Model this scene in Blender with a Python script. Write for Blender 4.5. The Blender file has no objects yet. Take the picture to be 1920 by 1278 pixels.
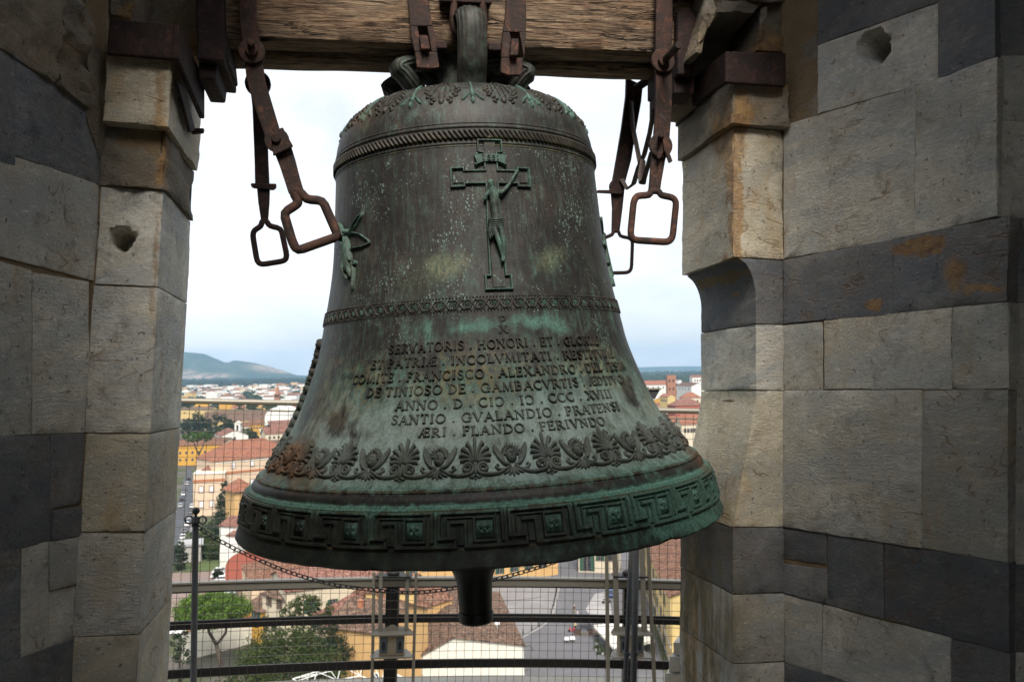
import bpy, math, random
from mathutils import Vector, Matrix, noise
scene = bpy.context.scene
col = scene.collection
rad, sin, cos, tan, pi = math.radians, math.sin, math.cos, math.tan, math.pi

# ------------------------------------------------------------------ camera
F = 1500.0                       # focal length in pixels of a 1920 px wide picture
HC = 52.0                        # eye height over the square
nw = Vector((tan(rad(-0.9)), 1, -tan(rad(2.0)))).normalized()
_f = Vector((0, 0, -1))
wy = (_f - nw * _f.dot(nw)).normalized()
wx = wy.cross(nw)
RC = Matrix((wx, wy, nw))        # camera axes -> world axes
CAM = Vector((0, 0, HC))
cd = bpy.data.cameras.new('camera')
cam = bpy.data.objects.new('camera', cd)
col.objects.link(cam)
cam.matrix_world = Matrix.Translation(CAM) @ RC.to_4x4()
cd.sensor_width = 36.0
cd.lens = 36.0 * F / 1920.0
cd.clip_start = 0.05
cd.clip_end = 60000
cd.dof.use_dof = True
cd.dof.focus_distance = 1.95
cd.dof.aperture_fstop = 9.0
scene.camera = cam

# ------------------------------------------------------------------ sky, sun, exposure
SUN_EL, SUN_AZ = rad(48), rad(172)      # azimuth clockwise from +Y
world = bpy.data.worlds.new('World')
scene.world = world
world.use_nodes = True
wn = world.node_tree
for n_ in list(wn.nodes):
    wn.nodes.remove(n_)
def WN(t, **kw):
    n = wn.nodes.new(t)
    for k, v in kw.items():
        setattr(n, k, v)
    return n
sky = WN('ShaderNodeTexSky', sky_type='NISHITA', sun_disc=False, sun_elevation=SUN_EL, sun_rotation=SUN_AZ)
sky.air_density = 1.0
sky.dust_density = 2.0
tc = WN('ShaderNodeTexCoord')
mp = WN('ShaderNodeMapping')
mp.inputs['Scale'].default_value = (1.0, 1.0, 3.6)
wn.links.new(tc.outputs['Generated'], mp.inputs['Vector'])
nz = WN('ShaderNodeTexNoise')
nz.inputs['Scale'].default_value = 2.3
nz.inputs['Detail'].default_value = 7
nz.inputs['Roughness'].default_value = 0.55
nz.inputs['Distortion'].default_value = 0.6
wn.links.new(mp.outputs['Vector'], nz.inputs['Vector'])
cr = WN('ShaderNodeValToRGB')
cr.color_ramp.elements[0].position = 0.34
cr.color_ramp.elements[0].color = (0.50, 0.50, 0.50, 1)
cr.color_ramp.elements[1].position = 0.64
cr.color_ramp.elements[1].color = (1, 1, 1, 1)
wn.links.new(nz.outputs['Fac'], cr.inputs['Fac'])
mx = WN('ShaderNodeMix', data_type='RGBA')
mx.inputs['B'].default_value = (8.6, 8.75, 8.9, 1)
wn.links.new(cr.outputs['Color'], mx.inputs['Factor'])
wn.links.new(sky.outputs['Color'], mx.inputs['A'])
bg = WN('ShaderNodeBackground')
bg.inputs['Strength'].default_value = 0.091
wn.links.new(mx.outputs['Result'], bg.inputs['Color'])
wo = WN('ShaderNodeOutputWorld')
wn.links.new(bg.outputs['Background'], wo.inputs['Surface'])

sl = bpy.data.lights.new('sun', 'SUN')
sl.energy = 3.1
sl.angle = rad(24)
sl.color = (1.0, 0.93, 0.83)
so = bpy.data.objects.new('sun', sl)
col.objects.link(so)
sd = Vector((sin(SUN_AZ) * cos(SUN_EL), cos(SUN_AZ) * cos(SUN_EL), sin(SUN_EL)))
so.rotation_euler = sd.to_track_quat('Z', 'Y').to_euler()
so.location = CAM + sd * 50
scene.view_settings.view_transform = 'Standard'
scene.view_settings.look = 'None'
scene.view_settings.exposure = 0.76
scene.view_settings.gamma = 1.0
scene.cycles.max_bounces = 6
scene.cycles.volume_bounces = 2
scene.cycles.use_adaptive_sampling = True
scene.cycles.use_denoising = True

# ------------------------------------------------------------------ frames and measuring
def frame(n, yaw, origin):
    """World matrix of a frame whose z axis is n (camera axes) and whose y axis looks ahead, turned left by yaw."""
    n = Vector(n).normalized()
    y = (_f - n * _f.dot(n)).normalized()
    x = y.cross(n)
    xa = x * cos(yaw) + y * sin(yaw)
    ya = -x * sin(yaw) + y * cos(yaw)
    m = Matrix((RC @ xa, RC @ ya, RC @ n)).transposed().to_4x4()
    return Matrix.Translation(CAM + RC @ Vector(origin)) @ m
NT_ = (0.0213, 1, -0.0727)                      # the leaning tower's own vertical
MT = frame(NT_, 0, (0, 0, 0))                   # tower frame at the eye
MO = frame(NT_, rad(11.5), (0, 0, 0))           # frame square to the bell opening
MB = frame((tan(rad(-2.85)), 1, -tan(rad(2.0))), rad(12.1), (-0.0917, -0.526, -2.465))   # the bell's frame, mouth at z=0
I4 = Matrix.Identity(4)
def ray(px, py):
    return RC @ Vector(((px - 960) / F, -(py - 639) / F, -1))
def hit(px, py, M, p0, n):
    """Where the sight line meets the plane (p0, n) of frame M, in M's coordinates."""
    Mi = M.inverted()
    o = Mi @ CAM
    d = Mi.to_3x3() @ ray(px, py)
    n = Vector(n)
    return o + d * ((Vector(p0) - o).dot(n) / d.dot(n))
def gp(px, py, z=0.0):
    return hit(px, py, I4, (0, 0, z), (0, 0, 1))

# ------------------------------------------------------------------ geometry helpers
class G:
    def __init__(s):
        s.v, s.f = [], []
    def add(s, vs, fs):
        b = len(s.v)
        s.v += [Vector(p) for p in vs]
        s.f += [tuple(b + i for i in q) for q in fs]
        return s
    def box(s, x0, x1, y0, y1, z0, z1, M=None):
        vs = [Vector((x, y, z)) for z in (z0, z1) for y in (y0, y1) for x in (x0, x1)]
        if M:
            vs = [M @ p for p in vs]
        return s.add(vs, [(0, 2, 3, 1), (4, 5, 7, 6), (0, 1, 5, 4), (2, 6, 7, 3), (0, 4, 6, 2), (1, 3, 7, 5)])
    def poly_prism(s, pts, d):
        """Closed outline pts extruded by vector d."""
        n = len(pts); d = Vector(d)
        vs = [Vector(p) for p in pts] + [Vector(p) + d for p in pts]
        return s.add(vs, [tuple(range(n))[::-1], tuple(range(n, 2 * n))] + [(i, (i + 1) % n, n + (i + 1) % n, n + i) for i in range(n)])
    def tube(s, pts, r, n=8, closed=False, caps=True, flat=1.0, up=None):
        pts = [Vector(p) for p in pts]
        m = len(pts)
        rs = r if isinstance(r, (list, tuple)) else [r] * m
        b = len(s.v)
        ref = Vector(up) if up else Vector((0.13, 0.21, 0.97))
        for i, p in enumerate(pts):
            if closed:
                t = pts[(i + 1) % m] - pts[i - 1]
            else:
                t = pts[min(i + 1, m - 1)] - pts[max(i - 1, 0)]
            t.normalize()
            a = ref - t * ref.dot(t)
            if a.length < 1e-4:
                a = Vector((1, 0, 0)) - t * t.x
            a.normalize()
            c = t.cross(a)
            for k in range(n):
                q = 2 * pi * k / n
                s.v.append(p + a * (rs[i] * cos(q)) + c * (rs[i] * flat * sin(q)))
        for i in range(m if closed else m - 1):
            j = (i + 1) % m
            for k in range(n):
                k2 = (k + 1) % n
                s.f.append((b + i * n + k, b + i * n + k2, b + j * n + k2, b + j * n + k))
        if caps and not closed:
            s.f.append(tuple(b + k for k in range(n))[::-1])
            s.f.append(tuple(b + (m - 1) * n + k for k in range(n)))
        return s
    def bar(s, a, b_, w, t, side):
        """Flat bar from a to b, width w along `side`, thickness t."""
        a, b_ = Vector(a), Vector(b_)
        d = (b_ - a).normalized()
        sd_ = Vector(side); sd_ = (sd_ - d * sd_.dot(d)).normalized()
        th = d.cross(sd_)
        vs = [p + sd_ * (w / 2 * i) + th * (t / 2 * j) for p in (a, b_) for i, j in ((-1, -1), (1, -1), (1, 1), (-1, 1))]
        return s.add(vs, [(0, 3, 2, 1), (4, 5, 6, 7)] + [(k, (k + 1) % 4, 4 + (k + 1) % 4, 4 + k) for k in range(4)])
    def lathe(s, prof, n=48, M=None, a0=0, a1=2 * pi):
        b = len(s.v)
        full = abs(a1 - a0 - 2 * pi) < 1e-6
        m = n if full else n + 1
        for r, z in prof:
            for k in range(m):
                q = a0 + (a1 - a0) * k / n
                p = Vector((r * sin(q), -r * cos(q), z))
                s.v.append(M @ p if M else p)
        for i in range(len(prof) - 1):
            for k in range(n):
                k2 = (k + 1) % m
                s.f.append((b + i * m + k, b + i * m + k2, b + (i + 1) * m + k2, b + (i + 1) * m + k))
        return s
    def ball(s, c, r, n=10, m=7, sc=(1, 1, 1)):
        c = Vector(c)
        b = len(s.v)
        for i in range(1, m):
            a = pi * i / m
            for k in range(n):
                q = 2 * pi * k / n
                s.v.append(c + Vector((r * sc[0] * sin(a) * cos(q), r * sc[1] * sin(a) * sin(q), r * sc[2] * cos(a))))
        t = len(s.v); s.v.append(c + Vector((0, 0, r * sc[2]))); s.v.append(c - Vector((0, 0, r * sc[2])))
        for k in range(n):
            k2 = (k + 1) % n
            s.f.append((t, b + k, b + k2))
            s.f.append((t + 1, b + (m - 2) * n + k2, b + (m - 2) * n + k))
            for i in range(m - 2):
                s.f.append((b + i * n + k, b + (i + 1) * n + k, b + (i + 1) * n + k2, b + i * n + k2))
        return s
def mesh_of(name, g, mats, smooth=None, off=None):
    me = bpy.data.meshes.new(name)
    vs = g.v if off is None else [p - off for p in g.v]
    me.from_pydata([tuple(p) for p in vs], [], g.f)
    for m in (mats if isinstance(mats, (list, tuple)) else [mats]):
        me.materials.append(m)
    if smooth is not None:
        me.polygons.foreach_set('use_smooth', [True] * len(me.polygons))
        if smooth < 179:
            me.set_sharp_from_angle(angle=rad(smooth))
    me.update()
    return me
def put(name, me, parent=None, M=None):
    o = bpy.data.objects.new(name, me)
    col.objects.link(o)
    if parent:
        o.parent = parent
    if M is not None:
        if parent:
            o.matrix_local = M
        else:
            o.matrix_world = M
    return o
class Thing:
    """One thing: an Empty at its base that parents its parts. Geometry is given in the frame M."""
    def __init__(s, name, label, cat, M=I4, base=(0, 0, 0), group=None):
        s.M, s.base = M, Vector(base)
        s.o = bpy.data.objects.new(name, None)
        s.o.empty_display_size = 0.1
        col.objects.link(s.o)
        s.o.matrix_world = M @ Matrix.Translation(s.base)
        s.o['label'] = label; s.o['category'] = cat
        if group:
            s.o['group'] = group
    def add(s, name, g, mat, parent=None, smooth=None, bevel=0, kind=None, label=None):
        o = put(name, mesh_of(name, g, mat, smooth, s.base), parent or s.o)
        if bevel:
            b = o.modifiers.new('bevel', 'BEVEL'); b.width = bevel; b.segments = 2; b.limit_method = 'ANGLE'; b.angle_limit = rad(40)
        if kind:
            o['kind'] = kind
        if label:
            o['label'] = label
        return o
def single(name, g, mat, label, cat, M=I4, base=(0, 0, 0), group=None, smooth=None, bevel=0):
    base = Vector(base)
    o = put(name, mesh_of(name, g, mat, smooth, base), None, M @ Matrix.Translation(base))
    o['label'] = label; o['category'] = cat
    if group:
        o['group'] = group
    if bevel:
        b = o.modifiers.new('bevel', 'BEVEL'); b.width = bevel; b.segments = 2; b.limit_method = 'ANGLE'; b.angle_limit = rad(40)
    return o
def structure(name, g, mat, M=I4, smooth=None, kind='structure'):
    o = put(name, mesh_of(name, g, mat, smooth), None, M)
    o['kind'] = kind
    return o
def copy_tree(root, M=None, label=None, group=None):
    r = root.copy(); col.objects.link(r)
    for ch in root.children:
        c = ch.copy(); col.objects.link(c); c.parent = r
        for g_ in ch.children:
            d = g_.copy(); col.objects.link(d); d.parent = c
    if M is not None:
        r.matrix_world = M
    if label:
        r['label'] = label
    if group:
        r['group'] = group
    return r

# ------------------------------------------------------------------ material helpers
class MT_:
    def __init__(s, name, rough=0.7, metallic=0.0, spec=0.4):
        s.m = bpy.data.materials.new(name)
        s.m.use_nodes = True
        s.t = s.m.node_tree
        s.b = s.t.nodes['Principled BSDF']
        s.b.inputs['Roughness'].default_value = rough
        s.b.inputs['Metallic'].default_value = metallic
        s.b.inputs['Specular IOR Level'].default_value = spec
    def n(s, typ, ins=None, out=0, **props):
        nd = s.t.nodes.new('ShaderNode' + typ)
        for k, v in props.items():
            setattr(nd, k, v)
        for k, v in (ins or {}).items():
            s.set(nd.inputs[k], v)
        return nd.outputs[out]
    def set(s, sock, v):
        if isinstance(v, bpy.types.NodeSocket):
            s.t.links.new(v, sock)
        else:
            sock.default_value = v
    def math(s, op, a, b=0.0, c=0.0, clamp=False):
        return s.n('Math', {0: a, 1: b, 2: c}, operation=op, use_clamp=clamp)
    def noise(s, vec, scale, detail=5, rough=0.6, dist=0.0):
        return s.n('TexNoise', {'Vector': vec, 'Scale': scale, 'Detail': detail, 'Roughness': rough, 'Distortion': dist})
    def scale(s, vec, sc, loc=(0, 0, 0)):
        return s.n('Mapping', {'Vector': vec, 'Scale': sc, 'Location': loc})
    def warp(s, vec, amt, scale, detail=4):
        nd = s.n('TexNoise', {'Vector': vec, 'Scale': scale, 'Detail': float(detail), 'Roughness': 0.62}, out=1)
        k = s.n('VectorMath', {0: nd, 1: (0.5, 0.5, 0.5)}, operation='SUBTRACT')
        k = s.n('VectorMath', {0: k, 'Scale': amt}, operation='SCALE')
        return s.n('VectorMath', {0: vec, 1: k}, operation='ADD')
    def step(s, v, lo, hi, a=0.0, b=1.0):
        return s.n('MapRange', {'Value': v, 'From Min': lo, 'From Max': hi, 'To Min': a, 'To Max': b}, interpolation_type='SMOOTHSTEP')
    def mix(s, f, a, b, blend='MIX'):
        nd = s.t.nodes.new('ShaderNodeMix'); nd.data_type = 'RGBA'; nd.blend_type = blend
        s.set(nd.inputs['Factor'], f)
        s.set(nd.inputs['A'], c4(a)); s.set(nd.inputs['B'], c4(b))
        return nd.outputs['Result']
    def blob(s, vec, c, sz, soft=1.0):
        """1 at c falling to 0 at the ellipsoid of half sizes sz."""
        d = s.n('Mapping', {'Vector': vec, 'Location': tuple(-c[i] / sz[i] for i in range(3)), 'Scale': tuple(1 / k for k in sz)})
        l = s.n('VectorMath', {0: d}, out=1, operation='LENGTH')
        return s.step(l, 1.0 - soft, 1.0, 1.0, 0.0)
    def ramp(s, f, stops):
        nd = s.t.nodes.new('ShaderNodeValToRGB')
        e = nd.color_ramp.elements
        while len(e) < len(stops):
            e.new(0.5)
        for el, (p, c_) in zip(e, stops):
            el.position = p; el.color = c4(c_)
        s.set(nd.inputs['Fac'], f)
        return nd.outputs['Color']
    def bump(s, h, strength=0.3, dist=0.01, prev=None):
        ins = {'Height': h, 'Strength': strength, 'Distance': dist}
        if prev is not None:
            ins['Normal'] = prev
        return s.n('Bump', ins)
    def color(s, c):
        s.set(s.b.inputs['Base Color'], c4(c))
    def rough(s, v):
        s.set(s.b.inputs['Roughness'], v)
    def normal(s, v):
        s.set(s.b.inputs['Normal'], v)
    def obj(s, ob=None):
        nd = s.t.nodes.new('ShaderNodeTexCoord')
        if ob:
            nd.object = ob
        return nd.outputs['Object']
    def rnd(s):
        return s.n('ObjectInfo', out='Random')
def c4(c):
    if isinstance(c, bpy.types.NodeSocket):
        return c
    if isinstance(c, (int, float)):
        return (c, c, c, 1)
    return (c[0], c[1], c[2], 1)
def plain(name, c, rough=0.7, var=0.12, scale=8.0, metallic=0.0, bump=0.0):
    """One colour with mottling and a little per-object variation."""
    m = MT_(name, rough, metallic)
    v = m.obj()
    f = m.noise(v, scale, 5, 0.65)
    r = m.rnd()
    k = m.math('MULTIPLY_ADD', m.math('SUBTRACT', f, 0.5), var * 2.4, 1.0)
    k = m.math('MULTIPLY', k, m.math('MULTIPLY_ADD', m.math('SUBTRACT', r, 0.5), var * 0.8, 1.0))
    m.color(m.n('VectorMath', {0: tuple(c), 'Scale': k}, operation='SCALE'))
    if bump:
        m.normal(m.bump(m.noise(v, scale * 6, 4, 0.6), bump, 0.01))
    return m.m
# ------------------------------------------------------------------ stone materials (coordinates of the opening's frame)
LP = Thing('stone_pier', 'weathered marble pier with ochre stained blocks left of the bell', 'pier', MO, (-0.6, 2.35, -1.9))
def stone_mat(name, tones, veins=0.5, stain=0.25, tool=0.5, rough=0.75):
    m = MT_(name, rough, 0, 0.35)
    v0 = m.n('VectorMath', {0: m.obj(LP.o), 1: tuple(LP.base)}, operation='ADD')
    r = m.rnd()
    off = m.n('CombineXYZ', {'X': m.math('MULTIPLY', r, 37.0), 'Y': m.math('MULTIPLY', r, 91.0), 'Z': m.math('MULTIPLY', r, 53.0)})
    v = m.n('VectorMath', {0: v0, 1: off}, operation='ADD')
    big = m.noise(v, 5.0, 6, 0.62, 0.4)
    mid = m.noise(v, 22.0, 7, 0.7, 0.3)
    fine = m.noise(v, 150.0, 4, 0.7)
    base = m.ramp(m.math('ADD', m.math('MULTIPLY', big, 0.65), m.math('MULTIPLY', mid, 0.35)), [(0.30, tones[0]), (0.50, tones[1]), (0.70, tones[2])])
    base = m.mix(m.math('MULTIPLY', m.math('SUBTRACT', fine, 0.5), 0.9, clamp=True), base, tuple(min(1, k * 1.35) for k in tones[2]))
    cold = m.step(m.noise(m.scale(m.n('Mapping', {'Vector': v, 'Rotation': (0.0, 0.45, 0.0)}), (0.8, 0.8, 2.6)), 3.4, 6, 0.66, 0.9), 0.44, 0.60)
    base = m.mix(m.math('MULTIPLY', cold, 0.7), base, tuple(k * j for k, j in zip(tones[1], (0.72, 0.80, 0.93))))
    scuff = m.step(m.noise(m.scale(v, (5, 5, 16)), 5.0, 7, 0.75, 0.5), 0.55, 0.72)
    base = m.mix(m.math('MULTIPLY', scuff, 0.62), base, tuple(min(1, k * 1.3) for k in tones[2]))
    grime = m.step(m.noise(v, 11.0, 7, 0.72, 0.6), 0.52, 0.74)
    base = m.mix(m.math('MULTIPLY', grime, 0.72), base, tuple(k * 0.48 for k in tones[0]))
    # per-stone tone
    k = m.math('MULTIPLY_ADD', m.n('TexWhiteNoise', {'W': m.math('MULTIPLY', r, 71.0)}, noise_dimensions='1D'), 0.36, 0.80)
    base = m.n('VectorMath', {0: base, 'Scale': k}, operation='SCALE')
    # dark pores and pale scratches
    pores = m.step(m.noise(v, 75.0, 3, 0.5), 0.66, 0.72)
    base = m.mix(m.math('MULTIPLY', pores, 0.5), base, (0.06, 0.05, 0.04))
    # veins: thin lines where a warped noise crosses a level
    vn = m.noise(m.scale(v, (1, 1, 1.7)), 3.2, 3, 0.5, 0.9)
    dv = m.math('ABSOLUTE', m.math('SUBTRACT', vn, 0.5))
    gate = m.step(m.noise(v, 3.1, 3, 0.55), 0.47, 0.60)
    brk = m.step(m.noise(v, 17.0, 4, 0.7), 0.36, 0.56)
    ln = m.math('MULTIPLY', m.step(dv, 0.0, 0.013, 1.0, 0.0), m.math('MULTIPLY', gate, brk))
    halo = m.math('MULTIPLY', m.step(dv, 0.0, 0.085, 1.0, 0.0), m.math('MULTIPLY', gate, m.math('MULTIPLY_ADD', brk, 0.6, 0.15)))
    base = m.mix(m.math('MULTIPLY', halo, veins * 0.5), base, (0.30, 0.20, 0.10))
    base = m.mix(m.math('MULTIPLY', ln, veins), base, (0.17, 0.085, 0.032))
    # ochre iron stains
    st = m.step(m.noise(m.scale(v, (1.4, 1.4, 0.7)), 5.5, 7, 0.72, 0.5), 0.50, 0.72)
    base = m.mix(m.math('MULTIPLY', st, stain), base, tuple(k * j for k, j in zip(tones[1], (0.84, 0.62, 0.34))))
    v0w = m.warp(m.warp(v0, 0.075, 7.0), 0.045, 30.0)
    rust = None
    for c, s_, a in RUST:
        b = m.math('MULTIPLY', m.blob(v0w, c, s_, 0.95), a)
        rust = b if rust is None else m.math('MAXIMUM', rust, b)
    rn = m.step(m.math('ADD', m.math('MULTIPLY', rust, 0.74), m.math('MULTIPLY', m.math('MULTIPLY_ADD', m.noise(m.scale(v0, (9, 9, 1.6)), 4.0, 6, 0.7), 0.6, m.math('MULTIPLY', m.noise(v0, 26.0, 6, 0.72, 0.5), 0.4)), 0.75)), 0.56, 0.86)
    base = m.mix(m.math('MULTIPLY', rn, 0.8), base, m.ramp(mid, [(0.35, (0.16, 0.065, 0.018)), (0.62, (0.44, 0.26, 0.095))]))
    # fine horizontal saw marks and pale flecks in the colour itself
    saw = m.step(m.noise(m.scale(v, (6, 6, 30)), 6.0, 5, 0.7, 0.9), 0.44, 0.62)
    base = m.mix(m.math('MULTIPLY', saw, 0.32), base, tuple(k * 0.55 for k in tones[1]))
    fleck = m.step(m.noise(m.scale(v, (1, 1, 2.0)), 55.0, 5, 0.75), 0.60, 0.70)
    base = m.mix(m.math('MULTIPLY', fleck, 0.45), base, tuple(min(1, k * 1.35) for k in tones[2]))
    # lichen green film low on the right reveal
    film = m.math('MULTIPLY', m.blob(v0, (1.12, 2.46, -0.85), (0.09, 0.50, 0.85), 0.8), m.step(m.noise(m.scale(v0, (8, 8, 1.5)), 3.0, 5, 0.6), 0.30, 0.6))
    base = m.mix(m.math('MULTIPLY', film, 0.9), base, m.ramp(mid, [(0.35, (0.075, 0.068, 0.030)), (0.6, (0.21, 0.155, 0.06))]))
    m.color(base)
    # chisel lines
    ch = m.noise(m.scale(v, (11, 11, 48)), 3.0, 4, 0.62, 1.0)
    ch2 = m.noise(m.scale(v, (34, 34, 16)), 2.5, 4, 0.65, 1.4)
    tl_ = m.math('MULTIPLY', m.n('TexWhiteNoise', {'W': m.math('MULTIPLY', r, 17.0)}, noise_dimensions='1D'), 1.5 * tool)
    tl_ = m.math('MULTIPLY', tl_, m.step(m.noise(v, 4.0, 3, 0.6), 0.35, 0.60, 0.25, 1.2))
    h = m.math('MULTIPLY_ADD', ch, tl_, m.math('MULTIPLY', ch2, tool * 0.45))
    h = m.math('ADD', h, m.math('MULTIPLY', fine, 0.5))
    h = m.math('SUBTRACT', h, m.math('MULTIPLY', pores, 0.7))
    h = m.math('SUBTRACT', h, m.math('MULTIPLY', ln, 0.25))
    nb = m.bump(h, 0.95, 0.0065)
    m.normal(m.bump(m.noise(v, 30.0, 6, 0.7), 0.5, 0.006, nb))
    return m.m

YF = 2.2                                        # depth of the pilaster faces in the opening's frame
XL, XR, XL0, XR1, YB = -0.49, 1.12, -0.647, 1.284, 2.58
FRONT = ((0, YF, 0), (0, 1, 0))
LW = Vector((-0.320, -0.947, 0)).normalized()   # the inner walls splay towards the viewer
RW = Vector((0.358, -0.934, 0)).normalized()
LWALL = ((XL0, YF, 0), (-LW.y, LW.x, 0))
RWALL = ((XR1, YF, 0), (RW.y, -RW.x, 0))
def zf(px, py, pl=FRONT):
    return hit(px, py, MO, *pl).z
def on(px, py, pl):
    return hit(px, py, MO, *pl)
# iron has bled ochre down these edges: (centre, half sizes, strength)
RUST = [((-0.485, 2.2, 0.98), (0.05, 0.2, 0.26), 0.95), ((-0.56, 2.2, 1.0), (0.13, 0.1, 0.09), 0.8), ((-0.50, 2.2, 0.70), (0.035, 0.1, 0.30), 0.9), ((-0.47, 2.4, 0.95), (0.05, 0.3, 0.2), 0.7), ((-0.50, 2.2, 0.30), (0.02, 0.05, 0.5), 0.5),
        ((-0.60, 2.2, 0.85), (0.10, 0.06, 0.16), 0.55),
        ((1.13, 2.2, 0.62), (0.035, 0.12, 0.40), 1.0), ((1.14, 2.24, 0.85), (0.08, 0.2, 0.22), 1.0), ((1.125, 2.25, 0.35), (0.03, 0.06, 0.3), 0.8),
        ((1.30, 2.17, 0.62), (0.05, 0.10, 0.40), 0.35), ((1.12, 2.47, -0.75), (0.04, 0.06, 0.6), 0.9), ((1.12, 2.52, -0.7), (0.04, 0.12, 0.8), 0.55),
        ((1.44, 1.80, 0.42), (0.10, 0.15, 0.045), 0.95), ((1.47, 1.72, 0.34), (0.05, 0.08, 0.10), 0.7), ((1.39, 1.92, 0.28), (0.04, 0.06, 0.025), 0.95), ((1.50, 1.65, 0.29), (0.1, 0.12, 0.03), 0.7), ((1.25, 2.2, 1.05), (0.15, 0.2, 0.2), 0.9)]
M_PALE = stone_mat('pale_marble', [(0.33, 0.305, 0.255), (0.56, 0.53, 0.46), (0.76, 0.735, 0.665)], 0.55, 0.42)
M_WARM = stone_mat('warm_marble', [(0.38, 0.315, 0.22), (0.62, 0.55, 0.42), (0.80, 0.75, 0.63)], 0.6, 0.62, 0.5)
M_GREY = stone_mat('grey_marble', [(0.11, 0.112, 0.115), (0.185, 0.186, 0.19), (0.31, 0.305, 0.295)], 0.45, 0.25, 0.35)
M_ROUGH = stone_mat('rough_stone', [(0.12, 0.09, 0.06), (0.24, 0.20, 0.15), (0.37, 0.33, 0.26)], 0.7, 0.5, 0.9, 0.85)
M_MORTAR = plain('mortar', (0.20, 0.145, 0.085), 0.9, 0.35, 14, bump=0.6)

def spaced(L, edge=0.011, step=0.028, mx=26):
    """Parameters 0..1 along a side of length L, with a narrow first and last cell for the worn edge."""
    e = min(edge / max(L, 1e-4), 0.25)
    k = max(1, min(mx, int(L / step)))
    return [0.0] + [e + (1 - 2 * e) * i / k for i in range(k + 1)] + [1.0]
def stone_geo(c, seed, amp=0.0008, edge=0.0035, step=0.028, chip=0.8, warp=None, dents=(), mx=26, gap=0.0009, faces='fbrltu'):
    """A dressed block from its 8 corners c[i][j][k] (i across, j into the wall, k up): worn edges, uneven faces."""
    c = [[[Vector(c[i][j][k]) for k in (0, 1)] for j in (0, 1)] for i in (0, 1)]
    L = [(c[1][0][0] - c[0][0][0]).length, (c[0][1][0] - c[0][0][0]).length, (c[0][0][1] - c[0][0][0]).length]
    us = [spaced(L[0], edge, step, mx), spaced(L[1], edge, max(step, 0.05), 8), spaced(L[2], edge, step, mx)]
    ctr = sum((c[i][j][k] for i in (0, 1) for j in (0, 1) for k in (0, 1)), Vector()) / 8
    ax = [(c[1][0][0] - c[0][0][0]).normalized(), (c[0][1][0] - c[0][0][0]).normalized(), Vector((0, 0, 1))]
    o = Vector((seed * 3.7, seed * 1.9, seed * 7.3))
    idx, vs, fs = {}, [], []
    n = [len(u) for u in us]
    def vert(i, j, k):
        if (i, j, k) in idx:
            return idx[i, j, k]
        u, v, w = us[0][i], us[1][j], us[2][k]
        p = Vector()
        for a, fa in ((0, 1 - u), (1, u)):
            for b, fb in ((0, 1 - v), (1, v)):
                p += (c[a][b][0] * (1 - w) + c[a][b][1] * w) * (fa * fb)
        side = [(-1 if t == 0 else 1 if t == m - 1 else 0) for t, m in zip((i, j, k), n)]
        q = p * 9 + o
        ns = sum(abs(t) for t in side)
        # joints: every side but the face shrinks a little
        if side[0]:
            p -= ax[0] * side[0] * (gap + 0.0003 * (1 + noise.noise(p * 11 + o)))
        if side[2]:
            p -= ax[2] * side[2] * (gap + 0.0003 * (1 + noise.noise(p * 11 - o)))
        if ns >= 2:
            wear = 0.0003 + chip * max(0, noise.noise(p * 9 + o * 2) - .30) * 0.030 + chip * max(0, noise.noise(p * 40 + o) - .15) * 0.006
            for a in range(3):
                if side[a]:
                    p -= ax[a] * side[a] * wear
        d = amp * (1.6 * noise.noise(q * 0.7) + 1.0 * noise.noise(q * 2.1) + 0.6 * noise.noise(q * 5.0))
        if side[1] < 0:
            p -= ax[1] * d
        elif side[0]:
            p += ax[0] * side[0] * d
        for dc, dr, dd in dents:
            t = (p - Vector(dc)).length / dr * (1 + 0.35 * noise.noise(p * 40 + o))
            if t < 1.25:
                p += ax[1] * (dd * (1 - max(0, (t - 0.75) / 0.5)) if t > 0.75 else dd)
        if warp:
            p = warp(p, u, v, w)
        idx[i, j, k] = len(vs)
        vs.append(p)
        return idx[i, j, k]
    def sheet(a, b, fix, val, flip):
        for s_ in range(n[a] - 1):
            for t in range(n[b] - 1):
                q = []
                for ds, dt in ((0, 0), (1, 0), (1, 1), (0, 1)):
                    ijk = [0, 0, 0]; ijk[a] = s_ + ds; ijk[b] = t + dt; ijk[fix] = val
                    q.append(vert(*ijk))
                fs.append(tuple(q[::-1] if flip else q))
    if 'f' in faces: sheet(0, 2, 1, 0, False)
    if 'l' in faces: sheet(1, 2, 0, 0, True)
    if 'r' in faces: sheet(1, 2, 0, n[0] - 1, False)
    if 't' in faces: sheet(0, 1, 2, n[2] - 1, False)
    if 'u' in faces: sheet(0, 1, 2, 0, True)
    if 'b' in faces: sheet(0, 2, 1, n[1] - 1, True)
    g = G(); g.v, g.f = vs, fs
    return g
_seed = [1]
def seed():
    _seed[0] += 1
    return _seed[0] * 0.731
def pil_block(T, x0, x1, z0, z1, mat, y0=YF, y1=YB, **kw):
    c = [[[(x, y, z) for z in (z0, z1)] for y in (y0, y1)] for x in (x0, x1)]
    return T.add('stone', stone_geo(c, seed(), faces='fblrtu', **kw), mat, smooth=50)
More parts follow.
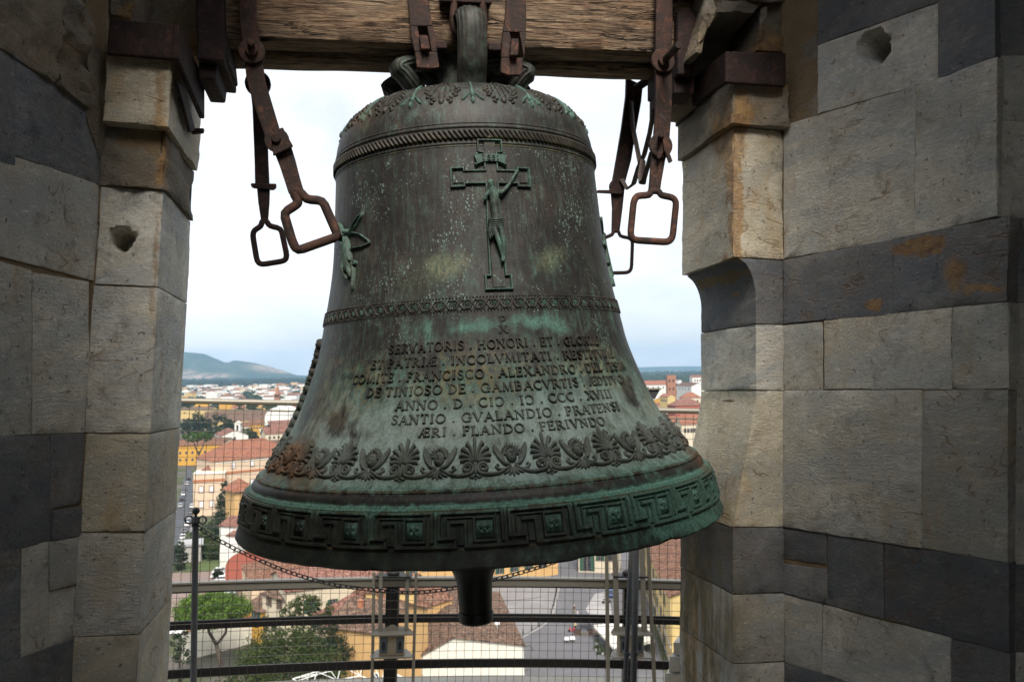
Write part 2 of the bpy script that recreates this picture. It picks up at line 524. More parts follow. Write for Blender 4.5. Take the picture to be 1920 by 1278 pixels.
def wall_block(T, q, pl, din, mat, thick=0.16, proud=0.0, **kw):
    """q: pixel corners (left-bottom, right-bottom, right-top, left-top) on plane pl; din points into the wall."""
    P = [on(x, y, pl) for x, y in q]
    ex, ez = (P[1] - P[0]).normalized() * .0034, Vector((0, 0, .0034))
    P = [P[0] - ex - ez, P[1] + ex - ez, P[2] + ex + ez, P[3] - ex + ez]
    d = Vector(din) * thick
    pr = Vector(din) * -proud
    c = [[[P[0] + pr, P[3] + pr], [P[0] + d, P[3] + d]], [[P[1] + pr, P[2] + pr], [P[1] + d, P[2] + d]]]
    return T.add('stone', stone_geo(c, seed(), **kw), mat, smooth=50)

# ------------------------------------------------------------------ left pier
Z = lambda y: zf(235, y)
lz = [Z(1560), Z(1380), Z(1190), Z(997), Z(812), Z(535), Z(352), Z(240), Z(100)]
lm = [M_PALE, M_WARM, M_PALE, M_WARM, M_PALE, M_PALE, M_ROUGH, M_WARM]
for i in range(8):
    kw = dict(amp=0.0012, step=0.022)
    x0, x1, y0 = XL0 + 0.004 * (i % 2), XL, YF
    if i == 6:
        kw = dict(amp=0.011, chip=2.2, step=0.014)
    if i == 7:
        kw = dict(amp=0.006, chip=1.5, step=0.016); y0 = YF - 0.035; x1 = XL + 0.012; x0 = XL0 + 0.01
    if i == 5:
        kw = dict(amp=0.002, step=0.0065, mx=60, dents=[(on(229, 447, FRONT), 0.026, 0.12)])
    pil_block(LP, x0, x1, lz[i], lz[i + 1], lm[i], y0=y0, **kw)
# lower left wall, course by course
dl = Vector((-0.947, 0.320, 0))
def L4(x0, x1, b0, b1, t0, t1):
    return [(x0, b0), (x1, b1), (x1, t1), (x0, t0)]
LB = [
    (L4(-60, 28, 285, 310, 52, 104), M_GREY, 0, {}), (L4(30, 189, 291, 346, 104, 226), M_GREY, 0, {}),
    (L4(-60, 178, 238, 345, 238, 345), None, 0, {}),
    (L4(-60, 188, 462, 528, 263, 348), M_PALE, 0, {}), (L4(-400, -62, 270, 460, -150, 235), M_PALE, 0, {}),
    (L4(-60, 58, 816, 814, 473, 508), M_PALE, 0, {}), (L4(62, 166, 813, 810, 512, 529), M_PALE, 0, {}), (L4(-400, -62, 818, 816, 240, 460), M_PALE, 0, {}),
    (L4(-60, 94, 1050, 1013, 818, 816), M_GREY, 0, {}), (L4(96, 163, 952, 940, 816, 813), M_GREY, 0, {}),
    (L4(97, 159, 1012, 1000, 958, 950), M_GREY, 0.006, {}), (L4(93, 157, 1106, 1088, 1016, 1004), M_PALE, 0.004, {}),
    (L4(-60, 38, 1265, 1232, 1054, 1028), M_GREY, 0, {}), (L4(40, 90, 1232, 1214, 1028, 1016), M_PALE, 0, {}), (L4(92, 156, 1212, 1188, 1110, 1092), M_PALE, 0, {}),
    (L4(-60, 149, 1480, 1390, 1268, 1194), M_GREY, 0.004, {}), (L4(-400, -62, 1400, 1268, 820, 818), M_GREY, 0, {}), (L4(-400, 149, 1800, 1560, 1480, 1394), M_PALE, 0, {}),
    (L4(-60, 104, 50, 158, -190, -40), M_ROUGH, 0.008, dict(amp=0.016, chip=1.5, step=.016)), (L4(106, 160, 160, 203, -40, 40), M_ROUGH, 0.016, dict(amp=0.020, chip=2.0, step=.012)), (L4(-400, -62, -160, 36, -700, -200), M_PALE, 0, {}),
    (L4(162, 200, 228, 345, 40, 70), M_ROUGH, 0.0, dict(amp=0.012, chip=2)), (L4(-60, 200, -195, 36, -520, -160), M_GREY, 0, dict(amp=0.01)),
]
for q, m_, pr, kw in LB:
    if m_ is not None:
        wall_block(LP, q, LWALL, dl, m_, 0.14, pr, step=kw.get('step', 0.024), **{k: v for k, v in kw.items() if k != 'step'})
def mortar_sheet(g, a, dirv, u0, u1, z0, z1, holes):
    """Mortar between the blocks, left out where a hole runs into the wall."""
    nu, nz = max(1, int((u1 - u0) / 0.04)), int((z1 - z0) / 0.04)
    for i in range(nu):
        for k in range(nz):
            q = [Vector(a) + dirv * (u0 + (u1 - u0) * (i + di) / nu) + Vector((0, 0, z0 + (z1 - z0) * (k + dk_) / nz)) for di, dk_ in ((0, 0), (1, 0), (1, 1), (0, 1))]
            m_ = (q[0] + q[2]) / 2
            if not any((m_ - Vector(h)).length < 0.085 for h in holes):
                g.add(q, [(0, 1, 2, 3)])
    return g
g = G()
X1 = Vector((1, 0, 0))
mortar_sheet(g, (0, YF + 0.004, 0), X1, XL0 - 0.03, XL - 0.014, -2.2, Z(104), [on(229, 447, FRONT)])
mortar_sheet(g, (XL - 0.005, 0, 0), Vector((0, 1, 0)), YF + 0.014, YB - 0.02, -2.2, Z(104), [])
mortar_sheet(g, Vector((XL0, YF, 0)) + dl * 0.004, LW, -0.10, 1.5, -2.2, 2.4, [])
LP.add('mortar', g, M_MORTAR)

# ------------------------------------------------------------------ right pier with the cut-away for the bell's rim
RP = Thing('stone_pier', 'marble pier right of the bell with a curved cut in its edge', 'pier', MO, (1.25, 2.35, -1.9))
Zr = lambda y: zf(1425, y)
def notch(z):
    """How far the reveal is cut back at height z."""
    zt, zc, zm, zb = Zr(484), Zr(560), Zr(752), Zr(988)
    if z >= zt or z <= zb:
        return 0.0
    if z > zc:
        t = (zt - z) / (zt - zc)
        return 0.073 * math.sqrt(max(0, 1 - (1 - t) ** 2)) if t < 1 else 0.073
    if z > zm:
        return 0.073
    return 0.073 * (z - zb) / (zm - zb)
def nwarp(p, u, v, w):
    return p + Vector((notch(p.z) * (1 - u), 0, 0))
rz = [Zr(1600), Zr(1420), Zr(1242), Zr(1112), Zr(988), Zr(731), Zr(607), Zr(485), Zr(242), Zr(160), Zr(95)]
rm = [M_PALE, M_PALE, M_PALE, M_GREY, M_WARM, M_PALE, M_GREY, M_WARM, M_ROUGH, M_ROUGH]
for i in range(10):
    kw = dict(amp=0.002, step=0.022)
    y0, x0, x1 = YF, XR, XR1 + 0.003
    if i == 7:
        kw = dict(amp=0.004, chip=1.3, step=0.018)
    if i == 8:
        kw = dict(amp=0.010, chip=2.2, step=0.013); y0 = YF - 0.03; x0 = XR - 0.02
    if i == 9:
        y0 = YF + 0.02; x0 = XR + 0.01
    if i in (4, 5, 6):
        kw['warp'] = nwarp; kw['step'] = 0.012
    pil_block(RP, x0, x1, rz[i], rz[i + 1], rm[i], y0=y0, **kw)
dr = Vector((0.934, 0.358, 0))
RB = [
    (L4(1470, 1541, 730, 729, 611, 604), M_PALE, 0, {}), (L4(1547, 1784, 728, 728, 602, 578), M_PALE, 0.002, dict(chip=1.8)), (L4(1787, 1890, 728, 728, 577, 567), M_PALE, 0, {}),
    (L4(1470, 1674, 606, 587, 489, 450), M_GREY, 0.002, {}), (L4(1677, 1888, 586, 564, 449, 406), M_GREY, 0, dict(amp=0.004)),
    (L4(1470, 1714, 484, 442, 236, 164), M_PALE, 0, {}), (L4(1717, 1868, 441, 404, 163, 108), M_PALE, 0, {}),
    (L4(1534, 1757, 212, 149, 86, 8), M_PALE, 0, dict(step=0.007, mx=70, dents=[(on(1637, 84, RWALL), 0.036, 0.13), (on(1650, 100, RWALL), 0.024, 0.13)])),
    (L4(1760, 1864, 148, 106, 6, -60), M_GREY, 0, {}),
    (L4(1500, 1532, 232, 217, 92, 64), M_ROUGH, 0.0, dict(amp=0.006, chip=2)), (L4(1474, 1498, 240, 233, 96, 66), M_ROUGH, -0.02, dict(amp=0.008, chip=2.4)),
    (L4(1534, 1590, 83, 62, -40, -70), M_GREY, 0, {}), (L4(1592, 1757, 61, 4, -72, -160), M_GREY, 0, {}), (L4(1474, 1532, 90, 62, -10, -50), M_ROUGH, -0.01, dict(amp=0.012, chip=2)),
    (L4(1760, 1864, -64, -110, -165, -240), M_PALE, 0, {}), (L4(1474, 1757, -14, -165, -250, -420), M_PALE, 0, {}),
    (L4(1470, 1728, 986, 1026, 733, 732), M_PALE, 0.003, dict(chip=1.4)), (L4(1731, 1888, 1026, 1052, 732, 732), M_PALE, 0, {}),
    (L4(1470, 1548, 1046, 1056, 990, 1000), M_GREY, 0.0, {}), (L4(1470, 1550, 1110, 1130, 1058, 1068), M_GREY, 0.002, dict(chip=2)),
    (L4(1552, 1656, 1131, 1158, 1002, 1018), M_GREY, 0, {}), (L4(1659, 1890, 1159, 1222, 1019, 1056), M_GREY, 0, {}),
    (L4(1470, 1540, 1240, 1260, 1114, 1132), M_PALE, 0, {}), (L4(1543, 1782, 1261, 1336, 1133, 1196), M_PALE, 0, {}), (L4(1785, 1892, 1337, 1372, 1197, 1226), M_GREY, 0, {}),
    (L4(1470, 1650, 1420, 1480, 1243, 1294), M_GREY, 0, {}), (L4(1653, 1894, 1482, 1560, 1295, 1376), M_PALE, 0, {}),
]
for q, m_, pr, kw in RB:
    wall_block(RP, q, RWALL, dr, m_, 0.14, pr, step=kw.get('step', 0.024), **{k: v for k, v in kw.items() if k != 'step'})
g = G()
mortar_sheet(g, Vector((XR1, YF, 0)) + dr * 0.003, RW, -0.10, 0.60, -2.2, 2.4, [on(1637, 84, RWALL), on(1650, 100, RWALL)])
vs = []
for k in range(60):
    z = -2.2 + (rz[10] - 0.06 + 2.2) * k / 59
    for x, y in ((XR + 0.005 + notch(z), YF + 0.005), (XR1 + 0.03, YF + 0.005), (XR1 + 0.03, YB - 0.02), (XR + 0.005 + notch(z), YB - 0.02)):
        vs.append((x, y, z))
fs = [(k * 4 + a, k * 4 + (a + 1) % 4, k * 4 + 4 + (a + 1) % 4, k * 4 + 4 + a) for k in range(59) for a in range(4)]
fs.append((59 * 4, 59 * 4 + 1, 59 * 4 + 2, 59 * 4 + 3))
g.add(vs, fs)
RP.add('mortar', g, M_MORTAR)
# far right: the next opening's cheek
CE = Vector((XR1, YF, 0)) + RW * 0.612
CH = ((CE.x, CE.y, 0), (0, 1, 0))
d3 = Vector((0.2, 0.98, 0))
CK = Vector((math.cos(rad(-11.5)), math.sin(rad(-11.5)), 0))
CHP = ((CE.x, CE.y, 0), (-CK.y, CK.x, 0))
dk = Vector((-CK.y, CK.x, 0))
for b0, t0, m_ in ((103, -60, M_GREY), (226, 105, M_PALE), (407, 228, M_PALE), (566, 409, M_GREY), (760, 568, M_PALE), (905, 762, M_PALE), (1056, 907, M_PALE), (1222, 1058, M_GREY), (1400, 1224, M_PALE), (-62, -260, M_PALE)):
    s0 = 1866 + 28 * (b0 - 100) / 1178
    s1 = 1866 + 28 * (t0 - 100) / 1178
    wall_block(RP, [(s0, b0), (2150, b0), (2150, t0), (s1, t0)], CHP, dk, m_, 0.14)
g = G()
mortar_sheet(g, Vector((CE.x, CE.y, 0)) + dk * 0.004, CK, 0.01, 0.55, -2.2, 2.4, [])
RP.add('mortar', g, M_MORTAR)

# ------------------------------------------------------------------ the rest of the bell chamber: floor, plus unseen ceiling and walls added to shape the light
M_CH = plain('chamber_stone', (0.30, 0.27, 0.23), 0.85, 0.3, 4, bump=0.4)
g = G()
g.box(-3.2, 4.2, -3.6, 2.62, -2.05, -1.78)
structure('chamber_floor', g, plain('floor_marble', (0.33, 0.31, 0.27), 0.6, 0.3, 5, bump=0.3), MO)
WX0, WX1, WY0, WY1, CZ = -0.52, 1.12, 0.20, 1.50, 1.56        # opening of the added ceiling, sized to light bell and piers
g = G()
for x0, x1, y0, y1 in ((-3.2, WX0, -3.6, 2.62), (WX1, 4.2, -3.6, 2.62), (WX0, WX1, -3.6, WY0), (WX0, -.25, WY1, 2.62), (1.0, WX1, WY1, 2.62), (-.25, 1.0, 2.12, 2.62)):
    g.box(x0, x1, y0, y1, CZ, CZ + 0.3)
structure('added_ceiling', g, M_CH, MO)  # unseen ceiling added to darken the walls near the viewer
g = G()
g.box(-3.2, -2.9, -3.6, 2.62, -1.78, CZ); g.box(3.9, 4.2, -3.6, 2.62, -1.78, CZ)
g.box(-2.9, -0.15, -3.6, -3.3, -1.78, CZ); g.box(0.95, 3.9, -3.6, -3.3, -1.78, CZ); g.box(-0.15, 0.95, -3.6, -3.3, 0.8, CZ)
g.box(-2.9, -1.15, 2.34, 2.62, -1.78, CZ)
g.box(XL0 - .5, XL + .0, YF + .2, 2.62, 1.46, CZ); g.box(-0.49, XR, 2.42, 2.62, 1.44, CZ); g.box(XR, 2.2, 2.42, 2.62, 1.44, CZ); g.box(2.4, 3.9, 2.34, 2.62, -1.78, CZ)
structure('unseen_chamber_wall', g, M_CH, MO)  # unseen walls added to block light; back gap lights the bell's front
# ------------------------------------------------------------------ the bell
BROOT = bpy.data.objects.new('bell', None)
col.objects.link(BROOT)
BROOT.matrix_world = MB
BROOT['label'] = 'great bronze bell with green patina, crucifix and Latin inscription'
BROOT['category'] = 'bell'
PROF = [(0.0, 0.716), (0.005, 0.7205), (0.03, 0.7116), (0.07, 0.7013), (0.11, 0.6927), (0.128, 0.685), (0.134, 0.6815), (0.137, 0.672), (0.150, 0.668), (0.161, 0.655), (0.166, 0.6505),
        (0.18, 0.636), (0.21, 0.6095), (0.25, 0.5789), (0.30, 0.5489), (0.36, 0.5212), (0.43, 0.4940), (0.50, 0.4702), (0.56, 0.4570), (0.60, 0.4490), (0.65, 0.4380),
        (0.71, 0.4265), (0.77, 0.4175), (0.84, 0.4110), (0.92, 0.4060), (1.0, 0.4005), (1.035, 0.3985), (1.085, 0.3960), (1.12, 0.3900), (1.15, 0.3790), (1.18, 0.3600),
        (1.205, 0.3360), (1.225, 0.3040), (1.24, 0.2700), (1.249, 0.22), (1.253, 0.12), (1.254, 0.0)]
# smooth profile: monotone resampling, finer than the control points
def _crom(p0, p1, p2, p3, t):
    return tuple(0.5 * ((2 * b) + (c - a) * t + (2 * a - 5 * b + 4 * c - d) * t * t + (-a + 3 * b - 3 * c + d) * t ** 3) for a, b, c, d in zip(p0, p1, p2, p3))
PR = []
SHARP = {4, 5, 6, 7, 8}
for i_ in range(len(PROF) - 1):
    a_, b_ = PROF[i_], PROF[i_ + 1]
    if 4 <= i_ <= 9 or i_ < 2 or i_ >= len(PROF) - 3:
        k_ = 2
        for t_ in range(k_):
            PR.append((a_[0] + (b_[0] - a_[0]) * t_ / k_, a_[1] + (b_[1] - a_[1]) * t_ / k_))
    else:
        k_ = 5
        for t_ in range(k_):
            PR.append(_crom(PROF[max(i_ - 1, 0)], a_, b_, PROF[min(i_ + 2, len(PROF) - 1)], t_ / k_))
PR.append(PROF[-1])
SL = [0.0]
for a_, b_ in zip(PR, PR[1:]):
    SL.append(SL[-1] + math.hypot(b_[0] - a_[0], b_[1] - a_[1]))
import bisect
def at_s(s_):
    i = min(max(bisect.bisect(SL, s_) - 1, 0), len(SL) - 2)
    t = (s_ - SL[i]) / max(SL[i + 1] - SL[i], 1e-9)
    return PR[i][0] + (PR[i + 1][0] - PR[i][0]) * t, PR[i][1] + (PR[i + 1][1] - PR[i][1]) * t
def s_of(h):
    hs = [p[0] for p in PR]
    i = min(max(bisect.bisect(hs, h) - 1, 0), len(hs) - 2)
    return SL[i] + (SL[i + 1] - SL[i]) * (h - hs[i]) / max(hs[i + 1] - hs[i], 1e-9)
def surf(th, s_, d=0.0):
    """Point on the bell: th from its front, s_ up the outside from the rim, d proud of the surface."""
    h, r = at_s(s_)
    h0, r0 = at_s(s_ - 0.006); h1, r1 = at_s(s_ + 0.006)
    tr, thh = r1 - r0, h1 - h0
    l = math.hypot(tr, thh) or 1
    nr, nh = thh / l, -tr / l
    R = r + nr * d
    return Vector((R * sin(th), -R * cos(th), h + nh * d))

class Relief:
    """Raised work on the bell, drawn in metres: x along the ring, y up the slope, about (th0, s0)."""
    def __init__(s, th0, s0, kx=1.0, ky=1.0, kd=1.0):
        s.g = G(); s.th0, s.s0 = th0, s0
        s.kx, s.ky, s.kd = kx, ky, kd
        s.R = at_s(s0)[1]; s.k = 0
    def P(s, x, y, d):
        return surf(s.th0 + x * s.kx / s.R, s.s0 + y * s.ky, d * s.kd)
    def line(s, pts, w, h, closed=False, top=0.5, step=0.012, sunk=0.003):
        """A raised fillet along pts, w wide (one number or one per point), h high."""
        q, ws = [], []
        n = len(pts)
        W = w if isinstance(w, (list, tuple)) else [w] * n
        m = n if closed else n - 1
        for i in range(m):
            a, b = pts[i], pts[(i + 1) % n]
            k = max(1, int(math.hypot(b[0] - a[0], b[1] - a[1]) / step))
            for t in range(k):
                q.append((a[0] + (b[0] - a[0]) * t / k, a[1] + (b[1] - a[1]) * t / k)); ws.append(W[i] + (W[(i + 1) % n] - W[i]) * t / k)
        if not closed:
            q.append(tuple(pts[-1])); ws.append(W[-1])
        n = len(q)
        s.k += 1
        h = h + 0.00012 * (s.k % 7)
        vs, fs = [], []
        for i in range(n):
            def dr(a, b):
                l = math.hypot(b[0] - a[0], b[1] - a[1]) or 1e-9
                return ((b[0] - a[0]) / l, (b[1] - a[1]) / l)
            d0 = dr(q[i - 1], q[i]) if (closed or i > 0) else dr(q[0], q[1])
            d1 = dr(q[i], q[(i + 1) % n]) if (closed or i < n - 1) else d0
            tx, ty = d0[0] + d1[0], d0[1] + d1[1]
            l = math.hypot(tx, ty) or 1e-9
            tx, ty = tx / l, ty / l
            c = max(0.5, abs(tx * d0[0] + ty * d0[1]))
            nx, ny = -ty / c, tx / c
            hw = ws[i] / 2
            for f, z in ((1, -sunk), (0.92, h * 0.45), (top, h), (-top, h), (-0.92, h * 0.45), (-1, -sunk)):
                vs.append(s.P(q[i][0] + nx * hw * f, q[i][1] + ny * hw * f, z))
        for i in range(n if closed else n - 1):
            j = (i + 1) % n
            for k in range(5):
                fs.append((i * 6 + k, j * 6 + k, j * 6 + k + 1, i * 6 + k + 1))
        if not closed:
            fs.append((0, 1, 2, 3, 4, 5)); e = (n - 1) * 6
            fs.append((e + 5, e + 4, e + 3, e + 2, e + 1, e))
        s.g.add(vs, fs)
        return s
    def field(s, cx, cy, rx, ry, hf, n=10, m=14, rot=0.0):
        """Domed patch: ellipse (rx, ry) turned by rot with height hf(u, v), u and v in -1..1."""
        vs, fs = [s.P(cx, cy, hf(0, 0))], []
        for i in range(1, n + 1):
            for k in range(m):
                a = 2 * pi * k / m
                u, v = cos(a) * i / n, sin(a) * i / n
                x, y = u * rx, v * ry
                x, y = x * cos(rot) - y * sin(rot), x * sin(rot) + y * cos(rot)
                vs.append(s.P(cx + x, cy + y, hf(u, v) if i < n else -0.003))
        for k in range(m):
            fs.append((0, 1 + k, 1 + (k + 1) % m))
            for i in range(n - 1):
                a, b = 1 + i * m, 1 + (i + 1) * m
                fs.append((a + k, b + k, b + (k + 1) % m, a + (k + 1) % m))
        s.g.add(vs, fs)
        return s
    def bead(s, cx, cy, r, h, n=3, m=8):
        return s.field(cx, cy, r, r, lambda u, v: h * math.sqrt(max(0, 1 - min(1, u * u + v * v) * 0.98)), n, m)
    def plate(s, pts, h):
        """Filled outline raised by h."""
        n = len(pts)
        cx = sum(p[0] for p in pts) / n; cy = sum(p[1] for p in pts) / n
        vs = [s.P(x, y, h) for x, y in pts] + [s.P(x, y, -0.003) for x, y in pts] + [s.P(cx, cy, h)]
        s.g.add(vs, [(i, (i + 1) % n, 2 * n) for i in range(n)] + [(n + i, n + (i + 1) % n, (i + 1) % n, i) for i in range(n)])
        return s

# ------------------------------------------------------------------ bronze
def bpos(thd, h, d=0.0):
    p = surf(rad(thd), s_of(h), d)
    return (p.x, p.y, p.z)
def bronze(name, green=0.0, dark=0.0, relief=False):
    m = MT_(name, 0.5, 0.0, 0.32)
    co = m.obj(BROOT)
    xyz = m.t.nodes.new('ShaderNodeSeparateXYZ'); m.set(xyz.inputs[0], co)
    x, h = xyz.outputs['X'], xyz.outputs['Z']
    big = m.noise(co, 5.0, 6, 0.6, 0.5)
    mid = m.noise(co, 24.0, 7, 0.68, 0.4)
    fine = m.noise(co, 150.0, 5, 0.7)
    streak = m.noise(m.scale(co, (26, 26, 4.0)), 1.6, 8, 0.68, 0.5)
    hn = m.math('MULTIPLY', h, 1 / 1.26)
    hj = m.math('ADD', hn, m.math('MULTIPLY', m.math('SUBTRACT', streak, 0.5), 0.035))
    Z_ = lambda v: v / 1.26
    zone = m.ramp(hj, [(0.0, 0.20), (Z_(.035), 0.27), (Z_(.05), 0.34), (Z_(.118), 0.38), (Z_(.128), 0.80), (Z_(.136), 0.76), (Z_(.141), 0.22), (Z_(.158), 0.18), (Z_(.164), 0.55),
                       (Z_(.18), 0.74), (Z_(.31), 0.84), (Z_(.37), 0.62), (Z_(.44), 0.45), (Z_(.50), 0.34), (Z_(.56), 0.36), (Z_(.64), 0.30), (Z_(.80), 0.27), (Z_(1.03), 0.28), (Z_(1.10), 0.30), (Z_(1.24), 0.34)])
    zone = m.n('SeparateColor', {0: zone}) if False else m.n('RGBToBW', {0: zone})
    cow = m.warp(m.warp(co, 0.10, 6.0), m.math('MULTIPLY', 1.0, 0.035), 28.0)
    def blobs(lst):
        r = None
        for thd, hh, sz, a in lst:
            b = m.math('MULTIPLY', m.blob(cow, bpos(thd, hh), sz, 0.95), a)
            r = b if r is None else m.math('ADD', r, b)
        return r
    gplus = blobs([(-9, .545, (.10, .06, .026), .32), (13, .548, (.12, .08, .030), .26), (-24, .53, (.10, .08, .06), .16), (-17, .72, (.13, .1, .09), .10), (20, .72, (.12, .1, .09), .10),
                   (32, .09, (.38, .34, .13), .46), (56, .05, (.34, .3, .09), .44), (2, .025, (.3, .1, .03), .16), (35, .02, (.34, .3, .035), .26)])
    gminus = blobs([(-52, .315, (.085, .07, .055), .75), (-44, .30, (.06, .06, .04), .4), (-75, .05, (.42, .45, .13), .40), (-45, .06, (.26, .2, .08), .18), (42, .355, (.055, .08, .06), .45), (45, .32, (.04, .06, .05), .3),
                    (-70, .33, (.14, .14, .12), .30), (70, .40, (.12, .16, .16), .25)])
    k = m.math('ADD', zone, m.math('MULTIPLY', m.math('SUBTRACT', streak, 0.5), 0.95))
    k = m.math('ADD', k, m.math('MULTIPLY', m.math('SUBTRACT', mid, 0.5), 0.55))
    k = m.math('ADD', k, m.math('SUBTRACT', gplus, gminus))
    k = m.math('ADD', k, green)
    gm = m.step(k, 0.30, 0.84)
    # dark metal: brown, purplish and almost black
    metal = m.ramp(m.math('MULTIPLY_ADD', mid, 0.6, m.math('MULTIPLY', big, 0.4)), [(0.32, (0.013, 0.0135, 0.0135)), (0.50, (0.028, 0.0255, 0.0245)), (0.66, (0.055, 0.042, 0.037))])
    vs_ = m.noise(m.scale(co, (70, 70, 5.0)), 1.5, 6, 0.7, 0.3)
    metal = m.mix(m.math('MULTIPLY', m.step(vs_, 0.46, 0.68), 0.72), metal, m.ramp(big, [(0.4, (0.034, 0.046, 0.040)), (0.62, (0.075, 0.105, 0.090))]))
    metal = m.mix(m.math('MULTIPLY', m.step(h, 0.13, 0.15, 1.0, 0.0), 0.75), metal, m.ramp(mid, [(0.35, (0.014, 0.019, 0.016)), (0.52, (0.027, 0.036, 0.029)), (0.68, (0.050, 0.060, 0.046))]))
    # verdigris: deep green in thin places, pale grey green where thick, bluish on the flare
    flare = m.math('MULTIPLY', m.step(h, 0.15, 0.20), m.step(h, 0.30, 0.46, 1.0, 0.0))
    gr_lip = m.ramp(fine, [(0.32, (0.040, 0.105, 0.082)), (0.48, (0.090, 0.215, 0.170)), (0.66, (0.19, 0.35, 0.285))])
    gr_fl = m.ramp(m.math('MULTIPLY_ADD', big, 0.4, m.math('MULTIPLY_ADD', fine, 0.3, m.math('MULTIPLY', streak, 0.3))), [(0.38, (0.100, 0.135, 0.100)), (0.47, (0.185, 0.240, 0.212)), (0.56, (0.285, 0.360, 0.350))])
    pat = m.mix(flare, gr_lip, gr_fl)
    c = m.mix(m.math('MULTIPLY', gm, 0.92), metal, pat)
    bl = blobs([(-18, .715, (.10, .10, .060), 1.0), (21, .722, (.075, .08, .055), .85), (-9, .546, (.11, .07, .026), .8), (13, .548, (.13, .09, .030), .8), (-62, .70, (.08, .1, .1), .3), (-28, .66, (.1, .1, .1), .25)])
    bn = m.step(m.math('MULTIPLY_ADD', m.noise(m.scale(co, (40, 40, 9)), 2.2, 7, 0.72, 0.5), 0.7, m.math('MULTIPLY', fine, 0.3)), 0.36, 0.62)
    bm_ = m.math('MULTIPLY', bl, m.math('MULTIPLY_ADD', bn, 0.85, 0.15), clamp=True)
    c = m.mix(m.math('MULTIPLY', bm_, 0.85), c, m.mix(m.step(h, .60, .66), (0.095, 0.195, 0.165), m.ramp(fine, [(0.35, (0.105, 0.135, 0.075)), (0.65, (0.20, 0.225, 0.135))])))
    # ochre lichen crust around the inscription
    lz_ = blobs([(-10, .42, (.26, .20, .13), 1.0), (32, .42, (.20, .2, .10), 0.8), (-45, .40, (.14, .14, .13), 0.85), (-17, .72, (.10, .06, .05), .55), (-80, 1.0, (.06, .12, .2), .5), (60, .33, (.1, .1, .06), .5)])
    lf = m.step(m.math('ADD', m.math('MULTIPLY', m.noise(m.scale(co, (1, 1, .6)), 75.0, 6, 0.75), 0.72), m.math('MULTIPLY', mid, 0.33)), 0.49, 0.60)
    c = m.mix(m.math('MULTIPLY', m.math('MULTIPLY', lf, lz_, clamp=True), 0.8), c, m.ramp(big, [(0.38, (0.15, 0.118, 0.042)), (0.56, (0.27, 0.25, 0.155))]))
    # pale green spatter on the waist
    wz = m.math('MULTIPLY', m.step(h, 0.40, 0.50), m.step(h, 1.00, 1.06, 1.0, 0.15))
    jit = m.n('VectorMath', {0: m.n('TexNoise', {'Vector': co, 'Scale': 160.0, 'Detail': 3.0}, out=1), 'Scale': 0.006}, operation='SCALE')
    cj = m.n('VectorMath', {0: m.scale(co, (1, 1, 0.55)), 1: jit}, operation='ADD')
    sp1 = m.n('TexVoronoi', {'Vector': cj, 'Scale': 150.0, 'Randomness': 1.0})
    sp2 = m.math('MULTIPLY_ADD', m.n('TexVoronoi', {'Vector': cj, 'Scale': 320.0, 'Randomness': 1.0}), 1.0, 0.08)
    sp = m.math('MINIMUM', sp1, sp2)
    big2 = m.math('MULTIPLY_ADD', m.noise(co, 8.0, 4, 0.6), 0.62, m.math('MULTIPLY', m.noise(co, 40.0, 3, 0.6), 0.25))
    rad_ = m.math('MULTIPLY', m.step(big2, 0.30, 0.60), 0.43)
    dots = m.math('MULTIPLY', m.step(m.math('SUBTRACT', rad_, sp), 0.0, 0.10), wz)
    c = m.mix(m.math('MULTIPLY', dots, 0.85), c, m.ramp(fine, [(0.35, (0.075, 0.135, 0.118)), (0.65, (0.24, 0.31, 0.28))]))
    if dark:
        c = m.mix(dark, c, m.ramp(mid, [(0.35, (0.018, 0.017, 0.017)), (0.5, (0.040, 0.032, 0.026)), (0.68, (0.075, 0.070, 0.055))]))
    tn = m.math('MULTIPLY', blobs([(-60, .34, (.12, .14, .12), .8), (-66, .42, (.09, .1, .1), .6), (56, .30, (.10, .14, .07), .5), (-20, .30, (.14, .08, .05), .3)]), m.step(mid, 0.30, 0.62), clamp=True)
    c = m.mix(m.math('MULTIPLY', tn, 0.75), c, m.ramp(streak, [(0.38, (0.075, 0.058, 0.034)), (0.6, (0.21, 0.175, 0.105))]))
    # rust bleeding: the left edge of the flare, the right lip, the crown
    rz_ = blobs([(-67, .255, (.09, .14, .055), 1.0), (-74, .20, (.14, .16, .055), 1.0), (-58, .19, (.20, .18, .045), .9), (-66, .225, (.12, .16, .05), .9), (-45, .168, (.2, .2, .012), .4), (60, .17, (.10, .17, .05), 1.0), (58, .135, (.09, .14, .03), .7), (62, .20, (.07, .12, .05), .7), (-76, .125, (.1, .2, .025), .5), (-60, 1.16, (.14, .12, .06), .35), (60, 1.17, (.12, .1, .05), .3), (-60, .47, (.05, .05, .02), .6)])
    rn = m.math('MULTIPLY', m.step(m.noise(m.scale(co, (9, 9, 4)), 1.5, 6, 0.68), 0.12, 0.48), rz_, clamp=True)
    c = m.mix(m.math('MULTIPLY', rn, 0.68), c, m.ramp(mid, [(0.35, (0.055, 0.026, 0.014)), (0.6, (0.175, 0.075, 0.028))]))
    # thin rust lines along the mouldings of the lip
    for hh, wd in ((.044, .004), (.1265, .0035), (.1655, .0045), (1.045, .006), (1.028, .006)):
        b = m.step(m.math('ABSOLUTE', m.math('SUBTRACT', h, hh)), 0.0, wd, 1.0, 0.0)
        b = m.math('MULTIPLY', b, m.step(mid, 0.38, 0.58))
        c = m.mix(m.math('MULTIPLY', b, 0.6), c, (0.12, 0.072, 0.026) if hh < 1 else (0.075, 0.072, 0.025))
    m.color(c)
    m.rough(m.step(m.math('ADD', gm, m.math('MULTIPLY', mid, 0.5)), 0.1, 1.2, 0.52, 0.80))
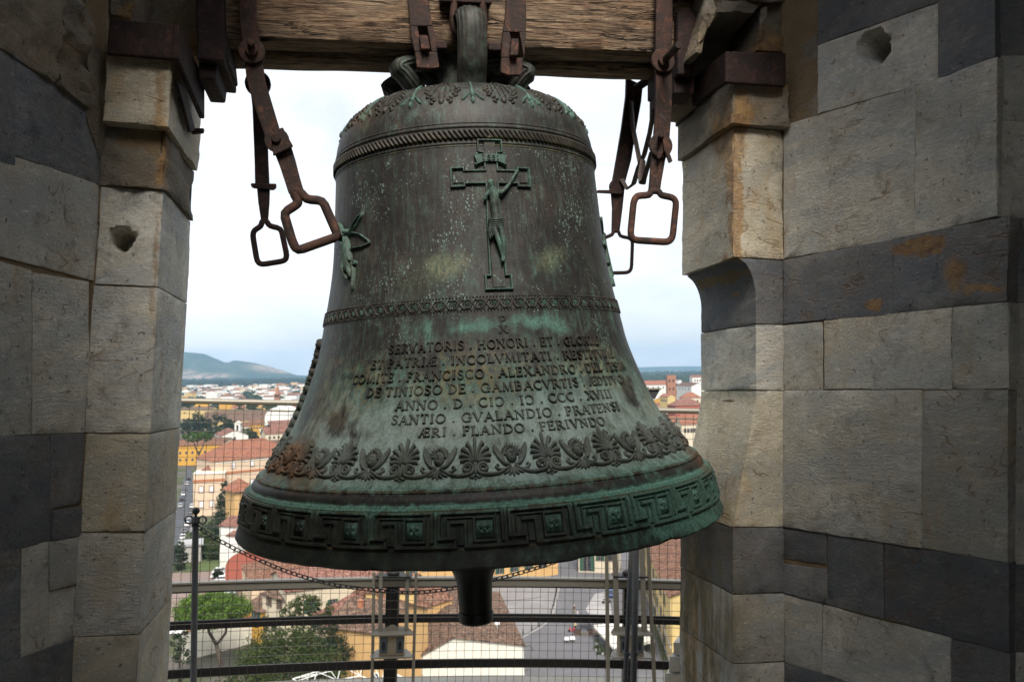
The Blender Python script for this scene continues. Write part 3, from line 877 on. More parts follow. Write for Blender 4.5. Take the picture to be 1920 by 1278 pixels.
    hh = m.math('MULTIPLY_ADD', fine, 0.5, m.math('MULTIPLY', streak, 0.5))
    hh = m.math('ADD', hh, m.math('MULTIPLY', dots, 0.35))
    hh = m.math('ADD', hh, m.math('MULTIPLY', mid, 0.8))
    m.normal(m.bump(hh, 0.35, 0.004))
    return m.m
M_BRONZE = bronze('patinated_bronze')
M_RELIEF = bronze('bronze_relief', 0.0, 0.66, True)
M_LETTER = bronze('bronze_letters', -0.03, 0.62, True)
M_KEY = bronze('bronze_meander', 0.04, 0.32, True)
M_FIG = bronze('bronze_figures', 0.24, 0.12, True)

# body: outside and inside
g = G()
NB = 220
g.lathe([(r, h) for h, r in PR], NB)
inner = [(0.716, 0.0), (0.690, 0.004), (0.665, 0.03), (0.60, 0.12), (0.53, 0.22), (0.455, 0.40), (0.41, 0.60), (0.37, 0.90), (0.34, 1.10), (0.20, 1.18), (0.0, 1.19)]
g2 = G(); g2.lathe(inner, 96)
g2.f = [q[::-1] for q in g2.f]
# the rim is nicked by the clapper and by age
def nick(p):
    r = math.hypot(p.x, p.y)
    if p.z < 0.02:
        a = math.atan2(p.x, -p.y)
        n_ = max(0, noise.noise(Vector((a * 9, 2.1, 0))) - 0.12) * 0.018 + max(0, noise.noise(Vector((a * 34, 7.1, 0))) - 0.2) * 0.010
        p.z += n_
    return p
for p in g.v:
    nick(p)
for p in g2.v:
    nick(p)
def bpart(name, g_, mat, smooth=45, parent=None, kind=None, label=None, M=None):
    o = put(name, g_ if isinstance(g_, bpy.types.Mesh) else mesh_of(name, g_, mat, smooth), parent or BROOT, M)
    if kind: o['kind'] = kind
    if label: o['label'] = label
    return o
bpart('body', g, M_BRONZE, 35)
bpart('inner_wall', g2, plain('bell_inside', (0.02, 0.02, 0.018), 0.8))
def ring(name, h, r_, d=0.0, mat=None, n=200):
    """A round moulding of radius r_ at height h."""
    c = s_of(h)
    g_ = G()
    prof = []
    for k in range(9):
        a = pi * (k / 8)
        p = surf(0, c - r_ * cos(a), d + r_ * sin(a) - 0.002)
        prof.append((-p.y, p.z))
    g_.lathe(prof, n)
    return bpart(name, g_, mat or M_BRONZE, 180)
for h, r_ in ((1.0785, .0055), (1.0885, .0035), (1.0335, .0045), (1.026, .003), (.7065 - .045, .0022), (.627, .0022), (.6165, .003), (.594, .002), (.5835, .0025), (.168, .004), (.1585, .0028), (.1275, .0032), (.0425, .0025)):
    ring('moulding', h, r_)
# shoulder rope
def rope(h, pitch, r_, lift):
    R_ = at_s(s_of(h))[1]
    n = int(2 * pi * R_ / pitch)
    g_ = G()
    g_1 = Relief(0, s_of(h))
    pts = [(-pitch * 0.85, r_ * 0.95), (-pitch * 0.35, r_ * 0.55), (pitch * 0.35, -r_ * 0.55), (pitch * 0.85, -r_ * 0.95)]
    g_1.line(pts, [0.003, pitch * 0.80, pitch * 0.80, 0.003], lift, step=0.004, top=0.35)
    base = g_1.g
    for k in range(n):
        a = 2 * pi * k / n
        g_.add([Matrix.Rotation(a, 3, 'Z') @ p for p in base.v], base.f)
    return g_
bpart('rope_moulding', rope(1.056, 0.0135, 0.013, 0.008), M_RELIEF, 180)
bpart('bead_moulding', rope(.1635, 0.0075, 0.0045, 0.004), M_BRONZE, 180)

# guilloche of rosettes round the waist
HB = 0.6045
sB = s_of(HB)
NR = 82
rl = Relief(0, sB)
pit = 2 * pi * rl.R / NR
for k in range(6):
    a = 2 * pi * k / 6 + 0.3
    rl.field(0.0048 * cos(a), 0.0048 * sin(a), 0.0036, 0.0024, lambda u, v: 0.0042 * (1 - 0.8 * (u * u + v * v)), 2, 7, rot=a)
rl.bead(0, 0, 0.0026, 0.0048, 2, 7)
me_ros = mesh_of('rosette', rl.g, M_FIG, 180)
wv = Relief(0, sB)
r1 = 0.0105
ring_ = [(r1 * cos(2 * pi * k / 14), r1 * sin(2 * pi * k / 14)) for k in range(14)]
wv.line([(r1 * cos(rad(a)), r1 * sin(rad(a))) for a in range(-100, 181, 20)], 0.0032, 0.0036, step=0.02)
wv.line([(pit / 2 * -1.0 + 0.002, 0.0118), (-0.008, 0.0095), (-0.004, 0.0125), (0.006, 0.0118), (pit * 0.42, 0.001), (pit * 0.62, -0.0118), (pit * 0.95, -0.0125)], 0.0034, 0.0038, step=0.006)
wv.line([(-pit * 0.1, -0.0128), (0.006, -0.0118), (pit * 0.46, 0.006), (pit * 0.66, 0.0125)], 0.003, 0.0030, step=0.006)
me_wave = mesh_of('guilloche_wave', wv.g, M_RELIEF, 180)
for k in range(NR):
    a = 2 * pi * (k + 0.5) / NR
    if abs((a + pi) % (2 * pi) - pi) < rad(118):
        R_ = Matrix.Rotation(a, 4, 'Z')
        w_ = bpart('guilloche_wave', me_wave, None, M=R_)
        r_ = put('rosette', me_ros, w_, Matrix.Identity(4))
# bead rows above and below it
for hh in (.6225, .5885):
    rb = Relief(0, s_of(hh)); rb.bead(0, 0, 0.0034, 0.0042, 2, 6)
    g_ = G(); n_ = int(2 * pi * rb.R / 0.0086)
    for k in range(n_):
        g_.add([Matrix.Rotation(2 * pi * k / n_, 3, 'Z') @ p for p in rb.g.v], rb.g.f)
    bpart('bead_row', g_, M_RELIEF, 180, kind='stuff')

# ------------------------------------------------------------------ lettering: a Roman hand drawn in strokes
def arc(cx, cy, rx, ry, a0, a1, n=9):
    return [(cx + rx * cos(rad(a0 + (a1 - a0) * i / (n - 1))), cy + ry * sin(rad(a0 + (a1 - a0) * i / (n - 1)))) for i in range(n)]
TK, TN, SE = 0.185, 0.10, 0.085
def sf(x, y, w=0.30):
    return ([(x - w / 2, y), (x + w / 2, y)], SE)
def stem_(x, y0=0.0, y1=1.0, w=TK):
    return [([(x, y0), (x, y1)], w), sf(x, 0.03), sf(x, 0.97)]
def E_(x):
    return [([(x, .97), (x + .42, .97)], TN), ([(x, .03), (x + .46, .03)], TN), ([(x, .52), (x + .32, .52)], TN), ([(x + .42, .99), (x + .42, .80)], SE), ([(x + .46, .01), (x + .46, .22)], SE), ([(x + .32, .61), (x + .32, .43)], SE)]
GL = {
    'I': (.42, stem_(.21)), '.': (.34, [([(.10, .06), (.22, .14)], .17)]), ' ': (.30, []),
    'A': (.86, [([(.10, .02), (.42, 1)], TN), ([(.42, 1), (.76, .02)], TK), ([(.22, .36), (.62, .36)], TN), sf(.11, .03, .26), sf(.76, .03, .28)]),
    'V': (.84, [([(.10, .98), (.43, 0)], TK), ([(.43, 0), (.74, .98)], TN), sf(.10, .97, .28), sf(.74, .97, .26)]),
    'E': (.70, stem_(.18) + E_(.18)),
    'F': (.66, stem_(.18) + [([(.18, .97), (.60, .97)], TN), ([(.18, .52), (.50, .52)], TN), ([(.60, .99), (.60, .80)], SE), ([(.50, .61), (.50, .43)], SE)]),
    'L': (.66, stem_(.18) + [([(.18, .03), (.62, .03)], TN), ([(.62, .01), (.62, .24)], SE)]),
    'T': (.74, [([(.37, 0), (.37, 1)], TK), sf(.37, .03), ([(.05, .97), (.69, .97)], TN), ([(.05, .99), (.05, .78)], SE), ([(.69, .99), (.69, .78)], SE)]),
    'R': (.82, stem_(.18) + [(arc(.30, .75, .28, .23, 90, -90), .13), ([(.18, .98), (.32, .98)], TN), ([(.18, .52), (.32, .52)], TN), ([(.36, .52), (.74, .02)], TK), sf(.74, .03, .22)]),
    'P': (.70, stem_(.18) + [(arc(.30, .73, .30, .25, 90, -90), .14), ([(.18, .98), (.32, .98)], TN), ([(.18, .48), (.32, .48)], TN)]),
    'B': (.76, stem_(.18) + [(arc(.30, .76, .25, .22, 90, -90), .13), (arc(.30, .28, .32, .26, 90, -90), .14), ([(.18, .98), (.32, .98)], TN), ([(.18, .54), (.34, .54)], TN), ([(.18, .02), (.32, .02)], TN)]),
    'D': (.86, stem_(.18) + [(arc(.30, .50, .46, .48, 90, -90, 11), .16), ([(.18, .98), (.32, .98)], TN), ([(.18, .02), (.32, .02)], TN)]),
    'O': (.92, [(arc(.46, .5, .38, .48, 0, 342, 20), .155, True)]),
    'C': (.82, [(arc(.46, .5, .38, .48, 48, 312, 15), .15), ([(.72, .98), (.72, .74)], SE), ([(.72, .02), (.72, .26)], SE)]),
    'c': (.82, [(arc(.36, .5, .38, .48, 132, -132, 15), .15), ([(.10, .98), (.10, .74)], SE), ([(.10, .02), (.10, .26)], SE)]),
    'G': (.90, [(arc(.46, .5, .38, .48, 48, 322, 15), .15), ([(.72, .98), (.72, .74)], SE), ([(.74, .02), (.74, .42)], .15), sf(.74, .44, .28)]),
    'S': (.66, [([(.56, .80), (.50, .93), (.34, .99), (.17, .93), (.12, .77), (.20, .62), (.38, .50), (.53, .37), (.56, .21), (.47, .06), (.30, .01), (.14, .07), (.08, .22)], .135)]),
    'N': (.92, [([(.16, 0), (.16, 1)], TN), ([(.16, .98), (.76, .02)], TK), ([(.76, 0), (.76, 1)], TN), sf(.14, .03, .26), sf(.10, .97, .22), sf(.76, .97, .26)]),
    'M': (1.06, [([(.14, 0), (.20, 1)], TN), ([(.20, 1), (.52, .06)], TK), ([(.52, .06), (.82, 1)], TN), ([(.82, 1), (.90, 0)], TK), sf(.14, .03, .26), sf(.90, .03, .28)]),
    'H': (.90, stem_(.18) + stem_(.72) + [([(.18, .52), (.72, .52)], TN)]),
    'X': (.84, [([(.12, .98), (.72, .02)], TK), ([(.72, .98), (.12, .02)], TN), sf(.12, .97, .26), sf(.70, .97, .26), sf(.12, .03, .26), sf(.74, .03, .26)]),
    'Q': (1.02, [([(.10, .02), (.46, .98)], TN), ([(.54, 0), (.54, 1)], TK), ([(.24, .36), (.54, .36)], TN), sf(.11, .03, .26), sf(.54, .03, .24)] + E_(.54)),   # the AE ligature
    '8': (.6, [(arc(.30, .74, .2, .22, 0, 342, 12), .10, True), (arc(.30, .26, .24, .25, 0, 342, 12), .10, True)]),
}
def letters(rel, text, H, span=None, hgt=0.006, x0=None, track=0.10, y=0.0):
    """Set a line of text on a relief, centred on it and stretched to span."""
    tot = sum(GL[ch][0] + track for ch in text) - track
    kx = (span / tot) if span else H
    x = -tot * kx / 2 if x0 is None else x0
    rl_ = random.Random(len(text) * 13 + int(rel.s0 * 1000))
    for ch in text:
        w_, st = GL[ch]
        wn_ = rl_.uniform(.45, 1.05); jy = rl_.uniform(-.03, .03)
        for s_ in st:
            closed = len(s_) > 2
            rel.line([(x + px_ * kx, y + (py_ - 0.5 + jy) * H) for px_, py_ in s_[0]], s_[1] * 1.22 * (H * 0.6 + kx * 0.4), hgt * (wn_ if hgt < .01 else 1), closed=closed, top=0.45, step=0.008)
        x += (w_ + track) * kx
    return rel
ROWS = [('SERVATORIS . HONORI . ET . GLORIQ', .500, -0.8, 36.3), ('ET PATRIQ . INCOLVMITATI . RESTITVTQ', .463, -0.5, 42.5), ('COMITE . FRANCISCO . ALEXANDRO . DEL TESTA', .427, -1.3, 48.0),
        ('DE TINIOSO DE . GAMBACVRTIS . QDITVO', .392, -0.4, 42.0), ('ANNO . D . CIc . Ic . CCC . XVIII', .357, 0.5, 32.5), ('SANTIO . GVALANDIO . PRATENSI', .323, 0.7, 33.3), ('QRI . FLANDO . FERIVNDO', .291, 0.8, 25.2)]
for txt, h, thc, half in ROWS:
    rel = Relief(rad(thc), s_of(h))
    letters(rel, txt, 0.0235, span=2 * rad(half) * rel.R)
    bpart('inscription_line', rel.g, M_LETTER, 40)
rel = Relief(rad(0), s_of(.547))
letters(rel, 'P', 0.025, y=0.0115, hgt=0.005, span=0.021)
letters(rel, 'X', 0.020, y=-0.011, hgt=0.005, span=0.023)
bpart('monogram', rel.g, M_LETTER, 40)

# ------------------------------------------------------------------ frieze of cherubs, palmettes and scrolls
NF = 22
s0 = s_of(.2235)
U = 2 * pi * at_s(s0)[1] / 24
KF = (24 / 22, 1.26, 1.3)
def spiral(cx, cy, r0, r1_, a0, a1, n=26):
    return [(cx + (r0 + (r1_ - r0) * t / (n - 1)) * cos(rad(a0 + (a1 - a0) * t / (n - 1))), cy + (r0 + (r1_ - r0) * t / (n - 1)) * sin(rad(a0 + (a1 - a0) * t / (n - 1)))) for t in range(n)]
ch = Relief(0, s0, *KF)
# head with a face
def face(u, v):
    d = 0.013 * math.sqrt(max(0, 1 - 0.96 * (u * u + v * v)))
    d += 0.0040 * math.exp(-(u / .12) ** 2 - ((v + .10) / .24) ** 2)            # nose
    d += 0.0016 * math.exp(-(u / .5) ** 2 - ((v - .28) / .10) ** 2)             # brow
    for sx in (-1, 1):
        d -= 0.0034 * math.exp(-((u - sx * .34) / .15) ** 2 - ((v - .10) / .10) ** 2)   # eye sockets
        d += 0.0016 * math.exp(-((u - sx * .46) / .22) ** 2 - ((v + .25) / .22) ** 2)   # cheeks
    d -= 0.0024 * math.exp(-(u / .24) ** 2 - ((v + .46) / .055) ** 2)           # mouth
    d += 0.0018 * math.exp(-(u / .22) ** 2 - ((v + .66) / .12) ** 2)            # chin
    return d
ch.field(0, 0.006, 0.0125, 0.0155, face, 12, 26)
for k in range(11):                                                            # hair
    a = 180 - k * 18
    r_ = 0.0165
    x_, y_ = r_ * cos(rad(a)), 0.010 + r_ * 1.0 * sin(rad(a))
    ch.line([(x_ * 0.62, 0.010 + (y_ - 0.010) * 0.72), (x_, y_), (x_ * 1.34, 0.010 + (y_ - 0.010) * 1.40)], [0.0045, 0.0062, 0.002], 0.0062, step=0.004)
ch.field(0, 0.0255, 0.0046, 0.0046, lambda u, v: 0.010 * (1 - 0.6 * (u * u + v * v)), 3, 9)
for sx in (-1, 1):                                                             # wings
    for k in range(7):
        t = k / 6
        b0 = (sx * (0.005 + 0.007 * t), -0.014 + 0.003 * t)
        tip = (sx * (0.0185 + 0.0180 * t), 0.004 + 0.030 * t - 0.007 * t * t)
        mid_ = (sx * (0.016 + 0.0125 * t), -0.010 + 0.014 * t)
        ch.line([b0, mid_, tip, (tip[0] - sx * .001, tip[1] + 0.006)], [0.004, 0.0058, 0.0055, 0.0015], 0.0052, step=0.006)
    ch.line([(sx * 0.006, -0.016), (sx * 0.018, -0.010), (sx * 0.029, 0.004), (sx * 0.036, 0.020), (sx * 0.0355, 0.031)], [0.005, 0.006, 0.0055, 0.005, 0.002], 0.0072, step=0.006)
for k in (-2, -1, 0, 1, 2):                                                    # tuft under the head
    ch.line([(k * 0.001, -0.020), (k * 0.006, -0.034 + abs(k) * 0.003), (k * 0.0105, -0.0385 + abs(k) * 0.003)], [0.004, 0.006, 0.002], 0.0052, step=0.006)
me_ch = mesh_of('cherub', ch.g, M_RELIEF, 180)
sc_ = Relief(0, s0, *KF)
for sx in (-1, 1):                                                             # a scroll from each cherub to each palmette
    c_ = (sx * (U / 2 - 0.0165), -0.017)
    sp_ = spiral(0, 0, 0.0135, 0.0028, -95, -95 + 640, 30)
    pts = [(sx * 0.004, -0.0165), (sx * 0.014, -0.0225), (sx * 0.030, -0.0305), (sx * 0.046, -0.0325)] + [(c_[0] + sx * p[0], c_[1] + p[1]) for p in sp_]
    n_ = len(pts)
    sc_.line(pts, [0.0050 + 0.003 * min(1, i / 4) if i < 6 else max(0.0020, 0.0078 * (1 - (i - 6) / (n_ - 2))) for i in range(n_)], 0.0068, step=0.008)
    sc_.line([(sx * 0.018, -0.0235), (sx * 0.030, -0.022), (sx * 0.036, -0.016), (sx * 0.033, -0.0115), (sx * 0.029, -0.014)], [0.003, 0.006, 0.005, 0.004, 0.002], 0.005, step=0.006)
me_sc = mesh_of('scroll', sc_.g, M_RELIEF, 180)
pm = Relief(0, s0, *KF)
for k in range(-4, 5):                                                         # palmette leaves
    a = k * 20.5
    L_ = (0.056, 0.050, 0.044, 0.037, 0.030)[abs(k)]
    b0 = (sin(rad(a)) * 0.006, -0.006 + 0.003 * cos(rad(a)))
    t1 = (sin(rad(a * 0.80)) * L_ * 0.55, -0.006 + cos(rad(a * 0.80)) * L_ * 0.60)
    t2 = (sin(rad(a)) * L_ * 0.92, -0.006 + cos(rad(a * 0.92)) * L_ * 0.92)
    t3 = (t2[0] + (0.0045 if k > 0 else -0.0045 if k < 0 else 0), t2[1] - (0.004 if k else -0.006))
    pm.line([b0, t1, t2, t3], [0.004, 0.0066, 0.0088, 0.003], 0.0078, step=0.006, top=0.3)
pm.line([(0, -0.034), (0, -0.022), (0, -0.006)], [0.004, 0.0065, 0.010], 0.0075, step=0.006)
for sx in (-1, 1):
    pm.line([(0, -0.032), (sx * 0.006, -0.037), (sx * 0.012, -0.036)], [0.003, 0.005, 0.002], 0.005, step=0.006)
pm.bead(0, -0.0395, 0.0035, 0.005)
me_pm = mesh_of('palmette', pm.g, M_RELIEF, 180)
for k in range(NF):
    a = 2 * pi * k / NF + rad(-2.2)
    if abs((a + pi) % (2 * pi) - pi) < rad(125):
        R_ = Matrix.Rotation(a, 4, 'Z')
        bpart('cherub', me_ch, None, M=R_); bpart('scroll', me_sc, None, M=R_)
        bpart('palmette', me_pm, None, M=Matrix.Rotation(a + pi / NF, 4, 'Z'))

# ------------------------------------------------------------------ meander round the lip
NK = 28
sK0, sK1 = s_of(.0475), s_of(.1225)
HK = sK1 - sK0
kb = Relief(0, (sK0 + sK1) / 2)
UK = 2 * pi * kb.R / NK
K = lambda u, v: ((u - 0.5) * UK, (v - 0.5) * HK)
kb.line([K(.26, .27), K(.03, .27), K(.03, .97), K(.93, .97), K(.93, .16)], 0.0092, 0.0075, top=0.6)
kb.line([K(.20, .71), K(.41, .71), K(.41, .03), K(1.26, .03), K(1.26, .20)], 0.0092, 0.0072, top=0.6)
kb.line([K(.13, .30), K(.13, .84), K(.84, .84), K(.84, .92)], 0.0045, 0.0045, top=0.5)
kb.line([K(.30, .62), K(.30, .10), K(.46, .10)], 0.0045, 0.0045, top=0.5)
kb.line([K(.53, .17), K(.82, .17), K(.82, .82), K(.53, .82)], 0.0072, 0.0066, closed=True, top=0.55)
me_key = mesh_of('meander_key', kb.g, M_KEY, 40)
kr = Relief(0, (sK0 + sK1) / 2)
cx_, cy_ = K(.675, .495)
kr.plate([K(.56, .25), K(.79, .25), K(.79, .74), K(.56, .74)], 0.0024)
for q in range(4):
    a = rad(45 + 90 * q)
    kr.field(cx_ + 0.0085 * cos(a), cy_ + 0.0085 * sin(a), 0.0082, 0.0058, lambda u, v: 0.0085 * (1 - 0.7 * (u * u + v * v)) - 0.002 * math.exp(-(v / .25) ** 2), 4, 12, rot=a)
kr.bead(cx_, cy_, 0.0040, 0.0095)
me_kr = mesh_of('flower_panel', kr.g, M_FIG, 180)
for k in range(NK):
    a = 2 * pi * k / NK + rad(1.5)
    if abs((a + pi) % (2 * pi) - pi) < rad(122):
        R_ = Matrix.Rotation(a, 4, 'Z')
        o_ = bpart('meander_key', me_key, None, M=R_)
        put('flower_panel', me_kr, o_, Matrix.Identity(4))

# ------------------------------------------------------------------ acanthus on the crown
sA = s_of(1.178)
aL = Relief(0, sA, 1.3, 1.45, 1.05)
for sx in (-1, 1):
    for k, (yy, xx, r_) in enumerate(((0.034, 0.030, .010), (0.020, 0.034, .011), (0.004, 0.028, .011), (-0.012, 0.018, .010))):
        for j in (-1, 0, 1):
            aL.field(sx * (xx + 0.004 * abs(j) - .003), yy - 0.005 + j * 0.0058, r_ * 0.62, 0.0038, lambda u, v: 0.0062 * (1 - 0.75 * (u * u + v * v)), 3, 9, rot=sx * (0.25 - j * .5) - (0.3 * sx))
    aL.line([(sx * 0.002, 0.055), (sx * 0.006, 0.030), (sx * 0.006, -0.008)], [0.004, 0.005, 0.002], 0.0035, step=0.01)
    aL.line([(sx * 0.006, 0.055), (sx * 0.015, 0.035), (sx * 0.018, 0.006)], [0.004, 0.006, 0.002], 0.004, step=0.01)
aL.field(0, -0.018, 0.007, 0.010, lambda u, v: 0.0075 * (1 - 0.7 * (u * u + v * v)), 4, 10)
me_al = mesh_of('acanthus_leaf', aL.g, M_RELIEF, 180)
aB = Relief(0, sA, 1.3, 1.45, 1.05)
aB.line([(0, 0.055), (0, 0.02), (0, -0.012)], [0.004, 0.006, 0.008], 0.006, step=0.01)
for sx in (-1, 1):
    for k in range(3):
        aB.field(sx * (0.009 + k * .0045), -0.004 - k * 0.006, 0.008, 0.0036, lambda u, v: 0.006 * (1 - 0.75 * (u * u + v * v)), 3, 9, rot=-sx * 0.7)
aB.field(0, -0.020, 0.0045, 0.010, lambda u, v: 0.0085 * (1 - 0.7 * (u * u + v * v)), 4, 10)
me_ab = mesh_of('acanthus_bud', aB.g, M_FIG, 180)
NA = 14
for k in range(NA):
    a = 2 * pi * (k + 0.3) / NA
    if abs((a + pi) % (2 * pi) - pi) < rad(125):
        bpart('acanthus_leaf', me_al, None, M=Matrix.Rotation(a, 4, 'Z'))
        bpart('acanthus_bud', me_ab, None, M=Matrix.Rotation(a + pi / NA, 4, 'Z'))

# ------------------------------------------------------------------ the crucifix
cx0 = Relief(0, s_of(.80), 1.22)
hx = lambda h: s_of(.64 + (h - .64) * 1.14) - cx0.s0
YT, YBt = hx(.985), hx(.640)
yc = hx(.905)
w1, w2, e1 = 0.0165, 0.0185, 0.026
out = [(-.0165, hx(.672)), (-.0125, yc - w2), (-.060, yc - w2), (-.060, yc - e1), (-.088, yc - e1), (-.088, yc + e1 * .9), (-.060, yc + e1 * .9), (-.060, yc + w2 * .8), (-.0135, yc + w2 * .8), (-.0135, hx(.960)), (-.0265, hx(.963)), (-.0265, hx(.990)), (.0265, hx(.990)), (.0265, hx(.963)), (.0135, hx(.960)),
       (.0135, yc + w2 * .8), (.060, yc + w2 * .8), (.060, yc + e1 * .9), (.088, yc + e1 * .9), (.088, yc - e1), (.060, yc - e1), (.060, yc - w2), (.0125, yc - w2), (.0155, hx(.672)), (.0255, hx(.672)), (.0255, hx(.640)), (-.0265, hx(.640)), (-.0265, hx(.672))]
cx0.line(out, 0.0058, 0.0085, closed=True, top=0.45)
cross = bpart('crucifix', cx0.g, M_FIG, 40)
pf = Relief(0, s_of(.80), 1.22)
pf.line([(0, hx(.645)), (0, hx(.987))], 0.027, 0.0038, top=0.9)
pf.line([(-.084, yc - .002), (.084, yc - .002)], 0.030, 0.0034, top=0.9)
pf.bead(0, hx(.9955), 0.0070, 0.010)
pf.bead(0.001, hx(.9945), 0.0040, 0.013)
bpart('cross_face', pf.g, M_BRONZE, 40, parent=cross)
tl = Relief(0, s_of(.80), 1.22)
tl.line([(-.033, hx(.943)), (-.02, hx(.946)), (0, hx(.947)), (.02, hx(.946)), (.033, hx(.943))], [.030, .024, .022, .024, .030], 0.0115, top=0.85)
for sx in (-1, 1):
    tl.bead(sx * .031, hx(.956), .0060, .013); tl.bead(sx * .032, hx(.932), .0055, .013)
for i_, q in enumerate('IS8I'):
    letters(tl, q, 0.013, x0=-.0195 + i_ * .0105, hgt=0.0138, y=hx(.9465), span=0.0085 if q != 'I' else .006)
bpart('title_scroll', tl.g, M_FIG, 40, parent=cross)
# the figure: one continuous body in relief
def skin_body(name, pts, edges, radii, mat, parent, levels=1, M=None):
    me = bpy.data.meshes.new(name)
    me.from_pydata([tuple(p) for p in pts], edges, [])
    o = bpy.data.objects.new(name, me); col.objects.link(o)
    sm = o.modifiers.new('skin', 'SKIN'); sm.use_smooth_shade = True; sm.branch_smoothing = 0.6
    for i, r_ in enumerate(radii):
        me.skin_vertices[0].data[i].radius = (r_, r_)
    me.skin_vertices[0].data[0].use_root = True
    ss = o.modifiers.new('sub', 'SUBSURF'); ss.levels = levels; ss.render_levels = levels
    dg = bpy.context.evaluated_depsgraph_get()
    m2 = bpy.data.meshes.new_from_object(o.evaluated_get(dg))
    m2.name = name
    bpy.data.objects.remove(o)
    m2.materials.clear(); m2.materials.append(mat)
    m2.polygons.foreach_set('use_smooth', [True] * len(m2.polygons))
    return put(name, m2, parent, M)
fg = Relief(0, s_of(.80), 1.22)
def fp(x, h, d=0.012):
    return fg.P(x, hx(h), d)
J = [fp(.003, .795, .015), fp(.002, .825, .014), fp(.001, .850, .015), fp(.000, .868, .016), fp(-.004, .878, .020), fp(-.007, .893, .024),      # pelvis..head
     fp(.016, .862, .014), fp(.034, .880, .012), fp(.055, .912, .010), fp(.0585, .919, .010),     # his left arm, raised
     fp(-.014, .860, .013), fp(-.019, .846, .010),                                                # stump of the lost arm
     fp(.010, .785, .016), fp(.014, .748, .020), fp(.012, .712, .014), fp(.011, .703, .018),      # one leg
     fp(-.004, .785, .016), fp(.004, .745, .021), fp(.010, .712, .016), fp(.0085, .698, .020)]
ED = [(0, 1), (1, 2), (2, 3), (3, 4), (4, 5), (3, 6), (6, 7), (7, 8), (8, 9), (3, 10), (10, 11), (0, 12), (12, 13), (13, 14), (14, 15), (0, 16), (16, 17), (17, 18), (18, 19)]
RA = [.0135, .0118, .0150, .0130, .0072, .0118, .0075, .0052, .0042, .0050, .0068, .0050, .0085, .0066, .0048, .0045, .0085, .0068, .0050, .0046]
fig = skin_body('crucified_figure', J, ED, RA, M_FIG, cross, 2)
lc = Relief(0, s_of(.80), 1.22)
for k in range(5):
    lc.line([(-.014, hx(.800 - k * .004)), (0, hx(.797 - k * .005)), (.016, hx(.801 - k * .004))], [.004, .005, .004], .027 - k * .001, step=.006, sunk=-.010)
for k in range(4):
    lc.line([(-.010 + k * .002, hx(.795)), (-.014 + k * .003, hx(.772)), (-.013 + k * .004, hx(.752 + k * .004))], [.004, .006, .004], .023, step=.006, sunk=-.004)
bpart('loincloth', lc.g, M_FIG, 180, parent=cross)

# ------------------------------------------------------------------ the winged saint on the left, a second figure at the right edge
def angel(thd, h0, flip, label):
    q = Relief(rad(thd), s_of(h0), 1.5, 1.02, 1.15)
    f_ = flip
    # body with drapery
    for pts, w_, d_ in (([(0, .050), (.002 * f_, .020), (.010 * f_, -.015), (.014 * f_, -.050)], [.010, .020, .026, .020], .014),
                        ([(-.006 * f_, .035), (-.010 * f_, -.020), (.004 * f_, -.055)], [.008, .014, .010], .012),
                        ([(.008 * f_, -.020), (.022 * f_, -.050), (.030 * f_, -.068)], [.012, .014, .006], .013),
                        ([(-.004 * f_, -.030), (.010 * f_, -.062), (.020 * f_, -.072)], [.010, .012, .006], .013)):
        q.line(pts, w_, d_, top=0.4)
    q.bead(-.001 * f_, .064, .0095, .016, 4, 10)
    q.line([(.004 * f_, .052), (.020 * f_, .080), (.040 * f_, .098), (.055 * f_, .104)], .0028, .006)
    q.line([(.055 * f_, .104), (.040 * f_, .082), (.022 * f_, .062)], .0026, .006)
    q.line([(.006 * f_, .052), (.020 * f_, .058), (.045 * f_, .048), (.070 * f_, .026), (.074 * f_, .018), (.055 * f_, .012), (.016 * f_, .014)], .0030, .007)
    q.line([(-.010 * f_, .050), (-.028 * f_, .085), (-.040 * f_, .100)], .006, .010)
    q.line([(-.006 * f_, .020), (-.034 * f_, .050), (-.040 * f_, .096)], .0035, .008)
    q.line([(.028 * f_, -.025), (.034 * f_, -.060), (.036 * f_, -.105)], .0055, .009)
    q.line([(.022 * f_, -.020), (.038 * f_, -.026), (.036 * f_, -.034), (.026 * f_, -.032)], .004, .009)
    q.line([(0, .010), (.016 * f_, -.010), (.024 * f_, -.022)], [.008, .007, .005], .012)
    return bpart('winged_figure', q.g, M_FIG, 180, label=label)
angel(-64.5, .775, 1, 'winged figure holding a staff near the left edge')
angel(80, .775, -1, 'draped relief figure in profile at the right edge')
# garland reliefs in profile on both flanks
for thd, hm in ((-96, .40), (-91, .40), (-101, .40)):
    q = Relief(rad(thd), s_of(hm))
    for k in range(34):
        t = k / 33
        q.field(0.016 * sin(k * 2.4), -0.19 + 0.34 * t, .016 + .004 * sin(k * 5.1), .013, lambda u, v: .017 * (1 - .7 * (u * u + v * v)), 3, 8, rot=k * 1.3)
    bpart('garland', q.g, M_RELIEF, 180)

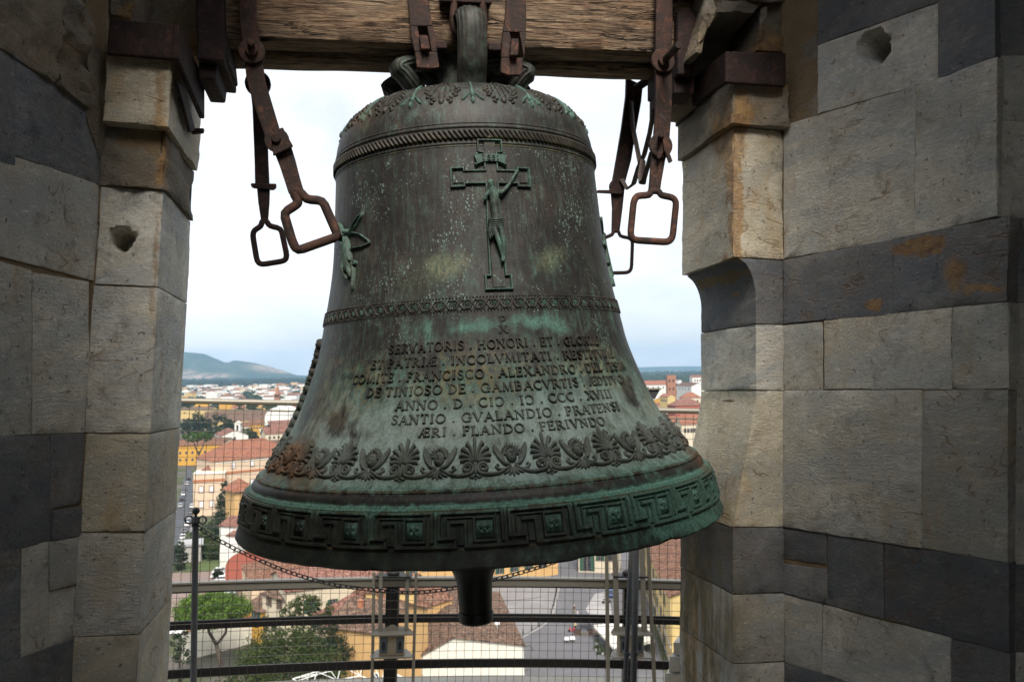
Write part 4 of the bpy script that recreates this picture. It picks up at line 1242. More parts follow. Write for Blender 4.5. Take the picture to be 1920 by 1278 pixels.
# ------------------------------------------------------------------ canons: the loops the bell hangs from
def canon(path, w, flat, g_=None, flutes=9):
    g_ = g_ or G()
    P_ = [Vector(p) for p in path]
    q = []
    for i in range(len(P_) - 1):
        for t in range(5):
            q.append(Vector(_crom(P_[max(i - 1, 0)], P_[i], P_[i + 1], P_[min(i + 2, len(P_) - 1)], t / 5)))
    q.append(P_[-1])
    n = 44
    b = len(g_.v)
    for i, p in enumerate(q):
        t = (q[min(i + 1, len(q) - 1)] - q[max(i - 1, 0)]).normalized()
        rd = Vector((p.x, p.y, 0)); 
        tang = Vector((0, 0, 1)).cross(Vector((P_[0].x, P_[0].y, 0))).normalized()
        c = t.cross(tang).normalized()
        for k in range(n):
            a = 2 * pi * k / n
            rr = 1 + 0.055 * cos(a * 16)
            g_.v.append(p + tang * (w / 2 * rr * cos(a)) + c * (w / 2 * flat * rr * sin(a)))
    for i in range(len(q) - 1):
        for k in range(n):
            k2 = (k + 1) % n
            g_.f.append((b + i * n + k, b + i * n + k2, b + (i + 1) * n + k2, b + (i + 1) * n + k))
    return g_
M_CAN = bronze('bronze_canons', 0.06, 0.45, True)
for a, R0, top_, lean in ((0, .185, 1.475, .055), (-74, .150, 1.39, .075), (-118, .19, 1.385, .07), (76, .150, 1.39, .075), (118, .19, 1.385, .07), (180, .185, 1.475, .055)):
    aa = rad(a)
    def cp(r_, z_):
        return (r_ * sin(aa), -r_ * cos(aa), z_)
    bpart('canon', canon([cp(R0 - .03, 1.235), cp(R0, 1.29), cp(R0 + lean * .55, 1.34), cp(R0 + lean * .75, top_ - .03), cp(R0 - .035, top_), cp(R0 - .095, top_ - .025), cp(.055, top_ - .10), cp(.04, 1.26)], .082, .62), M_CAN, 60)
g = G(); g.lathe([(.10, 1.24), (.085, 1.28), (.075, 1.36), (.08, 1.42), (.0, 1.43)], 24)
bpart('crown_post', g, M_CAN, 60)
# ------------------------------------------------------------------ clapper
CL = Thing('clapper', 'black clapper end with a collar hanging below the bell', 'clapper', MB, (0, 0, -0.2))
M_BLK = plain('black_iron', (0.012, 0.012, 0.012), 0.45, 0.3, 14)
g = G()
cb = hit(893, 1165, MB, (0, -0.005, 0), (0, 1, 0)); ct = hit(893, 1085, MB, (0, -0.005, 0), (0, 1, 0))
zb_, zt_ = cb.z, ct.z
Mc = Matrix.Translation((cb.x, cb.y, 0))
g.lathe([(0.0, zt_ + .20), (.085, zt_ + .16), (.092, zt_ + .10), (.080, zt_ + .055), (.063, zt_ + .022), (.0545, zt_ - .005), (.0525, zt_ - .04), (.0500, zb_ + .036), (0.0, zb_ + .036)], 40, Mc)
CL.add('tail', g, M_BLK, smooth=40)
g = G(); g.lathe([(0.0, zb_ + .0335), (.0515, zb_ + .0335), (.053, zb_ + .028), (.052, zb_ + .006), (.046, zb_), (0.0, zb_)], 40, Mc)
CL.add('collar', g, M_BLK, smooth=40)
g = G(); g.tube([(0, 0, 1.18), (cb.x, cb.y, zt_ + .15)], .035, 12)
CL.add('rod', g, M_BLK, smooth=60)
# ------------------------------------------------------------------ headstock beam and ironwork
def pb(px, py, yb):
    return hit(px, py, MB, (0, yb, 0), (0, 1, 0))
WZB = (pb(825, 83, -0.12).z + pb(840, 143, 0.125).z) / 2
def wood_mat():
    m = MT_('weathered_oak', 0.8, 0, 0.3)
    v = m.obj(BROOT)
    w = m.scale(v, (3.2, 30, 30))
    gr = m.noise(w, 3.0, 8, 0.68, 0.9)
    gr2 = m.noise(m.scale(v, (9, 110, 110)), 2.0, 6, 0.7, 0.6)
    big = m.noise(m.scale(v, (1.5, 5, 5)), 2.0, 4, 0.6)
    c = m.ramp(m.math('MULTIPLY_ADD', gr, 0.55, m.math('MULTIPLY', gr2, 0.45)), [(0.36, (0.035, 0.022, 0.015)), (0.46, (0.11, 0.066, 0.040)), (0.54, (0.255, 0.165, 0.10)), (0.66, (0.42, 0.32, 0.22))])
    red = m.step(m.noise(m.scale(v, (3, 30, 30)), 2.2, 5, 0.65), 0.56, 0.70)
    c = m.mix(m.math('MULTIPLY', red, 0.55), c, (0.19, 0.075, 0.035))
    c = m.mix(m.step(big, 0.35, 0.7, 0.0, 0.4), c, (0.30, 0.25, 0.18))
    ck = m.step(m.noise(m.scale(v, (3.2, 75, 75)), 2.0, 4, 0.6, 0.9), 0.57, 0.64)
    c = m.mix(m.math('MULTIPLY', ck, 0.85), c, (0.022, 0.014, 0.009))
    lv = m.math('ABSOLUTE', m.math('SUBTRACT', m.noise(m.scale(m.warp(v, 0.02, 9.0), (0.9, 14, 17)), 1.3, 4, 0.55, 0.3), 0.5))
    split = m.math('MULTIPLY', m.step(lv, 0.0, 0.016, 1.0, 0.0), m.step(m.noise(m.scale(v, (2.0, 5, 5)), 1.4, 2, 0.5), 0.44, 0.54))
    c = m.mix(split, c, (0.012, 0.008, 0.006))
    kn = None
    for p_ in ((0.52, -0.12, 0.075), (0.30, -0.12, 0.16), (-0.28, -0.12, 0.05), (-0.12, -0.12, 0.20), (0.68, -0.12, 0.20)):
        b_ = m.blob(m.warp(v, 0.03, 22.0), (p_[0], p_[1], WZB + p_[2]), (0.032, 0.05, 0.016), 0.8)
        kn = b_ if kn is None else m.math('MAXIMUM', kn, b_)
    c = m.mix(m.math('MULTIPLY', kn, 0.9), c, (0.030, 0.018, 0.011))
    c = m.mix(m.math('MULTIPLY', m.step(m.noise(v, 7.0, 6, 0.7), 0.52, 0.72), 0.45), c, (0.045, 0.032, 0.024))
    m.color(c)
    ck = m.math('MAXIMUM', ck, m.math('MULTIPLY', split, 1.6))
    h = m.math('SUBTRACT', m.math('MULTIPLY_ADD', gr2, 0.7, gr), m.math('MULTIPLY', ck, 1.2))
    m.normal(m.bump(h, 0.9, 0.008))
    return m.m
M_WOOD = wood_mat()
def rust_mat(name, base, ru, amt=0.5, rough=0.8):
    m = MT_(name, rough, 0.0, 0.35)
    v = m.obj()
    a = m.noise(v, 14.0, 7, 0.7, 0.4); b = m.noise(v, 90.0, 4, 0.7)
    c = m.mix(m.math('MULTIPLY', m.step(a, 0.42, 0.62), amt), base, ru)
    c = m.mix(m.math('MULTIPLY', m.step(m.noise(v, 28.0, 6, 0.75, 0.6), 0.52, 0.66), 0.6), c, tuple(k * 2.2 for k in ru))
    c = m.mix(m.math('MULTIPLY', m.step(m.noise(m.scale(v, (1, 1, .3)), 55.0, 5, 0.75), 0.60, 0.68), 0.6), c, tuple(k * 0.25 for k in base))
    c = m.mix(m.math('MULTIPLY', m.step(b, 0.58, 0.72), 0.5), c, tuple(k * 1.9 for k in ru))
    c = m.mix(m.math('MULTIPLY', m.step(m.noise(v, 40.0, 4, 0.7), 0.60, 0.70), 0.35), c, (0.10, 0.085, 0.08))
    m.color(c)
    m.normal(m.bump(m.math('MULTIPLY_ADD', a, 1.5, b), 0.6, 0.004))
    return m.m
M_RUST = rust_mat('rusty_iron', (0.030, 0.019, 0.016), (0.080, 0.034, 0.022), 0.7)
M_DKIRON = rust_mat('dark_rusty_iron', (0.018, 0.011, 0.010), (0.040, 0.017, 0.013), 0.7)
M_GRIRON = rust_mat('grey_worn_iron', (0.075, 0.065, 0.062), (0.10, 0.06, 0.045), 0.4, 0.6)

def pb(px, py, yb):
    return hit(px, py, MB, (0, yb, 0), (0, 1, 0))
YFB, YRB = -0.12, 0.125
ZB = (pb(825, 83, YFB).z + pb(840, 143, YRB).z) / 2          # underside of the beam
BM = Thing('headstock_beam', 'weathered oak headstock beam the bell hangs from', 'beam', MB, (0.1, 0, ZB))
xl, xr = pb(385, 70, YFB).x, pb(1300, 70, YFB).x
def beam_geo(x0, x1, y0, y1, z0, z1, sd):
    """Split oak: an uneven, lengthwise rippled box."""
    g = G(); n = 90
    prof = []
    for k in range(9): prof.append((y0, z0 + (z1 - z0) * (1 - k / 8) ** 1.0, -1, 0))
    for k in range(1, 7): prof.append((y0 + (y1 - y0) * k / 6, z0, 0, -1))
    for k in range(1, 9): prof.append((y1, z0 + (z1 - z0) * k / 8, 1, 0))
    for k in range(1, 6): prof.append((y1 + (y0 - y1) * k / 6, z1, 0, 1))
    m = len(prof)
    for i in range(n + 1):
        x = x0 + (x1 - x0) * i / n
        for y, z, a, b in prof:
            d = 0.006 * noise.noise(Vector((x * 2.5, y * 9 + sd, z * 12))) + 0.003 * noise.noise(Vector((x * 6, y * 40 + sd, z * 50)))
            e = 0.0
            if (abs(y - y0) < 1e-6 or abs(y - y1) < 1e-6) and abs(z - z0) < 1e-6:
                e = 0.006 + 0.008 * max(0, noise.noise(Vector((x * 9, sd, 1))))
            g.v.append(Vector((x, y + a * d + (e if abs(y - y0) < 1e-6 else -e if e else 0), z + b * d + e)))
    for i in range(n):
        for k in range(m):
            k2 = (k + 1) % m
            g.f.append((i * m + k, i * m + k2, (i + 1) * m + k2, (i + 1) * m + k))
    g.f.append(tuple(range(m))[::-1]); g.f.append(tuple(n * m + k for k in range(m)))
    return g
BM.add('timber', beam_geo(xl, xr, YFB, -0.015, ZB, ZB + 0.34, 1.0), M_WOOD, smooth=50)
BM.add('timber', beam_geo(xl + .01, xr - .01, 0.012, YRB, ZB - 0.004, ZB + 0.33, 5.0), M_WOOD, smooth=50)
g = G(); g.box(xl + .02, xr - .02, -0.02, 0.02, ZB + 0.05, ZB + 0.32)
BM.add('spacer', g, M_DKIRON)
# shade of the scooped notch beside the canon, put in as dark blocks
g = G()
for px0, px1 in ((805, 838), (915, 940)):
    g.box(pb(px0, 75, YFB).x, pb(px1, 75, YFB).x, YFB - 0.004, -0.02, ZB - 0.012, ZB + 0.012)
BM.add('notch_shade_block', g, M_DKIRON, bevel=0.004)

# iron straps with keys, hanging over the front of the beam
def strap(outline, yb, t, slot, keyc, label):
    T = Thing('iron_strap', label, 'strap', MB, tuple(pb(outline[0][0], outline[0][1], yb)), None)
    # left and right rails with a slot between, wavy edges
    L_, R_ = outline[0], outline[1]
    def side(p0, p1):
        return [pb(x, y, yb) for x, y in p0], [pb(x, y, yb) for x, y in p1]
    g = G()
    for (a, b) in outline:
        q = [pb(x, y, yb) for x, y in a] 
        r_ = [pb(x, y, yb) for x, y in b]
        pts = q + r_[::-1]
        g.poly_prism(pts, (0, t, 0))
    T.add('plate', g, M_RUST, bevel=0.002)
    return T
def ribbon_px(T, name, left, right, yb, t, mat, tilt=0.0, bevel=0.003):
    """A forged plate between two pixel polylines, t thick, at depth yb."""
    L_ = [pb(x, y, yb) for x, y in left]; R_ = [pb(x, y, yb) for x, y in right]
    g = G()
    n = len(L_)
    vs = []
    for i in range(n):
        for p, dy in ((L_[i], 0), (R_[i], 0), (R_[i], t), (L_[i], t)):
            vs.append(p + Vector((0, dy + tilt * i / max(1, n - 1), 0)))
    fs = [(i * 4 + k, i * 4 + 4 + k, i * 4 + 4 + (k + 1) % 4, i * 4 + (k + 1) % 4) for i in range(n - 1) for k in range(4)]
    fs += [(0, 1, 2, 3), ((n - 1) * 4 + 3, (n - 1) * 4 + 2, (n - 1) * 4 + 1, (n - 1) * 4)]
    g.add(vs, fs)
    return T.add(name, g, mat, bevel=bevel)
def strap_thing(label, lx, slot, key, rows):
    """rows: (y, left x, right x) down the strap; slot (y0, y1, x0, x1)."""
    T = Thing('iron_strap', label, 'strap', MB, tuple(pb(rows[0][1], rows[0][0], YFB - .02)), 'iron straps of the headstock')
    yb = YFB - 0.026
    up = [r for r in rows if r[0] <= slot[0]]
    md = [r for r in rows if slot[0] <= r[0] <= slot[1]]
    lo = [r for r in rows if r[0] >= slot[1]]
    ribbon_px(T, 'plate', [(r[1], r[0]) for r in up], [(r[2], r[0]) for r in up], yb, .016, M_RUST)
    ribbon_px(T, 'side_bar', [(r[1], r[0]) for r in md], [(slot[2] + (r[0] - slot[0]) * .18, r[0]) for r in md], yb, .016, M_RUST)
    ribbon_px(T, 'side_bar', [(slot[3] + (r[0] - slot[0]) * .18, r[0]) for r in md], [(r[2], r[0]) for r in md], yb, .016, M_RUST)
    ribbon_px(T, 'end_plate', [(r[1], r[0]) for r in lo], [(r[2], r[0]) for r in lo], yb, .016, M_RUST)
    ribbon_px(T, 'wedge', key[0], key[1], yb - .022, .07, M_RUST)
    return T
strap_thing('rusty iron strap with slot and wedge left of the bell loop', 0, (49, 97, 783, 801), ([(786, 66), (790, 92)], [(802, 66), (807, 92)]),
            [(-40, 764, 803), (0, 765, 804), (30, 768, 808), (49, 769, 812), (70, 771, 817), (97, 778, 820), (126, 782, 824), (128, 800, 812)])
strap_thing('rusty iron strap with slot and wedge right of the bell loop', 0, (60, 108, 956, 974), ([(959, 72), (957, 104)], [(973, 72), (972, 104)]),
            [(-40, 951, 987), (0, 950, 986), (30, 948, 987), (60, 943, 986), (85, 941, 985), (108, 940, 982), (136, 939, 978), (141, 955, 977)])
# the U shaped hook round the front loop
T = Thing('iron_hook', 'round iron hook looped about the front bell loop', 'hook', MB, tuple(pb(875, 0, YFB - .03)))
yb = YFB - 0.035
pts = [pb(851, -60, yb), pb(852, 0, yb), pb(849, 30, yb), pb(850, 52, yb), pb(857, 68, yb + .01), pb(866, 76, yb + .03), pb(884, 80, yb + .055), pb(900, 74, yb + .04), pb(907, 62, yb + .01), pb(908, 40, yb), pb(904, 0, yb), pb(903, -60, yb)]
g = G(); g.tube(pts, .0105, 10); T.add('rod', g, M_RUST, smooth=60)
g = G(); p0, p1 = pb(826, 5, yb), pb(920, -16, yb)
g.box(p0.x, p1.x, yb - .01, YFB - .002, p0.z, p1.z); T.add('cross_plate', g, M_DKIRON, bevel=.003)

# --- levers with stirrups
def stirrup(pts, yb, r_, mat_name, T, name='stirrup', close=True):
    q = [pb(x, y, yb) for x, y in pts]
    out = []
    n = len(q)
    for i in range(n):                                     # rounded corners
        a, b, c = q[i - 1], q[i], q[(i + 1) % n]
        if not close and i in (0, n - 1):
            out.append(b); continue
        k = .22
        k1 = min(.014, (b - a).length * .4); k2 = min(.014, (c - b).length * .4)
        A = b + (a - b).normalized() * k1; C = b + (c - b).normalized() * k2
        out += [A, (A + C) / 4 + b / 2, C]
    g = G(); g.tube(out, r_, 8, closed=close, flat=1.25, up=(0, 1, 0.01))
    return T.add(name, g, mat_name, smooth=60)
def disc(T, name, px, py, yb, r_, t, mat, n=20):
    p = pb(px, py, yb)
    g = G()
    for rr, d0, d1 in ((r_, 0, t),):
        ring0 = [p + Vector((rr * cos(2 * pi * k / n), d0, rr * sin(2 * pi * k / n))) for k in range(n)]
        g.poly_prism(ring0, (0, d1 - d0, 0))
    return T.add(name, g, mat, bevel=.002)
def pin(T, name, a, b, r_, mat):
    g = G(); g.tube([a, b], r_, 10)
    return T.add(name, g, mat, bevel=.001)
# front left
T = Thing('ringing_lever', 'jointed rusty iron arm ending in a big stirrup left of the bell', 'lever', MB, tuple(pb(470, 95, YFB - .03)))
yb = YFB - .035
ribbon_px(T, 'upper_arm', [(446, -60), (447, 0), (449, 40), (453, 70), (458, 110), (462, 150), (477, 200), (493, 245), (502, 268)], [(478, -60), (480, 0), (482, 40), (486, 70), (492, 110), (497, 150), (512, 200), (524, 240), (530, 258)], yb, .014, M_RUST)
disc(T, 'washer', 472, 95, yb - .012, .036, .012, M_RUST); disc(T, 'nut', 471, 93, yb - .024, .018, .012, M_RUST, 6)
pin(T, 'bolt', pb(471, 92, yb + .02), pb(471, 78, yb - .06), .010, M_RUST)
disc(T, 'hinge_eye', 519, 262, yb - .010, .034, .012, M_RUST)
ribbon_px(T, 'hinge_tongue', [(512, 246), (510, 270), (512, 292)], [(530, 238), (541, 258), (550, 274)], yb - .020, .010, M_RUST)
disc(T, 'hinge_pin', 517, 258, yb - .030, .013, .020, M_DKIRON, 12)
ribbon_px(T, 'lower_arm', [(510, 275), (524, 310), (534, 340), (541, 362)], [(545, 270), (554, 300), (563, 335), (571, 362)], yb, .016, M_RUST)
stirrup([(548, 358), (560, 378), (556, 384), (532, 399), (549, 456), (558, 470), (634, 443), (629, 431), (605, 376), (574, 374), (562, 358)], yb + .006, .0105, M_RUST, T)
# rear left
T = Thing('ringing_lever', 'thin iron lever with a small stirrup hanging farthest left behind the beam', 'lever', MB, tuple(pb(484, 155, YRB + .04)))
yb = YRB + .04
disc(T, 'pulley', 483, 155, yb, .040, .02, M_DKIRON)
ribbon_px(T, 'upper_arm', [(464, 60), (467, 150), (473, 200), (477, 300), (478, 345)], [(490, 60), (495, 150), (500, 200), (503, 300), (505, 345)], yb - .01, .014, M_DKIRON)
ribbon_px(T, 'hinge_pin', [(470, 343), (470, 348), (474, 352)], [(518, 344), (518, 352), (512, 356)], yb - .018, .012, M_DKIRON)
ribbon_px(T, 'lower_arm', [(481, 346), (484, 380), (490, 418)], [(506, 346), (505, 380), (502, 418)], yb - .008, .014, M_DKIRON)
stirrup([(491, 414), (490, 424), (476, 432), (474, 442), (482, 490), (490, 496), (534, 489), (538, 480), (527, 428), (505, 424), (500, 414)], yb, .0072, M_DKIRON, T)
# front right
T = Thing('ringing_lever', 'jointed iron arm with a square stirrup right of the bell', 'lever', MB, tuple(pb(1240, 95, YFB - .03)))
yb = YFB - .035
ribbon_px(T, 'upper_arm', [(1231, -60), (1231, 0), (1230, 60), (1229, 110), (1231, 160), (1230, 210), (1226, 262)], [(1262, -60), (1262, 0), (1261, 60), (1260, 110), (1261, 160), (1260, 210), (1256, 262)], yb, .014, M_RUST)
disc(T, 'washer', 1244, 113, yb - .012, .038, .012, M_RUST); disc(T, 'nut', 1247, 112, yb - .026, .020, .014, M_RUST, 6)
pin(T, 'bolt', pb(1244, 115, yb), pb(1273, 84, yb - .16), .011, M_RUST)
disc(T, 'hinge_eye', 1240, 272, yb - .012, .038, .012, M_RUST)
pin(T, 'hinge_pin', pb(1238, 262, yb), pb(1240, 252, yb - .05), .009, M_DKIRON)
ribbon_px(T, 'split_tongue', [(1242, 262), (1246, 282), (1255, 306)], [(1252, 262), (1254, 280), (1262, 302)], yb - .030, .008, M_RUST)
ribbon_px(T, 'split_tongue', [(1236, 264), (1236, 280), (1232, 296)], [(1245, 264), (1244, 284), (1238, 299)], yb - .024, .008, M_RUST)
ribbon_px(T, 'lower_arm', [(1224, 272), (1222, 300), (1219, 340), (1217, 362)], [(1257, 272), (1248, 300), (1241, 340), (1238, 362)], yb, .014, M_RUST)
stirrup([(1220, 358), (1218, 366), (1194, 367), (1188, 378), (1182, 440), (1188, 450), (1252, 454), (1261, 446), (1268, 378), (1261, 370), (1238, 366), (1236, 358)], yb + .006, .0088, M_RUST, T)
# rear right
T = Thing('ringing_lever', 'dark iron lever partly hidden by the bell, farthest back on the right', 'lever', MB, tuple(pb(1190, 160, YRB + .04)))
yb = YRB + .04
pin(T, 'pivot', pb(1192, 166, yb - .02), pb(1228, 142, YRB - .02), .014, M_DKIRON)
ribbon_px(T, 'upper_arm', [(1175, 145), (1174, 180), (1166, 240), (1156, 300), (1148, 345)], [(1206, 160), (1203, 190), (1194, 240), (1184, 300), (1172, 345)], yb, .016, M_DKIRON)
ribbon_px(T, 'hinge_pin', [(1121, 356), (1121, 361)], [(1162, 356), (1162, 363)], yb - .015, .012, M_DKIRON, bevel=.001)
disc(T, 'hinge_eye', 1158, 350, yb - .012, .028, .014, M_DKIRON)
ribbon_px(T, 'lower_arm', [(1146, 352), (1149, 390), (1148, 436)], [(1172, 352), (1168, 390), (1162, 436)], yb, .014, M_DKIRON)
stirrup([(1150, 432), (1149, 440), (1132, 446), (1126, 452), (1128, 508), (1136, 512), (1178, 511), (1184, 504), (1186, 452), (1180, 446), (1162, 443), (1160, 432)], yb + .004, .0052, M_DKIRON, T)
# loose grey straps between the two
T = Thing('link_strap', 'pair of grey twisted iron link straps crossing between the right levers', 'strap', MB, tuple(pb(1200, 300, 0)))
for name, P_ in (('link', [(1183, 190, .15), (1186, 235, .13), (1194, 275, .10), (1199, 300, .07), (1203, 318, .04)]), ('link', [(1226, 205, -.06), (1218, 250, -.04), (1208, 290, 0), (1198, 312, .05), (1188, 345, .12), (1176, 354, .14), (1166, 336, .15)]), ('link', [(1222, 285, -.10), (1215, 310, -.08), (1208, 335, -.05), (1204, 344, -.04), (1201, 332, -.02), (1206, 300, .01)])):
    g = G(); g.tube([pb(*p) for p in P_], .013, 8, flat=.32, up=(0.8, .5, .1)); T.add(name, g, M_GRIRON, smooth=60)

# --- bearing plates over the pier heads
def quad_plate(T, name, pix, pl, t, dirv, mat, bevel=.004):
    q = [on(x, y, pl) for x, y in pix]
    g = G(); g.poly_prism(q, Vector(dirv) * t)
    return T.add(name, g, mat, bevel=bevel)
FP = ((0, YF - .062, 0), (0, 1, 0)); LRv = ((XL + .045, 0, 0), (1, 0, 0)); RRv = ((XR - .035, 0, 0), (1, 0, 0))
T = Thing('bearing_bracket', 'dark rusty iron bracket wrapping the left pier head', 'bracket', MO, tuple(on(270, 70, FP)))
quad_plate(T, 'front_plate', [(199, 100), (336, 112), (334, 48), (205, 34)], FP, .016, (0, 1, 0), M_DKIRON)
quad_plate(T, 'side_plate', [(336, 112), (384, 224), (384, 150), (336, 46)], LRv, .016, (-1, 0, 0), M_DKIRON)
quad_plate(T, 'hanging_strip', [(334, 156), (344, 157), (368, 246), (358, 248)], ((XL + .028, 0, 0), (1, 0, 0)), .01, (-1, 0, 0), M_DKIRON)
quad_plate(T, 'strip_foot', [(356, 240), (382, 240), (380, 247), (358, 249)], ((0, 2.42, 0), (0, 1, 0)), .02, (0, 1, 0), M_DKIRON, .002)
T = Thing('bearing_bracket', 'dark rusty iron bracket wrapping the right pier head', 'bracket', MO, tuple(on(1418, 128, FP)))
quad_plate(T, 'front_plate', [(1361, 154), (1474, 162), (1474, 99), (1361, 96)], FP, .016, (0, 1, 0), M_DKIRON)
quad_plate(T, 'side_plate', [(1361, 154), (1262, 222), (1262, 176), (1361, 96)], RRv, .016, (1, 0, 0), M_DKIRON)
quad_plate(T, 'strip', [(1352, 163), (1266, 238), (1266, 229), (1340, 163)], ((XR - .02, 0, 0), (1, 0, 0)), .012, (1, 0, 0), M_DKIRON, .002)
# gudgeon bearings at both beam ends
def bearing(label, pix, yb, extra):
    T = Thing('gudgeon_bearing', label, 'bearing', MB, tuple(pb(pix[0][0], pix[0][1], yb)))
    g = G(); g.poly_prism([pb(x, y, yb) for x, y in pix], (0, .20, 0)); T.add('casting', g, M_DKIRON, bevel=.006)
    g = G(); g.poly_prism([pb(x, y, yb - .03) for x, y in extra], (0, .26, 0)); T.add('end_plate', g, M_DKIRON, bevel=.006)
bearing('dark iron bearing block at the left end of the oak beam', [(372, 148), (404, 150), (408, 118), (430, 116), (424, 60), (372, 20)], YFB - .01, [(369, 110), (421, 116), (419, -60), (366, -60)])
bearing('dark iron bearing block at the right end of the oak beam', [(1264, 176), (1302, 176), (1306, 100), (1290, 60), (1266, 70)], YFB + .0, [(1271, 140), (1303, 140), (1312, 110), (1312, 34), (1300, 20), (1280, 18), (1271, 26)])
# rough sockets above the pier heads
for label, T_, blocks in (('rough broken masonry around the left beam socket', None, [((150, 92), (200, 100), (204, 30), (150, -40)), ((205, 30), (245, 34), (250, -60), (205, -80)), ((150, -44), (250, -62), (250, -160), (150, -180))]),
                          ('rough broken masonry around the right beam socket', None, [((1420, 96), (1472, 98), (1472, 8), (1430, 10)), ((1304, 100), (1318, 100), (1340, 24), (1330, -20)), ((1330, -2), (1472, 6), (1472, -120), (1320, -120)), ((1345, 22), (1412, 26), (1428, 8), (1335, -2))])):
    T = Thing('pier_head', label, 'masonry', MO, tuple(on(blocks[0][0][0], blocks[0][0][1], FRONT)))
    for q in blocks:
        P = [on(x, y, FRONT) for x, y in q]
        d = Vector((0, .34, 0))
        c = [[[P[0], P[3]], [P[0] + d, P[3] + d]], [[P[1], P[2]], [P[1] + d, P[2] + d]]]
        T.add('stone', stone_geo(c, seed(), amp=.016, chip=2.4, step=.016, faces='fblrtu'), M_ROUGH, smooth=60)
    xs = (on(200, 60, FRONT).x, on(330, 60, FRONT).x) if 'left' in label else (on(1305, 60, FRONT).x, on(1425, 60, FRONT).x)
    g = G(); g.box(xs[0], xs[1] + .02, YF + .22, YF + .38, 0.98, 1.45); T.add('back_stone', g, M_ROUGH)
    g = G(); g.box(xs[0] - .05, xs[1] + .05, YF - .01, YF + .38, 1.30, 1.60); T.add('lintel', g, M_ROUGH)
# ------------------------------------------------------------------ gallery railing beyond the bell
GX, GYC, GR = 0.7, -4.95, 10.0
def gal(px, R=GR):
    """Point of the gallery circle under picture column px (tower frame, z = 0)."""
    d = MT.to_3x3().inverted() @ ray(px, 639 + 110)
    a = d.x / d.y
    # x = a*y ; (x-GX)^2 + (y-GYC)^2 = R^2
    A = a * a + 1; B = -2 * (a * GX + GYC); C = GX * GX + GYC * GYC - R * R
    y = (-B + math.sqrt(B * B - 4 * A * C)) / (2 * A)
    return Vector((a * y, y, 0))
def circ_pt(t, R=GR, z=0):
    return Vector((GX + R * sin(t), GYC + R * cos(t), z))
def ang(px, R=GR):
    p = gal(px, R)
    return math.atan2(p.x - GX, p.y - GYC)
T0, T1 = ang(150), ang(1480)
def arc_pts(z, R=GR, n=40, t0=None, t1=None):
    t0 = T0 if t0 is None else t0; t1 = T1 if t1 is None else t1
    return [circ_pt(t0 + (t1 - t0) * k / n, R, z) for k in range(n + 1)]
def zpx(px, py, R=GR):
    p = gal(px, R)
    return hit(px, py, MT, p, (0, 1, 0)).z
M_STEEL = plain('brushed_beige_steel', (0.27, 0.245, 0.20), 0.42, 0.10, 30, metallic=0.3)
M_BLACK = plain('black_steel', (0.013, 0.012, 0.012), 0.5, 0.3, 12)
M_WIRE = plain('wire', (0.085, 0.062, 0.045), 0.5, 0.3, 40, metallic=0.4)
M_GALV = rust_mat('galvanised_tube', (0.085, 0.095, 0.105), (0.06, 0.045, 0.035), 0.35, 0.5)
RA_ = Thing('railing', 'beige steel safety railing with wire mesh round the gallery', 'railing', MT, circ_pt(0, GR, -1.74))
z_top, z_mid, z_b1, z_b2 = zpx(900, 762), zpx(1000, 1092), zpx(1000, 1162), zpx(1000, 1247)
g = G(); g.tube(arc_pts(z_top), .017, 10); RA_.add('handrail', g, M_STEEL, smooth=60)
def flat_arc(z, h, dR, t, R=GR, n=40):
    g = G(); vs = []
    P_ = []
    for k in range(n + 1):
        a = T0 + (T1 - T0) * k / n
        P_.append([circ_pt(a, R + dR, z - h / 2), circ_pt(a, R + dR + t, z - h / 2), circ_pt(a, R + dR + t, z + h / 2), circ_pt(a, R + dR, z + h / 2)])
    for q in P_: vs += q
    fs = [(k * 4 + i, k * 4 + (i + 1) % 4, k * 4 + 4 + (i + 1) % 4, k * 4 + 4 + i) for k in range(n) for i in range(4)]
    fs += [(0, 1, 2, 3), (n * 4 + 3, n * 4 + 2, n * 4 + 1, n * 4)]
    g.add(vs, fs)
    return g
RA_.add('middle_rail', flat_arc(z_mid, .034, -.02, .03), M_STEEL)
RA_.add('rail_cap', flat_arc(z_mid + .030, .010, -.03, .05), M_STEEL)
RA_.add('rail_edge', flat_arc(z_mid + .0205, .006, -.012, .03), M_BLACK)
RA_.add('rail_lip', flat_arc(z_mid - .024, .007, -.01, .03), M_BLACK)
RA_.add('lower_bar', flat_arc(z_b1, .050, .045, .014), M_BLACK)
RA_.add('lower_bar', flat_arc(z_b2, .050, .045, .014), M_BLACK)
RA_.add('upper_strip', flat_arc(z_top - .050, .010, -.004, .012), M_STEEL)
# mesh: single thin wires of square section
g = G()
n = int((T1 - T0) * GR / .0505)
def sq(a, b, w, g):
    a, b = Vector(a), Vector(b)
    d = (b - a).normalized()
    s_ = d.cross(Vector((0, 1, 0.02))).normalized() * w
    t_ = d.cross(s_).normalized() * w
    vs = [p + s_ * i + t_ * j for p in (a, b) for i, j in ((-1, -1), (1, -1), (1, 1), (-1, 1))]
    g.add(vs, [(k, (k + 1) % 4, 4 + (k + 1) % 4, 4 + k) for k in range(4)])
rngm = random.Random(4)
for k in range(n + 1):
    a = T0 + (T1 - T0) * k / n
    j = rngm.uniform(-.002, .002) / GR
    sq(circ_pt(a + j, GR + .01, -1.74), circ_pt(a - j, GR + .01, z_mid - .02), .0012, g)
    sq(circ_pt(a + .002, GR - .004, z_mid + .03), circ_pt(a + .002 - j, GR - .004, z_top - .02), .0012, g)
RA_.add('wire_mesh', g, M_WIRE, kind='stuff')
g = G()
